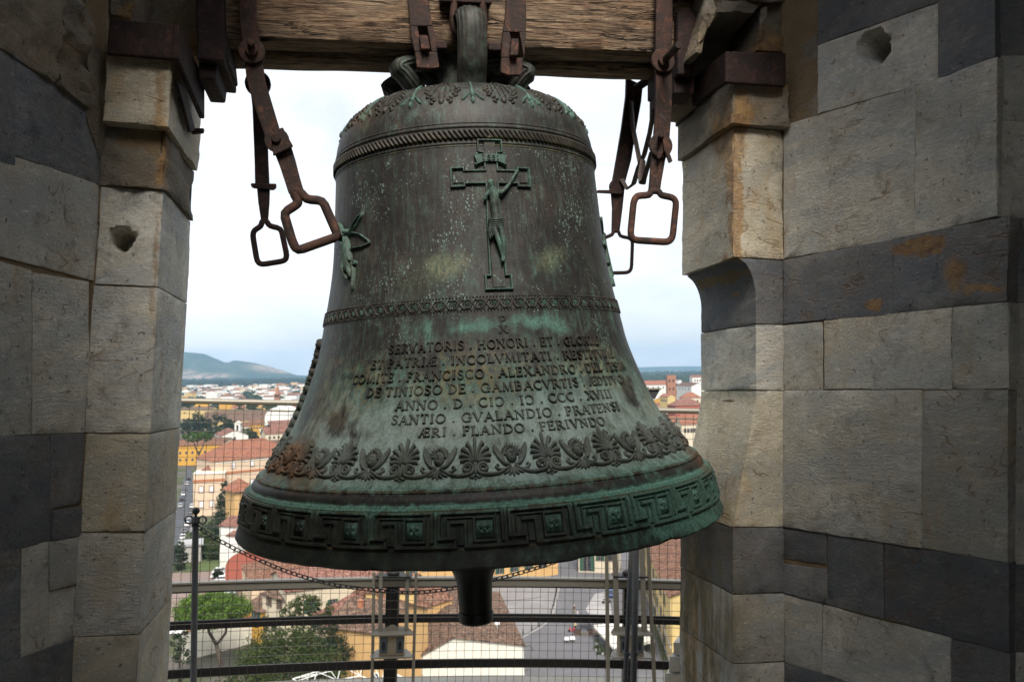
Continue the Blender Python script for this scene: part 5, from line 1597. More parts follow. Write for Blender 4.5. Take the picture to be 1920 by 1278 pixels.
for k in range(34):
    z = -1.74 + .0505 * k
    if z < z_mid - .03 or (z > z_mid + .05 and z < z_top - .05):
        dR = .013 if z < z_mid else -.001
        P_ = arc_pts(z, GR + dR, 24)
        for a, b in zip(P_, P_[1:]):
            sq(a, b, .0012, g)
RA_.add('wire_mesh', g, plain('bright_wire', (0.22, 0.20, 0.17), 0.4, 0.2, 30, metallic=0.5), kind='stuff')
def post(px, w, z0, z1, mat, dR=0.0, name='post', lean=0.0):
    p = gal(px, GR + dR)
    q = gal(px + lean, GR + dR)
    g = G()
    g.bar(Vector((p.x, p.y, z0)), Vector((q.x, q.y, z1)), w, w, (1, 0, 0))
    return RA_.add(name, g, mat, bevel=.002)
for px, w, t, b, mat, dR, ln in ((748, .075, 1098, 1330, M_BLACK, .06, 0), (716, .017, 1072, 1330, M_STEEL, -.03, -4), (790, .017, 1072, 1330, M_STEEL, -.03, 0), (727, .022, 1068, 1186, M_STEEL, -.06, -2), (775, .022, 1068, 1186, M_STEEL, -.06, -1),
                                 (1182, .06, 1095, 1330, M_BLACK, .06, 0), (1148, .022, 1000, 1330, M_STEEL, -.03, -8), (1234, .022, 1000, 1330, M_STEEL, -.03, -18), (1162, .030, 980, 1186, M_STEEL, -.06, -8), (1212, .030, 980, 1186, M_STEEL, -.06, -8)):
    post(px, w, zpx(px, b, GR + dR), zpx(px, t, GR + dR), mat, dR, 'post', ln)
# lamp boxes clamped to the railing
def lamp_box(px, label):
    p = gal(px, GR - .10)
    M = MT @ Matrix.Translation(p) @ Matrix.Rotation(-math.atan2(p.x - GX, p.y - GYC), 4, 'Z')
    zt, zb = zpx(px, 1189, GR - .1), zpx(px, 1230, GR - .1)
    T = Thing('floodlight', label, 'floodlight', M, (0, 0, zb), 'floodlights on the railing')
    g = G(); g.box(-.075, .075, 0, .12, zb + .004, zt - .004); T.add('housing', g, plain('beige_paint', (0.30, 0.25, 0.17), 0.5, 0.15, 10), bevel=.004)
    for z in (zt, zb - .006):
        g = G(); g.poly_prism([(-.12, -.03, z), (.12, -.03, z), (.125, .02, z), (.09, .13, z), (-.09, .13, z), (-.125, .02, z)], (0, 0, .010)); T.add('plate', g, M_STEEL, bevel=.003)
    for sx in (-1, 1):
        f_ = None
        g = G(); g.box(sx * .047 - .021, sx * .047 + .021, -.006, .0, zb + .022, zt - .016); f_ = T.add('lens', g, plain('lens_grey', (0.075, 0.09, 0.105), 0.25, 0.1, 10), bevel=.003)
        g = G(); g.ball((sx * .047, -.006, (zb + zt) / 2), 1, 12, 8, (.011, .004, .027)); T.add('lamp', g, plain('lamp_dark', (0.012, 0.014, 0.016), 0.2, 0.1, 10), parent=f_, smooth=180)
    g = G(); g.poly_prism([(.032 * cos(pi * k / 10), .05, zt + .010 + .032 * sin(pi * k / 10)) for k in range(11)], (0, .008, 0)); T.add('lug', g, M_STEEL)
    g = G(); g.ball((0, -.003, zt - .022), .006, 8, 6); T.add('screw', g, plain('brass', (0.35, 0.22, 0.06), 0.35, 0.1, 10, metallic=.6), smooth=180)
lamp_box(749, 'beige twin floodlight box on the railing below the bell, left of centre')
lamp_box(1189, 'beige twin floodlight box on the railing behind the two grey poles')
# fittings on the middle rail
for px, lb in ((748, 'small dark spotlight standing on the rail just left of the clapper'), (1182, 'small dark spotlight on the rail by the two grey poles')):
    p = gal(px, GR - .03); z = zpx(px, 1080, GR - .03)
    T = Thing('spotlight', lb, 'spotlight', MT, (p.x, p.y, z))
    g = G(); g.box(p.x - .10, p.x + .11, p.y - .05, p.y + .05, z, z + .010); T.add('base_plate', g, M_BLACK, bevel=.002)
    g = G(); g.ball((p.x, p.y, z + .022), .05, 14, 8, (.8, .6, .42)); T.add('head', g, plain('spot_grey', (0.06, 0.055, 0.05), 0.4, .2, 20), smooth=180)
p = hit(1219, 737, MT, gal(1219, GR), (0, 1, 0))
T = Thing('floodlight', 'dark angled floodlight above the handrail right of the bell', 'floodlight', MT, tuple(p))
q = [hit(x, y, MT, gal(1219, GR), (0, 1, 0)) for x, y in ((1196, 731), (1238, 730), (1228, 748), (1200, 746))]
g = G(); g.poly_prism(q, (0, .12, 0)); T.add('housing', g, plain('flood_dark', (0.045, 0.045, 0.045), 0.5, .2, 10), bevel=.004)
q = [hit(x, y, MT, gal(1219, GR), (0, 1, 0)) + Vector((0, -.012, 0)) for x, y in ((1194, 731), (1240, 730), (1239, 727), (1195, 727))]
g = G(); g.poly_prism(q, (0, .14, 0)); T.add('visor', g, M_STEEL)
a_, b_ = hit(1216, 745, MT, gal(1219, GR), (0, 1, 0)) + Vector((0, .06, 0)), hit(1216, 772, MT, gal(1219, GR), (0, 1, 0)) + Vector((0, .02, 0))
g = G(); g.tube([a_, b_], .012, 8); T.add('bracket', g, M_STEEL)

# ------------------------------------------------------------------ chain barrier
def pt(px, py, Y):
    return hit(px, py, MT, (0, Y, 0), (0, 1, 0))
YC = 3.55
T = Thing('chain_post', 'slim grey post with a ball top and two rings beside the left pier', 'post', MT, tuple(pt(365, 1300, YC)))
a, b = pt(367, 968, YC), pt(362, 1330, YC)
g = G(); g.tube([b, a], .0135, 14); T.add('tube', g, M_GALV, smooth=60)
g = G(); g.tube([a, a + Vector((0, 0, .012))], .006, 8); T.add('neck', g, M_BLACK)
g = G(); g.ball(a + Vector((0, 0, .025)), .0165, 14, 10); T.add('ball_top', g, M_BLACK, smooth=180)
for sx in (-1, 1):
    c = pt(367, 974, YC) + Vector((sx * .030, 0, 0))
    g = G(); g.tube([c + Vector((.0165 * cos(2 * pi * k / 18), 0, .0165 * sin(2 * pi * k / 18))) for k in range(18)], .0036, 6, closed=True); T.add('ring', g, M_BLACK, smooth=60)
g = G(); g.tube([pt(366, 986, YC), pt(366, 979, YC)], .0155, 12); T.add('clamp', g, M_BLACK)
for x0, y0, x1, y1, Yp, lb in ((1184, 1020, 1170, 1330, 3.5, 'left one of two thin grey poles leaning together under the rim'), (1193, 1018, 1187, 1330, 3.35, 'thicker right one of two thin grey poles under the rim')):
    T = Thing('barrier_pole', lb, 'pole', MT, tuple(pt(x1, y1, Yp)))
    g = G(); g.tube([pt(x1, y1, Yp), pt(x0, y0, Yp)], .011 if Yp > 3.4 else .0135, 12); T.add('tube', g, M_GALV, smooth=60)
    g = G(); m_ = pt(x0 + (x1 - x0) * .61, 1227, Yp); g.tube([m_, m_ + Vector((0, 0, .014))], .0165, 12); T.add('coupling', g, M_GALV, smooth=60)
# chain: individual links along a sagging line
CHN = Thing('chain', 'black chain sagging from the post behind the bell', 'chain', MT, tuple(pt(368, 987, YC)))
pts = [pt(x, y, YC) for x, y in ((369, 986), (410, 1012), (468, 1041), (540, 1071), (620, 1094), (700, 1105), (775, 1110), (850, 1102), (930, 1085), (1000, 1066), (1060, 1046), (1130, 1020), (1184, 992))]
dense = []
for i in range(len(pts) - 1):
    for t in range(12):
        dense.append(Vector(_crom(pts[max(i - 1, 0)], pts[i], pts[i + 1], pts[min(i + 2, len(pts) - 1)], t / 12)))
dense.append(pts[-1])
acc = [0]
for a, b in zip(dense, dense[1:]):
    acc.append(acc[-1] + (b - a).length)
def along(s_):
    i = min(max(bisect.bisect(acc, s_) - 1, 0), len(dense) - 2)
    t = (s_ - acc[i]) / (acc[i + 1] - acc[i])
    return dense[i].lerp(dense[i + 1], t), (dense[i + 1] - dense[i]).normalized()
g = G()
L_, W_, r_ = .0305, .0185, .0024
lk = []
for k in range(16):
    a = 2 * pi * k / 16
    lk.append(Vector(((L_ / 2 - W_ / 2) * (1 if cos(a) > 0 else -1) + W_ / 2 * cos(a), 0, W_ / 2 * sin(a))))
g.tube(lk, r_, 6, closed=True)
me_l = mesh_of('link', g, M_BLACK, 180)
s_ = .012; k = 0
while s_ < acc[-1] - .01:
    p, d = along(s_)
    side = Vector((0, 1, 0)); side = (side - d * d.dot(side)).normalized(); up = d.cross(side)
    if k % 2:
        side, up = up, -side
    c_, sn = cos(.5), sin(.5)
    s2, u2 = side * c_ + up * sn, up * c_ - side * sn
    M = Matrix((d, s2, u2)).transposed().to_4x4(); M.translation = p - CHN.base
    put('link', me_l, CHN.o, M)
    s_ += .0245; k += 1
# marble gallery floor and the foot of the outer pier
g = G()
nf = 40
for k in range(nf):
    a, b = T0 - .1 + (T1 - T0 + .2) * k / nf, T0 - .1 + (T1 - T0 + .2) * (k + 1) / nf
    q = [circ_pt(a, GR - 3.6, -1.775), circ_pt(b, GR - 3.6, -1.775), circ_pt(b, GR + .22, -1.755), circ_pt(a, GR + .22, -1.755)]
    g.add(q + [p - Vector((0, 0, .25)) for p in q], [(0, 1, 2, 3), (3, 2, 6, 7), (4, 7, 6, 5), (0, 4, 5, 1)])
structure('gallery_floor', g, plain('gallery_marble', (0.40, 0.37, 0.31), 0.6, 0.22, 6, bump=.3), MT)
T = Thing('column_base', 'white marble column foot low beside the right pier', 'column base', MT, tuple(pt(1262, 1290, 4.2)))
g = G()
for (xa, xb, ya, yb_, sd_) in ((1246, 1330, 1262, 1330, 1), (1255, 1330, 1230, 1260, 2), (1262, 1330, 1204, 1228, 3)):
    P = [pt(xa, yb_, 4.2), pt(xb, yb_, 4.2), pt(xb, ya, 4.2), pt(xa, ya, 4.2)]
    d = Vector((.13, .3, 0))
    c = [[[P[0], P[3]], [P[0] + d, P[3] + d]], [[P[1], P[2]], [P[1] + d, P[2] + d]]]
    T.add('stone', stone_geo(c, seed(), amp=.004, chip=1.8, step=.03, faces='flt'), M_PALE, smooth=60)
# ------------------------------------------------------------------ land, hills, streets
def W(px, D, z=0.0, py=700):
    r = ray(px, py)
    return Vector((r.x / r.y * D, D, z))
def Zw(px, py, D):
    r = ray(px, py)
    return HC + r.z / r.y * D
def ground_mat():
    m = MT_('plain_ground', 0.9, 0, 0.2)
    v = m.obj()
    a = m.noise(v, 0.004, 6, 0.65); b = m.noise(v, 0.05, 5, 0.7)
    far = m.ramp(a, [(0.36, (0.035, 0.055, 0.02)), (0.5, (0.075, 0.085, 0.04)), (0.64, (0.16, 0.14, 0.085))])
    m.color(m.mix(m.step(b, 0.45, 0.6), far, (0.11, 0.10, 0.085)))
    return m.m
g = G()
R_ = 11700
ringn = 48
g.v.append(Vector((0, 0, -0.02)))
for rr in (400, 2500, 9000, R_):
    for k in range(ringn):
        a = 2 * pi * k / ringn
        g.v.append(Vector((rr * sin(a), rr * cos(a), -0.02)))
for k in range(ringn):
    g.f.append((0, 1 + (k + 1) % ringn, 1 + k))
    for i in range(3):
        a, b = 1 + i * ringn, 1 + (i + 1) * ringn
        g.f.append((a + k, a + (k + 1) % ringn, b + (k + 1) % ringn, b + k))
structure('ground', g, ground_mat())
def hill(name, sil, D0, D1, mat, sd, rough=.05, ext=True):
    """Range of hills whose crest follows the pixels sil at distance between D0 and D1."""
    Dm = (D0 + D1) / 2
    xs = [p[0] for p in sil]
    def crest(px):
        if px <= xs[0]: return Zw(sil[0][0], sil[0][1], Dm)
        for (a, b), (c, d) in zip(sil, sil[1:]):
            if a <= px <= c:
                t = (px - a) / (c - a); t = t * t * (3 - 2 * t) * .35 + t * .65
                return Zw(px, b + (d - b) * t, Dm)
        return Zw(sil[-1][0], sil[-1][1], Dm)
    nx, ny = 150, 26
    x0, x1 = xs[0], xs[-1]
    g = G()
    for j in range(ny + 1):
        t = j / ny
        D = D0 + (D1 - D0) * t
        for i in range(nx + 1):
            px = x0 + (x1 - x0) * i / nx
            c = W(px, D)
            s_ = sin(pi * min(1, t * 1.0)) ** 0.8
            h = max(0, crest(px)) * s_ * (1 + rough * noise.fractal(Vector((c.x * .0012 + sd, c.y * .0012, 0)), 1.0, 2.0, 5) * (0 if abs(t - .5) < .03 else 1))
            g.v.append(Vector((c.x, c.y, h - 4)))
    for j in range(ny):
        for i in range(nx):
            a = j * (nx + 1) + i
            g.f.append((a, a + 1, a + nx + 2, a + nx + 1))
    return structure(name, g, mat, smooth=180)
def hill_mat():
    m = MT_('hill_woods', 0.95, 0, 0.1)
    v = m.obj()
    a = m.noise(v, 0.0035, 8, 0.7); b = m.noise(v, 0.02, 6, 0.75)
    c = m.ramp(m.math('MULTIPLY_ADD', a, .6, m.math('MULTIPLY', b, .4)), [(0.38, (0.018, 0.035, 0.014)), (0.52, (0.040, 0.062, 0.026)), (0.64, (0.085, 0.095, 0.048))])
    q = None
    for px, D, z, s_ in ((512, 6900, 110, (230, 700, 90)), (498, 7150, 200, (240, 500, 45)), (366, 6500, 40, (170, 400, 70)), (395, 6450, 30, (380, 500, 40)), (522, 6800, 60, (200, 500, 50))):
        c_ = W(px, D, z)
        b_ = m.blob(v, tuple(c_), s_, .9)
        q = b_ if q is None else m.math('MAXIMUM', q, b_)
    m.color(m.mix(m.math('MULTIPLY', q, m.step(b, 0.38, 0.56)), c, (0.42, 0.30, 0.22)))
    return m.m
M_HILL = hill_mat()
hill('hills', [(-700, 672), (-200, 668), (100, 674), (250, 660), (330, 658), (348, 659), (382, 662), (405, 671), (425, 680), (432, 677), (440, 674), (470, 678), (506, 686), (532, 694), (559, 703), (590, 707), (640, 709), (700, 709)], 6200, 8200, M_HILL, 3)
hill('hills', [(430, 700), (520, 702), (600, 703), (700, 699), (850, 695), (1000, 692), (1150, 689), (1190, 688), (1230, 686.5), (1290, 685.5), (1340, 686), (1500, 683), (1800, 676), (2500, 668)], 9600, 11500, M_HILL, 9, .03)

def leaf_mat(name, dark, mid, light, sc=.5):
    m = MT_(name, 0.75, 0, 0.25)
    v = m.obj()
    a = m.noise(v, sc, 4, 0.65); b = m.noise(v, sc * 7, 3, 0.7)
    r = m.math('MULTIPLY', m.math('SUBTRACT', m.rnd(), 0.5), 0.10)
    k = m.math('ADD', m.math('MULTIPLY_ADD', a, .5, m.math('MULTIPLY', b, .5)), r)
    m.color(m.ramp(k, [(0.34, dark), (0.50, mid), (0.66, light)]))
    return m.m
M_LF = leaf_mat('green_leaves', (0.014, 0.025, 0.005), (0.037, 0.055, 0.011), (0.077, 0.093, 0.022))
M_LD = leaf_mat('dark_leaves', (0.007, 0.016, 0.006), (0.017, 0.031, 0.011), (0.034, 0.050, 0.019))
M_LP = leaf_mat('pine_needles', (0.030, 0.060, 0.008), (0.068, 0.124, 0.016), (0.120, 0.192, 0.028), .6)
M_BARK = plain('bark', (0.10, 0.075, 0.055), 0.9, 0.4, 3)
def leaf_quad(g, p, s_, rng):
    a = Vector((rng.gauss(0, 1), rng.gauss(0, 1), rng.gauss(0, 1))).normalized()
    b = a.orthogonal().normalized(); c = a.cross(b)
    q = rng.uniform(0, 2 * pi)
    u, w = b * cos(q) + c * sin(q), c * cos(q) - b * sin(q)
    g.add([p - u * s_, p + w * s_ * .6, p + u * s_, p - w * s_ * .6], [(0, 1, 2, 3)])
def tree(label, base, lumps, n, leaf, mat, trunk=None, name='tree', cat='tree', group=None, sd=1, clump=.30, z0=0.0):
    """lumps: ellipsoids (dx, dy, z, rx, ry, rz) of the crown; leaves gather in clumps on and inside them."""
    rng = random.Random(sd)
    T = Thing(name, label, cat, Matrix.Translation(base), (0, 0, 0), group)
    g = G()
    tot = sum(l[3] * l[5] for l in lumps)
    for dx, dy, z, rx, ry, rz in lumps:
        nc = max(4, int(n * rx * rz / tot / 36))
        for _ in range(nc):
            d = Vector((rng.gauss(0, 1), rng.gauss(0, 1), rng.gauss(0, 1))).normalized()
            f_ = rng.uniform(.35, 1.0) ** .6
            c = Vector((dx + d.x * rx * f_, dy + d.y * ry * f_, z + d.z * rz * f_))
            cr_ = clump * min(rx, rz) * rng.uniform(.6, 1.3)
            for _ in range(36):
                e = Vector((rng.gauss(0, 1), rng.gauss(0, 1), rng.gauss(0, .8))).normalized() * (cr_ * rng.uniform(.5, 1.0))
                leaf_quad(g, c + e, leaf * rng.uniform(.6, 1.3), rng)
    T.add('crown', g, mat)
    g = G()
    for pts, r0, r1 in (trunk or [([(0, 0, 0), (lumps[0][0] * .5, lumps[0][1] * .5, lumps[0][2] * .6), (lumps[0][0], lumps[0][1], lumps[0][2])], leaf * 1.6, leaf * .5)]):
        m_ = len(pts)
        g.tube(pts, [r0 + (r1 - r0) * i / (m_ - 1) for i in range(m_)], 7)
    T.add('trunk', g, M_BARK, smooth=180)
    return T

# ------------------------------------------------------------------ building materials
def plaster(name, c, rough=.85):
    m = MT_(name, rough, 0, .2)
    v = m.obj()
    a = m.noise(v, .35, 6, .65); b = m.noise(m.scale(v, (2.2, 2.2, .35)), 1.2, 5, .65)
    k = m.math('MULTIPLY_ADD', m.math('SUBTRACT', a, .5), .22, 1.0)
    k = m.math('MULTIPLY', k, m.step(b, .40, .75, 1.0, .84))
    m.color(m.n('VectorMath', {0: tuple(c), 'Scale': k}, operation='SCALE'))
    return m.m
def tiles(name, lo, mi, hi, pitch=.24):
    """Pantiles: rows along x of the house, courses up the slope."""
    m = MT_(name, .9, 0, .15)
    v = m.obj()
    xyz = m.t.nodes.new('ShaderNodeSeparateXYZ'); m.set(xyz.inputs[0], v)
    fx = m.math('FRACT', m.math('MULTIPLY', xyz.outputs['X'], 1 / pitch)); fy = m.math('FRACT', m.math('MULTIPLY', xyz.outputs['Y'], 1 / .38))
    cell = m.n('CombineXYZ', {'X': m.math('FLOOR', m.math('MULTIPLY', xyz.outputs['X'], 1 / pitch)), 'Y': m.math('FLOOR', m.math('MULTIPLY', xyz.outputs['Y'], 1 / .38)), 'Z': 0.0})
    w = m.n('TexWhiteNoise', {'Vector': cell}, noise_dimensions='3D')
    a = m.noise(v, .5, 6, .7)
    b = m.noise(v, 2.6, 4, .7)
    k = m.math('MULTIPLY_ADD', a, .30, m.math('MULTIPLY_ADD', b, .30, m.math('MULTIPLY', w, .40)))
    c = m.ramp(k, [(0.28, lo), (0.48, mi), (0.72, hi)])
    m.color(c)
    wv = m.math('ABSOLUTE', m.math('SUBTRACT', fx, .5))
    m.normal(m.bump(m.math('ADD', m.math('MULTIPLY', wv, 1.6), m.math('MULTIPLY', fy, .7)), .9, .10))
    return m.m
M_TR = tiles('terracotta_tiles', (0.072, 0.038, 0.025), (0.183, 0.089, 0.056), (0.306, 0.178, 0.123))
M_TB = tiles('old_brown_tiles', (0.055, 0.037, 0.029), (0.132, 0.081, 0.058), (0.246, 0.166, 0.119))
M_TO = tiles('new_orange_tiles', (0.170, 0.070, 0.043), (0.281, 0.115, 0.072), (0.357, 0.178, 0.119))
M_TP = tiles('pink_red_tiles', (0.106, 0.047, 0.036), (0.212, 0.098, 0.075), (0.323, 0.183, 0.140))
PL = {k: plaster('plaster_' + k, c) for k, c in dict(cream=(0.586, 0.512, 0.385), white=(0.695, 0.687, 0.641), yellow=(0.568, 0.421, 0.183), orange=(0.568, 0.358, 0.156), peach=(0.622, 0.476, 0.339), pink=(0.458, 0.266, 0.192), ivory=(0.678, 0.650, 0.558), grey=(0.366, 0.348, 0.320), red=(0.329, 0.100, 0.069), ochre=(0.549, 0.302, 0.055), brick=(0.329, 0.156, 0.092), rust=(0.412, 0.165, 0.083)).items()}
M_GLASS = plain('window_glass', (0.03, 0.035, 0.04), .15, .3, 1)
M_SHG = plain('green_shutter', (0.025, 0.075, 0.045), .6, .2, 2)
M_SHB = plain('brown_shutter', (0.12, 0.065, 0.04), .6, .2, 2)
M_SHB2 = plain('brown_pink_trim', (0.24, 0.12, 0.085), .8, .1, 2)
M_WHT = plain('white_paint', (0.72, 0.72, 0.70), .6, .08, 2)
M_STONE = plain('stone_trim', (0.45, 0.37, 0.29), .8, .15, 2)
M_DARK = plain('dark_opening', (0.02, 0.018, 0.016), .8, .2, 2)
_wm = {}
def window_mesh(w, h, style):
    key = (round(w, 2), round(h, 2), style)
    if key not in _wm:
        g = G(); t = {'plain': .08, 'pinkframe': .24}.get(style, .12)
        for q in ((-w / 2 - t, -w / 2, -.0, h), (w / 2, w / 2 + t, -.0, h), (-w / 2 - t, w / 2 + t, h, h + t), (-w / 2 - t * 1.5, w / 2 + t * 1.5, -t * 1.1, 0)):
            g.box(q[0], q[1], -.07, .02, q[2], q[3])
        g.box(-.03, .03, -.02, .01, 0, h)
        fr = mesh_of('window', g, {'green': M_STONE, 'brown': M_STONE, 'plain': M_STONE, 'white': M_WHT, 'pinkframe': M_SHB2}[style])
        g = G(); g.box(-w / 2, w / 2, -.012, .0, 0, h)
        pa = mesh_of('pane', g, M_GLASS)
        sh = None
        if style in ('green', 'brown', 'pinkframe'):
            g = G()
            for sx in (-1, 1):
                x0 = sx * (w / 2 + .02); x1 = sx * (w + .0)
                if style == 'pinkframe':
                    x0, x1 = sx * .04, sx * (w / 2 - .01)
                g.box(min(x0, x1), max(x0, x1), -.11 if style != 'pinkframe' else -.05, -.072 if style != 'pinkframe' else -.02, 0.02, h - .02)
            sh = mesh_of('shutters', g, {'green': M_SHG, 'brown': M_SHB, 'pinkframe': M_WHT}[style])
        _wm[key] = (fr, pa, sh)
    return _wm[key]
def add_window(root, x, y, z, w, h, style, rot=0.0):
    fr, pa, sh = window_mesh(w, h, style)
    o = put('window', fr, root, Matrix.Translation((x, y, z)) @ Matrix.Rotation(rot, 4, 'Z'))
    put('pane', pa, o, I4)
    if sh:
        put('shutters', sh, o, I4)
    return o
def house(label, a, b, depth, eave_y, rise, wall, roof, kind='gable', wins=(), name='house', cat='house', group=None, style='green', over=.45, chim=0, zg=0.0, base_z=None, sidewins=(), cornice=None):
    """a, b: (picture column, distance) of the front's two ground corners; eave_y: picture row of the eaves at a."""
    A, B = W(a[0], a[1], zg), W(b[0], b[1], zg)
    u = (B - A); L = u.length; u.normalize()
    v = Vector((-u.y, u.x, 0))
    M = Matrix((u, v, Vector((0, 0, 1)))).transposed().to_4x4(); M.translation = A
    H = eave_y if eave_y < 100 else Zw(a[0], eave_y, a[1]) - zg
    T = Thing(name, label, cat, M, (0, 0, 0), group)
    g = G()
    g.box(0, L, 0, depth, 0, H)
    if kind == 'gable':                                     # ridge along x: gables at the ends
        g.add([(0.003, 0, H), (0.003, depth, H), (0.003, depth / 2, H + rise)], [(0, 1, 2)]); g.add([(L - .003, 0, H), (L - .003, depth, H), (L - .003, depth / 2, H + rise)], [(0, 2, 1)])
    if kind == 'front':                                     # gable towards us
        g.add([(0, .003, H), (L, .003, H), (L / 2, .003, H + rise)], [(0, 1, 2)]); g.add([(0, depth, H), (L, depth, H), (L / 2, depth, H + rise)], [(0, 2, 1)])
    T.add('wall', g, PL[wall])
    o_ = over
    g = G(); th = .16
    def slab(q):
        g.poly_prism([Vector(p) for p in q], (0, 0, th))
    hz = H + .02
    if kind == 'gable':
        k = rise / (depth / 2)
        slab([(-o_, -o_, hz - k * o_), (L + o_, -o_, hz - k * o_), (L + o_, depth / 2, hz + rise), (-o_, depth / 2, hz + rise)])
        slab([(-o_, depth / 2, hz + rise), (L + o_, depth / 2, hz + rise), (L + o_, depth + o_, hz - k * o_), (-o_, depth + o_, hz - k * o_)])
    elif kind == 'front':
        k = rise / (L / 2)
        slab([(-o_, -o_, hz - k * o_), (L / 2, -o_, hz + rise), (L / 2, depth + o_, hz + rise), (-o_, depth + o_, hz - k * o_)])
        slab([(L / 2, -o_, hz + rise), (L + o_, -o_, hz - k * o_), (L + o_, depth + o_, hz - k * o_), (L / 2, depth + o_, hz + rise)])
    elif kind == 'hip':
        m_ = min(L, depth) / 2
        x0, x1 = (m_, L - m_) if L >= depth else (L / 2 - .01, L / 2 + .01)
        y0, y1 = (depth / 2 - .01, depth / 2 + .01) if L >= depth else (m_, depth - m_)
        k = rise / m_
        e = [(-o_, -o_, hz - k * o_), (L + o_, -o_, hz - k * o_), (L + o_, depth + o_, hz - k * o_), (-o_, depth + o_, hz - k * o_)]
        r_ = [(x0, y0, hz + rise), (x1, y0, hz + rise), (x1, y1, hz + rise), (x0, y1, hz + rise)]
        slab([e[0], e[1], r_[1], r_[0]]); slab([e[1], e[2], r_[2], r_[1]]); slab([e[2], e[3], r_[3], r_[2]]); slab([e[3], e[0], r_[0], r_[3]])
    elif kind == 'mono':
        slab([(-o_, -o_, hz - .1), (L + o_, -o_, hz - .1), (L + o_, depth, hz + rise), (-o_, depth, hz + rise)])
    else:
        g.box(-.1, L + .1, -.1, depth + .1, H + .003, H + .35)
    rf = T.add('roof', g, roof)
    if kind in ('gable', 'hip') and depth > 5:
        g = G()
        yr = depth / 2
        g.tube([(0 if kind == 'gable' else min(depth / 2, L / 2), yr, hz + rise + th), (L if kind == 'gable' else max(L - depth / 2, L / 2 + .1), yr, hz + rise + th)], .14, 6)
        T.add('ridge', g, roof, parent=rf)
    rng = random.Random(int(a[0] * 7 + a[1]))
    for c in range(chim):
        x, y = rng.uniform(.15, .85) * L, rng.uniform(.25, .7) * depth
        zc = H + rise * (1 - abs(y - depth / 2) / (depth / 2)) if kind == 'gable' else H + rise * .55
        g = G(); g.box(x - .3, x + .3, y - .25, y + .25, zc - .6, zc + 1.1); g.box(x - .4, x + .4, y - .35, y + .35, zc + 1.1, zc + 1.22)
        T.add('chimney', g, PL['ivory'] if rng.random() < .6 else PL['rust'], parent=rf)
    if cornice:
        for z, hh, mt in cornice:
            g = G(); g.box(-.12, L + .12, -.18, .0, z, z + hh); T.add('cornice', g, PL[mt])
    for wz, ww, wh, xs in wins:
        for x in xs:
            add_window(T.o, x * L, -.004, wz, ww, wh, style)
    for wz, ww, wh, ys in sidewins:
        for y in ys:
            add_window(T.o, -.004, depth - y * depth, wz, ww, wh, style, rad(-90))
    return T
def cols(n, a=.1, b=.9):
    return [a + (b - a) * (k + .5) / n for k in range(n)]

# ------------------------------------------------------------------ streets and squares
def sheet(name, pix, z, mat, kind='structure'):
    g = G(); g.add([gp(x, y, z) for x, y in pix], [tuple(range(len(pix)))])
    return structure(name, g, mat, kind=kind)
def asphalt(name, c, pale=.12):
    m = MT_(name, .85, 0, .25)
    v = m.obj()
    a = m.noise(v, .12, 6, .7, .5); b = m.noise(v, 3.0, 4, .7)
    c_ = m.mix(m.math('MULTIPLY', m.step(a, .45, .68), pale * 4), c, tuple(k * 1.5 for k in c))
    c_ = m.mix(m.math('MULTIPLY', m.math('SUBTRACT', b, .4), .5, clamp=True), c_, tuple(k * 1.4 for k in c))
    m.color(c_)
    return m.m
M_ASP = asphalt('asphalt', (.120, .118, .125))
M_ASL = asphalt('pale_asphalt', (.200, .190, .190))
M_ROAD = asphalt('dark_road', (.070, .075, .085))
M_GRASS = plain('grass', (.085, .115, .035), .95, .5, .8)
M_PAVE = asphalt('red_brown_paving', (.20, .15, .13))
sheet('square', [(560, 1500), (700, 1130), (760, 1050), (860, 1020), (1160, 1015), (1200, 1060), (1300, 1500)], .004, M_ASP)
sheet('pavement', [(800, 1182), (780, 1108), (1050, 1096), (1041, 1150), (985, 1188), (905, 1212)], .012, M_ASL)
sheet('road', [(318, 1035), (333, 940), (352, 872), (357, 872), (362, 900), (362, 960), (352, 1010), (338, 1070)], .008, M_ROAD)
sheet('pavement', [(352, 1012), (363, 960), (366, 962), (357, 1012), (340, 1072), (336, 1072)], .016, M_ASL)
sheet('lawn', [(330, 1074), (345, 1000), (415, 985), (424, 1066)], .010, M_GRASS)
sheet('car_park', [(300, 1180), (312, 1074), (470, 1068), (520, 1110), (470, 1180)], .014, M_PAVE)
# paving edge: a pale curved kerb across the square
g = G()
kp = [gp(x, y, 0) for x, y in ((960, 1205), (985, 1192), (1012, 1177), (1034, 1160), (1040, 1140), (1046, 1110), (1050, 1096))]
for a, b in zip(kp, kp[1:]):
    d = (b - a).normalized(); n_ = Vector((-d.y, d.x, 0)) * .22
    g.poly_prism([a - n_, b - n_, b + n_, a + n_], (0, 0, .10))
structure('kerb', g, plain('kerb_stone', (.26, .25, .245), .8, .15, 1))
# dark patch of planking near the cafe and pale worn strips
sheet('pavement', [(1115, 1112), (1140, 1108), (1150, 1165), (1118, 1165), (1098, 1142)], .02, asphalt('worn_paving', (.28, .27, .265), .2))

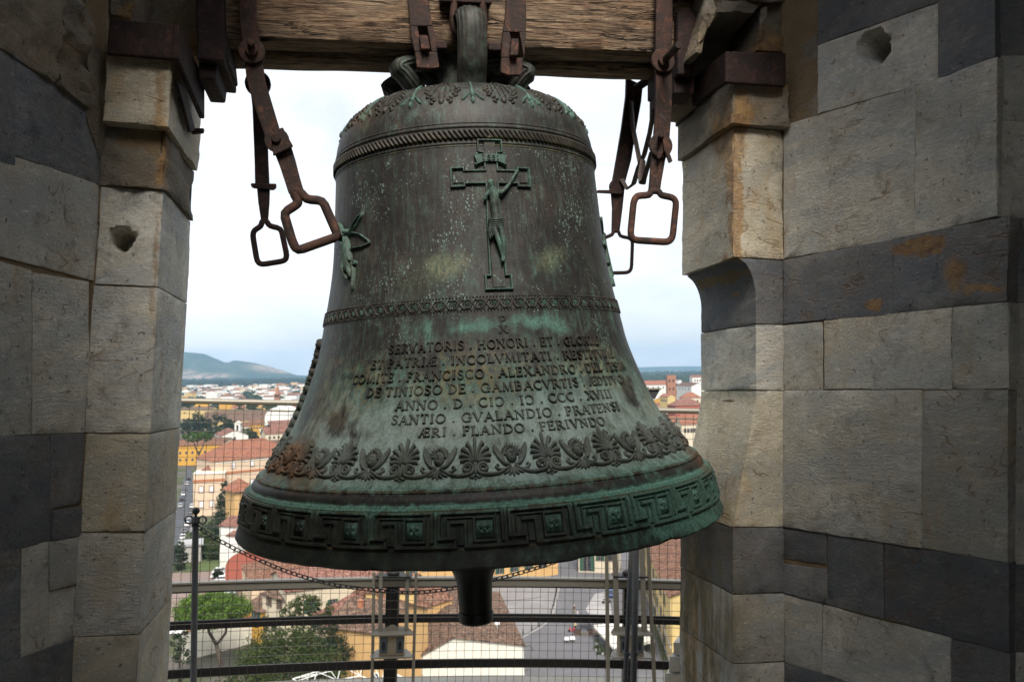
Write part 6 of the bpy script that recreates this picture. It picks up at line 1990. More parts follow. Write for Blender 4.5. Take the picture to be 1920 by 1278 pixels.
# ------------------------------------------------------------------ the town, near to far
house('long white building with tiled roof and blank gable wall below the clapper', (718, 128), (975, 132), 26, 1243, 3.0, 'ivory', M_TB, 'front', name='house', over=.3, chim=1) if False else None
def white_building():
    D = 128.0
    P0 = W(718, D)
    pix = [(690, 1300), (690, 1283), (718, 1266), (764, 1240), (792, 1224), (844, 1195), (973, 1209), (975, 1300)]
    q = []
    for x, y in pix:
        p = W(x, D); p.z = max(0, Zw(x, y, D)) if y < 1290 else 0
        q.append(p)
    T = Thing('house', 'long white building with tiled roof and blank gable wall below the clapper', 'house', Matrix.Translation(P0), (0, 0, 0))
    d = Vector((-4.5, 30, 0))
    loc = [p - P0 for p in q]
    g = G(); g.poly_prism(loc, d); T.add('wall', g, PL['ivory'])
    g = G()
    e = Vector((0, -.35, 0))
    for i, j in ((1, 2), (2, 3), (3, 4), (4, 5), (5, 6)):
        a, b = loc[i] + e + Vector((0, 0, .03)), loc[j] + e + Vector((0, 0, .03))
        if j == 6: b = b + Vector((.35, 0, -.05))
        g.poly_prism([a, b, b + d, a + d], (0, 0, .18))
    rf = T.add('roof', g, M_TB)
    for x, y, l in ((.25, 9, 0), (.55, 15, 1), (.7, 6, 0)):
        p = loc[5].lerp(loc[6], x) + Vector((-.15 * y, y, .2))
        g = G(); g.ball(p + Vector((0, 0, 1.0)), .45, 12, 6, (1, .25, 1)); g.tube([p, p + Vector((0, 0, 1.0))], .04, 6)
        T.add('dish_aerial', g, M_WHT, parent=rf, smooth=60)
    g = G(); p = loc[6] + Vector((.1, .2, -.3)); g.tube([p, p + Vector((1.1, -.2, .25)), p + Vector((1.5, -.2, -.6))], .05, 6); T.add('wall_lamp', g, M_DARK)
white_building()
house('orange house with old tiled roof and white framed window beside the dense tree', (610, 122), (713, 118), 13, 1172, 2.4, 'orange', M_TB, 'gable', [(10.6 - 5.0, 1.2, 2.3, (.86,))], style='white', chim=1)
house('small yellow house with one tiny window behind the left floodlight box', (682, 141), (772, 141), 9, 1108, 1.6, 'yellow', M_TR, 'gable', [(8.7, .55, .7, (.42,))], style='white', over=.5)
house('orange annex with low red tiled roof sloping to the square', (742, 137), (842, 146), 12, 1152, 2.6, 'orange', M_TR, 'gable', chim=1, over=.3)
house('yellow turret house with small hipped roof near the dark post', (662, 146), (699, 144), 7, 1108, 1.5, 'orange', M_TR, 'hip', [(9.2, .8, 1.6, (.3,))], style='plain')
house('pale yellow terrace with green shutters under a ribbed red roof', (534, 150), (742, 160), 14, 1108, 2.2, 'cream', M_TP, 'gable', [(6.8, 1.1, 2.6, (.20, .62)), (7.2, 1.0, 1.6, (.40, .80))], style='green', chim=3, sidewins=[(6.2, 1.0, 2.2, (.25, .6))])
house('narrow cream house with brown shutters joined to the terrace', (490, 156), (533, 151), 10, 1112, 1.2, 'cream', M_TB, 'mono', [(7.5, .9, 2.2, (.3, .75)), (3.6, .9, 2.0, (.5,))], style='brown')
house('low ochre cottage with dark tiled roof beside the bright pine', (452, 158), (491, 155), 8, 1138, 1.6, 'ochre', M_TB, 'mono', [(4.6, 1.2, 1.6, (.68,))], style='green')
house('house with bright red hipped roof in front of the terrace', (575, 138), (662, 134), 11, 1157, 2.8, 'peach', M_TP, 'hip', [(4.0, 1.0, 1.6, (.3, .7))], style='brown')
house('broad red hip roofed outbuilding with terracotta chimneys', (470, 176), (700, 188), 16, 1088, 2.6, 'peach', M_TR, 'hip', chim=4)
# red barrel vault
p0 = W(462, 196)
T = Thing('hall', 'rust red barrel vaulted hall beside the parked white cars', 'hall', Matrix.Translation(p0), (0, 0, 0))
g = G(); hw, hh = 5.2, 8.6
arcp = [(-hw, 0, 0)] + [(-hw * cos(pi * k / 16), 0, 4.6 + (hh - 4.6) * sin(pi * k / 16)) for k in range(17)] + [(hw, 0, 0)]
g.poly_prism([Vector(p) for p in arcp], (4, 16, 0)); T.add('vault', g, PL['red'])
for k in range(5):
    g = G(); f_ = k / 4
    g.tube([Vector((p[0] * 1.01 + 4 * f_, 16 * f_ * .98 - .02, p[2] * 1.01)) for p in arcp], .09, 5); T.add('rib', g, PL['rust'])
house('tall plain white house with red roof and two tiny windows', (411, 217), (441, 215), 9, 985, 1.7, 'white', M_TP, 'gable', [(8.2, .7, .9, (.55,)), (4.6, .6, .8, (.75,))], style='plain', over=.35)
house('white lean-to with sloping tiled roof against the tall white house', (424, 212), (446, 211), 5, 1004, 1.0, 'white', M_TP, 'mono', [(5.2, .6, .7, (.65,))], style='plain', over=.25)
house('grey roofed garden shed on the lawn', (336, 222), (377, 224), 6, 1024, .5, 'grey', plain('grey_sheet', (.33, .33, .33), .6, .15, .6), 'mono', name='shed', cat='shed', over=.5)
# the peach palazzo
house('large peach palazzo with red hipped roof and white shuttered windows', (404, 300), (560, 322), 20, 864, 6.2, 'peach', M_TO, 'hip', [(16.2, 1.3, 2.0, (.20, .42, .66)), (9.0, 1.3, 2.2, (.22, .42, .62)), (3.4, 1.3, 2.2, (.22, .42, .62))], style='pinkframe', name='palazzo', cat='palazzo', cornice=[(14.2, .8, 'rust'), (18.4, .4, 'ivory')])
house('lower peach wing with flat roof terrace left of the palazzo', (362, 294), (421, 297), 13, 890, .4, 'peach', PL['ivory'], 'flat', [(8.6, 1.3, 2.2, (.25, .58)), (3.2, 1.3, 2.2, (.25, .58))], style='pinkframe', name='palazzo', cat='palazzo', cornice=[(12.4, .9, 'rust')])
house('small hip roofed penthouse on the palazzo terrace', (372, 302), (402, 303), 8, 886, 2.4, 'peach', M_TP, 'hip', name='house', over=.3)
house('small orange pavilion with octagon style red roof under the rim', (439, 262), (476, 266), 9, 918, 2.8, 'orange', M_TO, 'hip', [(8.0, 1.0, 1.8, (.3, .7))], style='plain', over=.9)
house('orange barracks with two rows of square windows behind a pine', (322, 455), (417, 462), 14, 836, 2.6, 'ochre', M_TR, 'gable', [(6.6, 1.1, 1.4, cols(7, .1, .95)), (2.6, 1.1, 1.4, cols(7, .1, .95))], style='plain')
house('low brown roofed house in front of the white church', (385, 492), (418, 486), 12, 829, 2.6, 'cream', M_TB, 'gable')
T = house('white church with plain gabled front and low red roof', (414, 508), (465, 516), 26, 818, 3.6, 'white', M_TP, 'front', [(9.5, 1.4, 2.0, (.5,))], name='church', cat='church', style='plain', over=.3)
p0 = W(444.5, 520)
T = Thing('bell_tower', 'slim white bell tower with an open arch above the church', 'tower', Matrix.Translation(p0), (0, 0, 0))
zt = Zw(444, 792, 520)
g = G(); g.box(-1.9, 1.9, 0, 3.4, 0, zt - 5.2); g.box(-1.9, -.75, 0, 3.4, zt - 5.2, zt - .8); g.box(.75, 1.9, 0, 3.4, zt - 5.2, zt - .8); g.box(-1.9, 1.9, .002, 3.398, zt - 1.7, zt - .81)
T.add('shaft', g, PL['white'])
g = G(); g.box(-2.3, 2.3, -.3, 3.7, zt - .8, zt - .4); g.poly_prism([Vector((-2.0, 0, zt - .4)), Vector((2.0, 0, zt - .4)), Vector((0, 0, zt + 1.0))], (0, 3.4, 0)); T.add('cap', g, PL['white'])
g = G(); g.box(-.75, .75, 1.2, 1.5, zt - 5.2, zt - 1.7); T.add('bell_opening', g, M_DARK)
# white marble church with rounded shoulders, brick campanile behind it
D = 772; p0 = W(520, D)
T = Thing('church', 'big white marble church front with rounded shoulders', 'church', Matrix.Translation(p0), (0, 0, 0))
k_ = D / F
q = [(-24, 0), (-24, 20), (-22.5, 26), (-17, 33), (-10, 37), (0, 39.5), (10, 37), (17, 33), (22.5, 26), (24, 20), (24, 0)]
zb = Zw(520, 802, D)
g = G(); g.poly_prism([Vector((x * k_, 0, max(0, zb + z * k_) if z else 0)) for x, z in q], (2, 30, 0)); T.add('wall', g, PL['white'])
for x in (-12, -4, 5, 13):
    g = G(); g.box((x - 1.2) * k_, (x + 1.2) * k_, -.15, .0, zb + 3 * k_, zb + 8 * k_); T.add('window', g, M_DARK)
g = G(); g.ball((1.0, 12, zb + 41 * k_), 4.6, 18, 10, (1, 1, .85)); T.add('dome', g, PL['white'], smooth=180)
D = 1180; p0 = W(518.5, D); k_ = D / F
T = Thing('campanile', 'red brick campanile with a pointed spire on the skyline', 'tower', Matrix.Translation(p0), (0, 0, 0))
zs = Zw(518, 738, D); za = Zw(518, 721, D)
hw = 4.6 * k_
g = G(); g.box(-hw, hw, 0, 2 * hw, 0, zs - 7 * k_)
for x in (-1, -.12, .76):
    g.box(x * hw, (x + .24) * hw, 0, 2 * hw, zs - 7 * k_, zs - 1.4 * k_)
g.box(-hw * 1.1, hw * 1.1, -.1 * hw, 2.1 * hw, zs - 1.4 * k_, zs)
T.add('shaft', g, PL['brick'])
g = G(); g.add([(-hw * .8, .2 * hw, zs), (hw * .8, .2 * hw, zs), (hw * .8, 1.8 * hw, zs), (-hw * .8, 1.8 * hw, zs), (0, hw, za)], [(0, 1, 4), (1, 2, 4), (2, 3, 4), (3, 0, 4)]); T.add('spire', g, PL['brick'])
g = G(); g.box(-hw * .9, hw * .9, hw * .6, hw * 1.3, zs - 7 * k_, zs - 1.5 * k_); T.add('belfry', g, M_DARK)
# middle distance, left
for i, (lb, a, b, dp, ey, rs, wl, rf, kd) in enumerate((
    ('long brown roofed barrack with yellow wall below the handrail', (382, 800), (500, 815), 22, 790, 9, 'yellow', M_TB, 'gable'),
    ('yellow block with flat white roof at the left pier', (335, 930), (393, 915), 16, 768, 3, 'yellow', M_TB, 'gable'),
    ('ochre house with small dark windows below the marble church', (466, 610), (492, 612), 12, 796, 3, 'ochre', M_TR, 'gable'),
    ('small white house with red roof left of the ochre house', (452, 600), (467, 602), 10, 799, 2.6, 'cream', M_TR, 'gable'),
    ('cream house with brown hipped roof right of the ochre house', (488, 560), (508, 562), 12, 806, 3, 'cream', M_TB, 'hip'),
    ('white house with long red roof beside the bell flare', (512, 590), (556, 600), 14, 806, 6, 'white', M_TP, 'mono'),
    ('pale yellow villa with red roof by the left flank of the bell', (497, 480), (538, 486), 12, 813, 3.2, 'cream', M_TP, 'gable'),
    ('cream tall house behind the small green tree', (486, 500), (499, 500), 10, 805, 1, 'cream', PL['ivory'], 'flat'),
    ('red roofed row behind the marble church', (540, 800), (590, 810), 20, 772, 6, 'peach', M_TP, 'gable'),
    ('row of small houses under the palazzo roof line', (470, 420), (560, 432), 10, 838, 2.4, 'cream', M_TB, 'gable'),
)):
    house(lb, a, b, dp, ey, rs, wl, rf, kd, [(Zw(a[0], ey, a[1]) - 3.2, 1.2, 1.5, cols(4))] if a[1] < 700 else (), style='plain')
tree('umbrella pine with bright green flat crown beside the grey chain post', gp(400, 1262, 0) if False else W(398, 140), [(0, 0, 11.5, 6.4, 5, 2.3), (-2.8, 0, 10.8, 3.7, 3, 1.7), (3.0, 0, 11.0, 3.6, 3, 1.8), (0, -1.6, 12.6, 4.4, 3, 1.6), (-.5, -2.5, 10.6, 4.6, 3, 1.6)], 34000, .18, M_LP,
     [([(1.6, 0, 0), (1.1, 0, 3.2), (.6, 0, 5.2)], .42, .36), ([(.6, 0, 5.2), (-.7, 0, 7.4), (-1.0, 0, 10.2), (-1.6, 0, 11.6)], .30, .16), ([(.6, 0, 5.2), (2.2, 0, 7.2), (2.6, 0, 10.0), (3.4, 0, 11.6)], .26, .14), ([(-1.0, 0, 10.0), (-3.4, 0, 11.4)], .12, .06), ([(2.5, 0, 9.6), (.8, 0, 11.8)], .12, .06)], name='pine_tree', cat='tree', sd=5, clump=.42)
tree('small umbrella pine in front of the orange barracks', W(369, 436), [(0, 0, 17.6, 8.6, 7, 2.4), (1.5, 0, 18.6, 5, 4, 1.5)], 3000, .45, M_LP, [([(1.5, 0, 0), (1.0, 0, 8), (-1.2, 0, 13), (-2, 0, 16)], .5, .25), ([(1.0, 0, 8), (3.4, 0, 13), (4, 0, 16)], .4, .2)], name='pine_tree', cat='tree', sd=6, clump=.4)
tree('broad dark green tree filling the lower left of the opening', W(530, 112), [(0, 0, 12.0, 6.8, 5.5, 4.6), (-4.4, 0, 9.0, 4.4, 4, 3.8), (4.4, 0, 9.8, 4.6, 4, 4.2), (0, -3, 7.5, 7.4, 4, 4.0), (1.0, 0, 15.0, 3.2, 3, 2.0), (-2.8, 0, 13.6, 2.6, 2.4, 1.8), (6.5, -1, 6.5, 3.2, 3, 3.2)], 26000, .17, M_LF, sd=7, clump=.26)
tree('deep green tree crown between the broad tree and the orange house', W(588, 120), [(0, 0, 12.4, 4.0, 4, 3.6), (2.5, 0, 10.0, 3.4, 3, 3.6), (-2, 0, 9.6, 3.0, 3, 3.0)], 9000, .17, M_LD, sd=8, clump=.28)
tree('leafy tree top reaching up to the pale yellow terrace', W(566, 130), [(0, 0, 14.8, 3.0, 2.6, 1.5), (-2.2, 0, 13.6, 2.2, 2, 1.4), (2.6, 0, 13.8, 2.4, 2, 1.3)], 3600, .17, M_LF, sd=9, clump=.3)
tree('leafy shrub by the ochre cottage', W(492, 142), [(0, 0, 8.3, 1.6, 1.4, 1.1), (1.1, 0, 7.6, 1.2, 1, 1)], 1500, .14, M_LF, name='shrub', cat='shrub', sd=10)
tree('tall conical tree in front of the peach palazzo', W(421, 276), [(0, 0, 5.0, 3.1, 3, 3.6), (0, 0, 9.0, 2.5, 2.4, 3.2), (.2, 0, 12.6, 1.6, 1.6, 2.4)], 5200, .26, M_LD, name='conifer', cat='tree', sd=11, clump=.34)
GT = ['light green bush right beside the top of the street wall', 'dark tree between the conical tree and the white house', 'tall dark tree directly under the conical tree', 'low light green bush behind the grey shed',
      'pale green hedge bush along the narrow street', 'dark tree at the very edge of the left pier', 'small dark round bush on the lawn by the white house', 'light green shrub right of the grey shed']
for i, (px, D, z, rx, rz, m_) in enumerate(((370, 236, 3.2, 4.0, 3.0, M_LF), (398, 240, 4.2, 4.6, 4.0, M_LD), (414, 246, 5.6, 3.6, 4.6, M_LD), (385, 228, 2.2, 3.4, 2.2, M_LF), (352, 231, 2.4, 3.0, 2.4, M_LF), (336, 214, 4.0, 2.2, 4.0, M_LD), (408, 205, 1.1, 1.2, 1.1, M_LD), (404, 226, 2.6, 3.0, 2.6, M_LF))):
    tree(GT[i], W(px, D), [(0, 0, z, rx, rx * .8, rz), (rx * .5, 0, z * .8, rx * .6, rx * .6, rz * .7)], 2600, .24, m_, group='garden trees below the palazzo', sd=20 + i)
TT = ['leftmost dark tree of the clump over the orange barracks', 'second dark tree from the pier in the clump over the barracks', 'biggest dark tree of the clump over the barracks', 'lighter green tree at the right end of the clump', 'small dark tree ending the clump by the bell tower',
      'light green tree in front of the dark clump', 'light green tree right of the slim white bell tower', 'dark low tree behind the white church', 'green tree touching the slim white bell tower', 'lone green tree among the ochre houses',
      'green tree right behind the long brown roof', 'wide green tree left of the brick campanile', 'green tree beside the marble church dome', 'green tree under the handrail by the left pier', 'dark tree cut by the left pier near the handrail']
for i, (px, D, z, rx, rz, m_) in enumerate(((352, 640, 9, 9, 7, M_LD), (372, 650, 11, 11, 9, M_LD), (396, 640, 12, 13, 9, M_LD), (420, 655, 9, 10, 7, M_LF), (436, 648, 7, 7, 6, M_LD), (405, 600, 6, 9, 6, M_LF), (462, 560, 7, 9, 6, M_LF), (470, 530, 8, 7, 6, M_LD), (455, 548, 8, 7, 7, M_LF), (512, 640, 9, 5, 5, M_LF), (462, 860, 14, 12, 9, M_LF), (480, 950, 12, 18, 9, M_LF), (500, 900, 11, 9, 9, M_LF), (356, 940, 11, 14, 7, M_LF), (350, 985, 10, 8, 8, M_LD))):
    tree(TT[i], W(px, D), [(0, 0, z, rx, rx * .8, rz), (rx * .4, 0, z * 1.15, rx * .6, rx * .5, rz * .6), (-rx * .5, 0, z * .9, rx * .6, rx * .5, rz * .7)], 1500, .75 * D / 640, m_, group='rounded town trees left of the bell', sd=40 + i)
for i, (px, D, h) in enumerate(((346, 610, 26), (362, 615, 24), (371, 618, 25), (350, 600, 20))):
    tree(('leftmost slender cypress by the left pier', 'shorter slender cypress of the middle pair', 'right one of the slender cypresses', 'lowest cypress half hidden by the pier')[i], W(px, D), [(0, 0, h * .35, 2.0, 2, h * .33), (0, 0, h * .66, 1.4, 1.4, h * .3)], 700, .5, M_LD, name='cypress', cat='tree', group='cypresses by the left pier', sd=70 + i)
# ------------------------------------------------------------------ right gap
D = 880; p0 = W(1259, D); k_ = D / F
T = Thing('brick_tower', 'square red brick tower rising over the roofs on the right', 'tower', Matrix.Translation(p0), (0, 0, 0))
zt = Zw(1258, 704, D)
g = G(); g.box(-8 * k_, 8 * k_, 0, 15 * k_, 0, zt)
for k in range(5):
    x = (-8 + 3.6 * k) * k_
    g.box(x, x + 1.6 * k_, .003, 1.5 * k_, zt - .002, zt + 1.6 * k_)
T.add('shaft', g, PL['brick'])
for x, z in ((-4, 12), (3, 12), (-4, 27), (3, 27)):
    g = G(); g.box((x - 1.3) * k_, (x + 1.3) * k_, -.2, 0, zt - z * k_, zt - (z - 5) * k_); T.add('opening', g, M_DARK)
for i, (lb, a, b, dp, ey, rs, wl, rf, kd) in enumerate((
    ('long white hall with bright red roof left of the brick tower', (1205, 960), (1253, 950), 18, 721, 4.5, 'white', M_TO, 'gable'),
    ('white building with many windows at the right pier', (1298, 860), (1322, 860), 14, 707, 2, 'white', M_TP, 'gable'),
    ('white palazzo with dark sloping roof right of the brick tower', (1268, 840), (1296, 800), 14, 722, 3, 'white', M_TB, 'gable'),
    ('red palazzo with arched windows above the handrail', (1265, 620), (1318, 626), 14, 760, 4.5, 'red', M_TP, 'hip'),
    ('yellow house with brown roof near the floodlight', (1236, 760), (1251, 750), 9, 743, 2.4, 'yellow', M_TO, 'gable'),
    ('pale house with orange hipped roof above the red palazzo', (1278, 690), (1314, 690), 12, 745, 4, 'cream', M_TO, 'hip'),
    ('cream house with small window under the handrail', (1276, 430), (1306, 432), 9, 795, 3, 'cream', M_TO, 'gable'),
    ('red roofed house directly under the right handrail', (1254, 470), (1282, 470), 9, 790, 2.6, 'white', M_TO, 'gable'),
    ('orange roofed house filling the corner by the right pier', (1280, 480), (1330, 484), 9, 786, 2.4, 'red', M_TO, 'gable'),
)):
    house(lb, a, b, dp, ey, rs, wl, rf, kd, [(max(2, Zw(a[0], ey, a[1]) - 4.6), 1.4, 2.2, cols(4))], style='plain')
rng = random.Random(11)
CW = ['cream', 'yellow', 'white', 'peach', 'ivory', 'orange', 'pink', 'ochre']
CR = [M_TR, M_TB, M_TO, M_TP]
SEEN = []
def scatter(n, x0, x1, d0, d1, group, lab, hmin, hmax, white=0.0, sz=(9, 20)):
    for _ in range(n):
        for _try in range(20):
            px = rng.uniform(x0, x1); D = math.exp(rng.uniform(math.log(d0), math.log(d1)))
            w_ = rng.uniform(*sz); p = W(px, D)
            if all((p - q).length > (w_ + r_) * .62 for q, r_ in SEEN):
                break
        SEEN.append((p, w_))
        dpx = w_ / D * F
        wl = 'white' if rng.random() < white else rng.choice(CW)
        h = rng.uniform(hmin, hmax)
        kd = rng.choice(['gable', 'gable', 'hip', 'front']) if rng.random() > white * .7 else 'flat'
        rot = rng.uniform(-.12, .12) * D * .05
        wins = [(h - 2.6, 1.1, 1.5, cols(max(2, int(w_ / 3.5))))] if D < 950 else ()
        house(lab, (px, D), (px + dpx, D + rot), rng.uniform(.6, 1.0) * w_, h, rng.uniform(1.8, 3.2), wl, PL['white'] if kd == 'flat' else rng.choice(CR), kd, wins, group=group, style='plain', over=.3)
scatter(46, 1190, 1330, 480, 1500, 'roofs of the old town right of the bell', 'small old town house with a tiled roof right of the bell', 7, 13)
scatter(14, 1180, 1340, 1500, 2600, 'far houses on the plain at the right', 'tiny far house on the plain right of the bell', 7, 12, .5, (14, 34))
scatter(30, 330, 590, 900, 1500, 'houses of the far quarter on the left', 'far house of the quarter below the hills', 8, 14, .35, (10, 24))
scatter(120, 330, 600, 1450, 2800, 'white blocks of the far suburb on the left', 'tiny pale block of the far suburb below the hills', 7, 17, .66, (10, 34))
scatter(44, 585, 1190, 380, 1500, 'town houses hidden beyond the bell', 'small town house with a tiled roof beyond the bell', 7, 13)
scatter(7, 330, 600, 2700, 3300, 'farthest sheds at the edge of the wood', 'tiny white shed at the edge of the far wood', 8, 12, .7, (20, 50))
for i, (px, D, z, r_) in enumerate(((1243, 640, 9, 6), (1250, 632, 8, 5), (1236, 650, 8, 5), (1215, 1250, 12, 14), (1232, 1300, 12, 16), (1275, 1150, 10, 10), (1290, 1180, 10, 12), (1245, 1240, 10, 10), (1302, 1250, 11, 12))):
    tree(('dark tree just above the right handrail', 'green tree right of it above the handrail end', 'small dark tree next to the bell flare above the handrail', 'wide light tree far left of the brick tower', 'dark wide tree just left of the brick tower', 'light tree close right of the brick tower', 'dark tree behind the right hand palazzi', 'light tree in front of the far white hall', 'dark tree beside the right pier edge')[i], W(px, D), [(0, 0, z, r_, r_ * .8, r_ * .8), (r_ * .4, 0, z * 1.1, r_ * .6, r_ * .5, r_ * .6)], 1100, .8 * D / 700, M_LD if i % 2 else M_LF, group='trees among the roofs on the right', sd=90 + i)
# far woods: bands of merged crowns
def wood(px0, px1, D0, D1, n, r_, seed_):
    rng = random.Random(seed_)
    g = G()
    for _ in range(n):
        p = W(rng.uniform(px0, px1), rng.uniform(D0, D1))
        h = rng.uniform(.7, 1.25) * r_
        b = len(g.v)
        nn = 7
        for i, (zz, rr) in enumerate(((0, .7), (.35, 1.0), (.75, .9), (1.1, .5))):
            for k in range(nn):
                a = 2 * pi * k / nn + i
                f_ = rng.uniform(.75, 1.2)
                g.v.append(p + Vector((rr * f_ * h * cos(a), rr * f_ * h * sin(a), zz * h * rng.uniform(.85, 1.15))))
        g.v.append(p + Vector((0, 0, 1.3 * h)))
        for i in range(3):
            for k in range(nn):
                g.f.append((b + i * nn + k, b + i * nn + (k + 1) % nn, b + (i + 1) * nn + (k + 1) % nn, b + (i + 1) * nn + k))
        for k in range(nn):
            g.f.append((b + 3 * nn + k, b + 3 * nn + (k + 1) % nn, b + 4 * nn))
    return structure('far_wood', g, M_LD, kind='stuff')
wood(300, 640, 2900, 5200, 900, 15, 1)
wood(1170, 1400, 2300, 5500, 700, 15, 2)
wood(640, 1170, 2600, 5000, 500, 16, 3)
wood(330, 600, 1100, 2700, 330, 8, 4)
wood(1180, 1340, 900, 2400, 110, 8, 5)
# ------------------------------------------------------------------ round the square
house('orange fronted house closing the square on the left', (690, 178), (868, 191), 10, 1046, 2, 'orange', M_TR, 'gable', [(6.0, 1.1, 2.0, cols(6)), (1.2, 1.3, 2.4, cols(6))], style='green')
house('orange fronted house at the head of the square', (872, 192), (1040, 204), 10, 1020, 2, 'orange', M_TR, 'gable', [(7.0, 1.1, 2.0, cols(5)), (2.4, 1.2, 2.4, cols(5))], style='green')
house('cream corner house with a tall dark doorway at the head of the square', (1078, 206), (1152, 204), 10, 1010, 2, 'cream', M_TR, 'gable', [(8.4, 1.1, 2.0, cols(4)), (.4, 1.9, 4.2, (.22,)), (3.0, 1.1, 2.2, (.55, .8))], style='green')
house('yellow side front with green shutters along the right edge of the square', (1196, 192), (1247, 139), 14, 12.5, 2.6, 'yellow', M_TR, 'gable', [(8.6, 1.2, 2.2, cols(7)), (4.6, 1.2, 2.2, cols(7)), (.3, 1.6, 2.8, cols(5))], style='green', cornice=[(.9, .35, 'grey'), (3.7, .3, 'grey')])
house('peach house with ribbed tiled roof behind the grey poles', (1186, 222), (1290, 196), 16, 1062, 4.5, 'peach', M_TB, 'gable', [(9.0, 1.1, 2.0, cols(4)), (5.2, 1.1, 2.0, cols(4))], style='green')
for i, (px, py, D, lb) in enumerate(((596, 1118, 150, 'thin roof aerial left on the terrace roof'), (660, 1108, 152, 'thin roof aerial right on the terrace roof'), (556, 1058, 184, 'thin aerial on the hip roofed outbuilding'), (802, 1140, 141, 'thin aerial on the orange annex'))):
    p = W(px, D); z = Zw(px, py, D)
    T = Thing('aerial', lb, 'aerial', Matrix.Translation((p.x, p.y, z - 1.4)), (0, 0, 0), 'roof aerials')
    g = G(); g.tube([(0, 0, 0), (0, 0, 3.2)], .035, 5); T.add('mast', g, M_STEEL)
    g = G(); g.tube([(-.9, 0, 3.0), (.9, 0, 3.0)], .025, 5)
    for k in range(6): g.tube([(-.8 + .32 * k, -.35, 3.0), (-.8 + .32 * k, .35, 3.0)], .018, 4)
    T.add('array', g, M_STEEL)
for i, (x0, y0, d0, x1, y1, d1, lb) in enumerate(((718, 1262, 127, 985, 1255, 131, 'slack cable along the front of the white building'), (800, 1128, 150, 1010, 1118, 165, 'cable stretched from the annex over the square'))):
    a = W(x0, d0); a.z = Zw(x0, y0, d0); b = W(x1, d1); b.z = Zw(x1, y1, d1)
    g = G(); g.tube([a.lerp(b, k / 10) - Vector((0, 0, 1.1 * (k / 10) * (1 - k / 10) * 2)) for k in range(11)], .03, 4)
    single('cable', g, M_DARK, lb, 'cable', I4, tuple(a))
# low wall with terracotta coping behind the pine trunk, white shed roof
A, B = W(342, 147), W(470, 156)
T = Thing('garden_wall', 'long pale garden wall with terracotta coping behind the pine trunk', 'wall', Matrix.Translation(A), (0, 0, 0))
d = B - A; zt = Zw(342, 1186, 147)
n_ = Vector((-d.y, d.x, 0)).normalized()
g = G(); g.poly_prism([Vector((0, 0, 0)), d, d + n_ * .4, n_ * .4], (0, 0, zt)); T.add('panel', g, PL['ivory'])
g = G(); e = n_ * -.12; g.poly_prism([e, d + e, d + n_ * .52, n_ * .52], (0, 0, .14)); g.v = [p + Vector((0, 0, zt + .003)) for p in g.v]; T.add('coping', g, M_TO)
q = d.normalized()
g = G(); c = q * 2.0 + n_ * -.02; g.poly_prism([c + q * -.35, c + q * .35, c + q * .35 + n_ * .1, c - q * .35 + n_ * .1], (0, 0, .7)); g.v = [p + Vector((0, 0, zt - 3.9)) for p in g.v]; T.add('vent', g, M_DARK)
T = house('white vaulted greenhouse peeping out by the left pier', (322, 162), (352, 163), 6, 1186, .8, 'white', M_WHT, 'gable', name='greenhouse', cat='greenhouse')
house('orange garden terrace wall low beside the left pier', (318, 118), (338, 117), 4, 3.2, .3, 'rust', M_TO, 'flat', name='terrace', cat='terrace')
tree('dark hedge clump behind the garden wall', W(336, 137), [(0, 0, 7, 1.6, 1.4, 2.2), (.4, 0, 4.5, 1.6, 1.4, 2)], 1500, .16, M_LD, name='hedge', cat='hedge', sd=130)
# stage roof truss at the bottom edge
T = Thing('lighting_truss', 'white lattice roof truss low in front of the white building', 'truss', Matrix.Translation(W(650, 106)), (0, 0, 0))
k_ = 106 / F
def tz(x, y):
    return Vector(((x - 650) * k_, 0, Zw(x, y, 106)))
nodes_t = [tz(x, y) for x, y in ((545, 1272), (590, 1258), (635, 1246), (676, 1238), (715, 1252), (755, 1272))]
nodes_b = [p + Vector((0, -2.2, -1.1)) for p in nodes_t]
nodes_c = [p + Vector((0, 2.2, -1.1)) for p in nodes_t]
for nm, ln in (('chord', nodes_t), ('chord', nodes_b), ('chord', nodes_c)):
    g = G(); g.tube(ln, .07, 6); T.add(nm, g, M_WHT)
g = G()
for row in (nodes_b, nodes_c):
    for i in range(5):
        g.tube([nodes_t[i], row[i + 1]], .045, 5); g.tube([row[i], nodes_t[i]], .045, 5); g.tube([row[i + 1], nodes_t[i + 1].lerp(nodes_t[i], .5)], .04, 5)
T.add('lacing', g, M_WHT)
for p in (nodes_b[0], nodes_c[0], nodes_b[5], nodes_c[5]):
    g = G(); g.tube([p, Vector((p.x, p.y, 0))], .09, 6); T.add('leg', g, M_WHT)

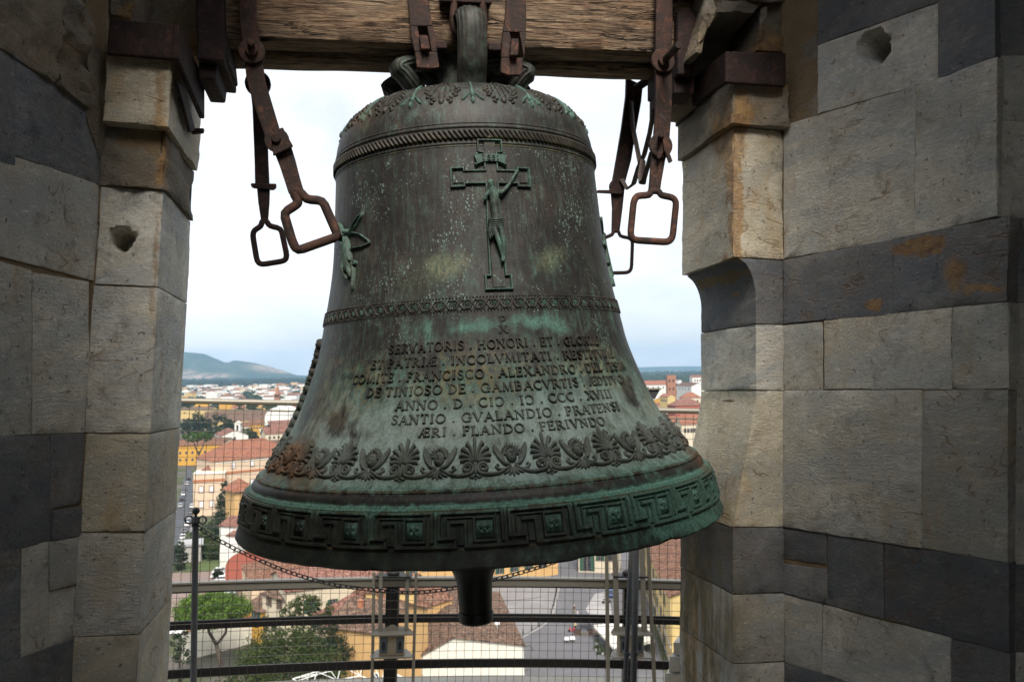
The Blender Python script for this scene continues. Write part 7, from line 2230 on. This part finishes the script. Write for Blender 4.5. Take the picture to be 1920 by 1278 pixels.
# ------------------------------------------------------------------ cars, people and stalls
def car_proto(paint):
    T = Thing('parked_car', 'parked car', 'car', I4, (0, 0, 0))
    pr = [(-2.1, .35), (-2.1, .75), (-1.95, .92), (-1.2, 1.0), (.9, 1.0), (1.75, .86), (2.08, .62), (2.1, .35)]
    g = G(); n = len(pr)
    rows = []
    for y, s_ in ((-.82, .96), (-.86, 1), (.86, 1), (.82, .96)):
        rows.append([Vector((x * (1 if abs(y) < .85 or True else s_), y, .35 + (z - .35) * s_)) for x, z in pr])
    for r_ in rows: g.v += r_
    for j in range(3):
        for i in range(n):
            i2 = (i + 1) % n
            g.f.append((j * n + i, j * n + i2, (j + 1) * n + i2, (j + 1) * n + i))
    g.f.append(tuple(range(n))); g.f.append(tuple(3 * n + i for i in range(n))[::-1])
    T.add('body', g, paint, smooth=35, bevel=.05)
    cb_ = [(-1.75, .98), (-1.35, 1.42), (-.2, 1.48), (.35, 1.42), (1.05, .98)]
    g = G(); g.v = [Vector((x, y * (1 if z < 1 else .84), z - .01)) for y in (-.78, .78) for x, z in cb_]; m_ = 5
    g.f = [tuple(range(5)), tuple(range(5, 10))[::-1]] + [(i, 5 + i, 5 + i + 1, i + 1) for i in range(4)]
    cb = T.add('cabin', g, M_GLASS, bevel=.03)
    g = G(); g.box(-1.32, .33, -.64, .64, 1.445, 1.50); T.add('roof', g, paint, bevel=.03)
    for x in (-1.3, 1.3):
        for y in (-.80, .80):
            g = G(); g.tube([(x, y - .1, .33), (x, y + .1, .33)], .33, 14); w = T.add('wheel', g, M_DARK)
            g = G(); g.tube([(x, y - .115, .33), (x, y + .115, .33)], .18, 10); T.add('rim', g, M_STEEL, parent=w)
    for y in (-.6, .6):
        g = G(); g.box(2.03, 2.10, y - .16, y + .16, .62, .76); T.add('headlight', g, M_WHT)
        g = G(); g.box(-2.12, -2.05, y - .14, y + .14, .68, .84); T.add('tail_light', g, PL['red'])
    return T.o
paints = {k: plain('car_paint_' + k, c, .25, .05, 1) for k, c in dict(white=(.75, .75, .76), silver=(.42, .44, .47), black=(.02, .02, .025), blue=(.04, .09, .2), grey=(.16, .17, .18)).items()}
protos = {k: car_proto(p) for k, p in paints.items()}
used = set()
def car(kind, pos, rz, label, group=None):
    M = Matrix.Translation(pos) @ Matrix.Rotation(rz, 4, 'Z')
    o = protos[kind]
    if kind not in used:
        used.add(kind); o.matrix_world = M; o['label'] = label
        if group: o['group'] = group
        return o
    return copy_tree(o, M, label, group)
car('white', gp(414, 1074, .01), .15, 'white car parked farthest back of the row by the red hall')
car('white', gp(412, 1082, .01), .12, 'white car in the middle of the row by the red hall')
car('white', gp(420, 1090, .01), .10, 'white car nearest in the row by the red hall')
car('silver', gp(428, 1112, .01), -.06, 'silver estate car above the bright pine')
sdir = (gp(350, 900) - gp(338, 1000)); sa = math.atan2(sdir.y, sdir.x)
for i, (x, y, k) in enumerate(((354, 899, 'black'), (350, 908, 'white'), (347, 918, 'grey'), (344, 928, 'white'), (341, 938, 'black'), (338, 950, 'silver'), (360, 951, 'white'), (357, 962, 'grey'), (354, 973, 'silver'), (350, 985, 'white'), (346, 997, 'grey'), (343, 1009, 'white'))):
    car(k, gp(x, y, .012), sa, '%s car in the line parked along the narrow street' % k, 'cars parked along the narrow street')
car('white', gp(1290, 824), .1, 'white car under the cream house by the right pier')
car('blue', gp(1143, 1116, .02), 1.4, 'blue car at the edge of the worn paving')
for k in protos:
    if k not in used: bpy.data.objects.remove(protos[k])
def person(px, py, h, shirt, trousers, label, stride=.14, rz=0.0):
    p = gp(px, py, .02)
    T = Thing('person', label, 'person', Matrix.Translation(p) @ Matrix.Rotation(rz, 4, 'Z'), (0, 0, 0))
    s_ = h / 1.75
    V = lambda x, y, z: Vector((x * s_, y * s_, z * s_))
    J = [V(0, 0, .92), V(0, 0, 1.12), V(0, 0, 1.40), V(0, 0, 1.52), V(0, -.02, 1.62), V(0, -.01, 1.73), V(.19, 0, 1.40), V(.24, .06, 1.14), V(.23, -.06, .90), V(-.19, 0, 1.40), V(-.24, -.05, 1.14), V(-.22, -.14, .92),
         V(.09, 0, .86), V(.10, -stride, .48), V(.10, -stride * .7, .07), V(.10, -stride * .7 - .14, .04), V(-.09, 0, .86), V(-.10, stride * .4, .48), V(-.10, stride * 1.4, .08), V(-.10, stride * 1.4 - .14, .04)]
    E_ = [(0, 1), (1, 2), (2, 3), (3, 4), (4, 5), (2, 6), (6, 7), (7, 8), (2, 9), (9, 10), (10, 11), (0, 12), (12, 13), (13, 14), (14, 15), (0, 16), (16, 17), (17, 18), (18, 19)]
    Rr_ = [k * s_ for k in (.14, .125, .14, .055, .085, .075, .062, .045, .036, .062, .045, .036, .085, .06, .045, .04, .085, .06, .045, .04)]
    b = skin_body('body', J, E_, Rr_, plain('skin_tone', (.42, .26, .18), .6, .05, 2), T.o, 1)
    g = G(); g.lathe([(.0, 1.44 * s_), (.17 * s_, 1.43 * s_), (.185 * s_, 1.2 * s_), (.165 * s_, .95 * s_), (.0, .94 * s_)], 14); g.v = [Vector((p_.x, p_.y * .75, p_.z)) for p_ in g.v]; T.add('shirt', g, shirt, smooth=60)
    g = G()
    for a, m_, c in ((12, 13, 14), (16, 17, 18)): g.tube([J[a] + Vector((0, 0, .08)), J[m_], J[c]], [.115 * s_, .085 * s_, .065 * s_], 10)
    T.add('trousers', g, trousers, smooth=60)
    g = G(); g.ball(V(0, .01, 1.69), .1 * s_, 10, 7); T.add('hair', g, plain('hat_pale' if 'pale hat' in label else 'hair_brown', (.6, .52, .35) if 'pale hat' in label else (.04, .025, .015), .7, .1, 3), smooth=180)
M_NAVY = plain('navy_cloth', (.015, .017, .03), .8, .2, 3); M_LIGHT = plain('light_cloth', (.55, .55, .6), .8, .1, 3)
person(1077, 1149, 1.78, M_NAVY, plain('beige_cloth', (.30, .24, .16), .8, .1, 3), 'person in a pale hat and dark top crossing the square')
person(1083, 1155, 1.35, M_LIGHT, M_LIGHT, 'small person dressed in white walking in the square', .1)
person(1079, 1181, 1.7, plain('yellow_cloth', (.5, .45, .2), .8, .1, 3), M_NAVY, 'person in a pale yellow top beside the red scooter', .05)
# bollards
me_b = None
for i, (x, y) in enumerate(((1044, 1101), (1043.4, 1105), (1043, 1109.5), (1042.4, 1114), (1041.6, 1118.5), (1040.6, 1123.5), (1039.6, 1129), (1038.4, 1135), (1036.6, 1141), (1033.6, 1149), (1010, 1173), (997, 1180), (981, 1188))):
    g = G(); g.lathe([(.16, 0), (.16, .12), (.11, .15), (.10, .80), (.14, .84), (.13, .92), (.07, 1.0), (0, 1.02)], 12)
    if me_b is None: me_b = mesh_of('bollard', g, M_BLACK, 40)
    o = put('bollard', me_b, None, Matrix.Translation(gp(x, y, .01))); o['label'] = 'black bollard in the curved row across the square'; o['category'] = 'bollard'; o['group'] = 'bollards across the square'
# market stall with striped awning
c0, c1, c2, c3 = [gp(x, y, 2.6) for x, y in ((1112, 1172), (1152, 1216), (1228, 1200), (1216, 1160))]
T = Thing('market_stall', 'market stall under a white ribbed awning', 'stall', I4, tuple(gp(1165, 1200)))
g = G(); nst = 14
for k in range(nst):
    a, b = k / nst, (k + 1) / nst
    up0, up1 = .0, .10
    q = [c0.lerp(c3, a), c1.lerp(c2, a), c1.lerp(c2, (a + b) / 2) + Vector((0, 0, .16)), c0.lerp(c3, (a + b) / 2) + Vector((0, 0, .16)), c1.lerp(c2, b), c0.lerp(c3, b)]
    g.add(q, [(0, 1, 2, 3), (3, 2, 4, 5)])
T.add('awning', g, plain('awning_canvas', (.62, .60, .54), .8, .12, .7))
g = G(); dn = Vector((0, 0, -.4))
g.add([c0, c1, c1 + dn, c0 + dn, c2, c2 + dn], [(0, 1, 2, 3), (1, 4, 5, 2)]); T.add('valance', g, plain('valance_canvas', (.58, .55, .48), .8, .12, .7))
for c in (c0, c1, c2, c3):
    g = G(); g.tube([Vector((c.x, c.y, 0)), c], .05, 6); T.add('post', g, M_STEEL)
g = G(); m0, m1 = c0.lerp(c3, .2), c1.lerp(c2, .2); 
q = [Vector((m0.x, m0.y, .02)), Vector((m1.x, m1.y, .02)), Vector((m1.x + 3.4, m1.y + .4, .02)), Vector((m0.x + 3.4, m0.y + .4, .02))]
g.poly_prism(q, (0, 0, .9)); T.add('counter', g, M_SHB)
p = gp(1104, 1180, 0)
T = Thing('parasol', 'faded red market parasol beside the striped stall', 'parasol', Matrix.Translation(p), (0, 0, 0))
g = G(); g.lathe([(2.1, 2.35), (1.1, 2.75), (0, 3.0)], 8); T.add('canopy', g, plain('red_canvas', (.45, .10, .11), .8, .15, .7))
g = G(); g.tube([(0, 0, 0), (0, 0, 2.95)], .04, 6); T.add('pole', g, M_STEEL)
for i, (x, y, lb) in enumerate(((1063, 1206, 'left one of two white stall tables standing in the square'), (1074, 1205, 'right one of two white stall tables standing in the square'))):
    p = gp(x, y, 0)
    T = Thing('table', lb, 'table', Matrix.Translation(p), (0, 0, 0))
    g = G(); g.box(-.45, .45, -.2, 1.5, .72, .80); T.add('top', g, M_WHT)
    for sx in (-.4, .4):
        for sy in (-.1, 1.4):
            g = G(); g.box(sx - .03, sx + .03, sy - .03, sy + .03, 0, .72); T.add('leg', g, M_STEEL)
p = gp(1073, 1184, 0)
T = Thing('scooter', 'red scooter parked beside the stall goods', 'scooter', Matrix.Translation(p), (0, 0, 0))
M_RED = plain('red_enamel', (.40, .02, .03), .35, .1, 2)
g = G(); g.ball((.35, 0, .62), .38, 10, 7, (1.2, .5, .6)); g.box(-.35, .3, -.15, .15, .25, .36); g.ball((-.5, 0, .65), .25, 10, 7, (.5, .9, 1.6)); T.add('body', g, M_RED, smooth=60)
for x in (-.62, .62):
    g = G(); g.tube([(x, -.06, .24), (x, .06, .24)], .24, 12); T.add('wheel', g, M_DARK)
g = G(); g.tube([(-.45, -.32, 1.05), (-.42, 0, 1.0), (-.45, .32, 1.05)], .025, 6); T.add('handlebar', g, M_DARK)
g = G(); g.ball((.25, 0, .86), .3, 10, 6, (1.2, .5, .25)); T.add('seat', g, M_DARK, smooth=60)
for i, (x, y, w_, h_, m_, lb) in enumerate(((1084, 1190, 1.3, .9, M_DARK, 'dark crate of goods, leftmost in front of the striped stall'), (1096, 1191, 1.5, .8, M_GALV, 'grey crate of goods in front of the striped stall'), (1108, 1190, 1.4, .9, M_DARK, 'dark crate under the red parasol'), (1119, 1192, 1.3, .7, M_SHB, 'brown crate at the corner of the striped stall'))):
    p = gp(x, y, 0); T = Thing('crate', lb, 'crate', Matrix.Translation(p), (0, 0, 0))
    g = G(); g.box(-w_ / 2, w_ / 2, 0, 1.2, .02, h_); T.add('box', g, m_, bevel=.03)
    g = G()
    for k in range(4): g.box(-w_ / 2 - .02, w_ / 2 + .02, -.03, -.002, .08 + k * h_ / 4, .08 + k * h_ / 4 + .10)
    T.add('slat', g, M_STEEL if i % 2 else M_SHB)
for i, (x, y, s_) in enumerate(((1119, 1208, 1.0), (1118, 1218, .8), (1126, 1219, .8), (1130, 1226, .9), (1122, 1228, .6), (1138, 1230, .7), (1146, 1232, .6))):
    p = gp(x, y, 0)
    T = Thing('flower_pot', ('largest potted plant at the back of the stall corner', 'potted plant left in the middle row at the stall corner', 'potted plant right in the middle row at the stall corner', 'potted plant in front of the awning tip', 'small potted plant nearest the camera on the left', 'potted plant under the front edge of the awning', 'rightmost small potted plant under the awning edge')[i], 'plant pot', Matrix.Translation(p), (0, 0, 0), 'potted plants at the stall corner')
    g = G(); g.lathe([(.0, 0), (.22 * s_, 0), (.32 * s_, .5 * s_), (.28 * s_, .5 * s_), (.0, .42 * s_)], 12); T.add('pot', g, M_WHT, smooth=40)
    g = G(); rr = random.Random(i)
    for _ in range(160):
        leaf_quad(g, Vector((rr.gauss(0, .3 * s_), rr.gauss(0, .3 * s_), .75 * s_ + rr.gauss(0, .22 * s_))), .12, rr)
    T.add('foliage', g, M_LF)
p = gp(1137, 1130, .02)
T = Thing('motorbike', 'red and black motorbike on the worn paving', 'motorbike', Matrix.Translation(p) @ Matrix.Rotation(.4, 4, 'Z'), (0, 0, 0))
g = G(); g.ball((0, 0, .75), .4, 10, 7, (1.3, .5, .6)); T.add('tank', g, M_RED, smooth=60)
for x in (-.75, .75):
    g = G(); g.tube([(x, -.07, .32), (x, .07, .32)], .32, 14); T.add('wheel', g, M_DARK)
g = G(); g.tube([(.5, -.35, 1.05), (.45, .35, 1.05)], .03, 6); g.tube([(.48, 0, 1.05), (.75, 0, .32)], .04, 6); T.add('fork', g, M_DARK)
g = G(); g.box(-.85, -.1, -.15, .15, .82, .95); T.add('seat', g, M_DARK, bevel=.04)
# ------------------------------------------------------------------ air
m = bpy.data.materials.new('haze'); m.use_nodes = True
t = m.node_tree
for n_ in list(t.nodes): t.nodes.remove(n_)
pv = t.nodes.new('ShaderNodeVolumePrincipled'); pv.inputs['Color'].default_value = (.42, .68, 1.0, 1); pv.inputs['Density'].default_value = 8.5e-5; pv.inputs['Anisotropy'].default_value = 0.2
ou = t.nodes.new('ShaderNodeOutputMaterial'); t.links.new(pv.outputs['Volume'], ou.inputs['Volume'])
g = G(); g.box(-11800, 11800, -11800, 11800, -8, 330)
o = put('haze', mesh_of('haze', g, m)); o['kind'] = 'stuff'
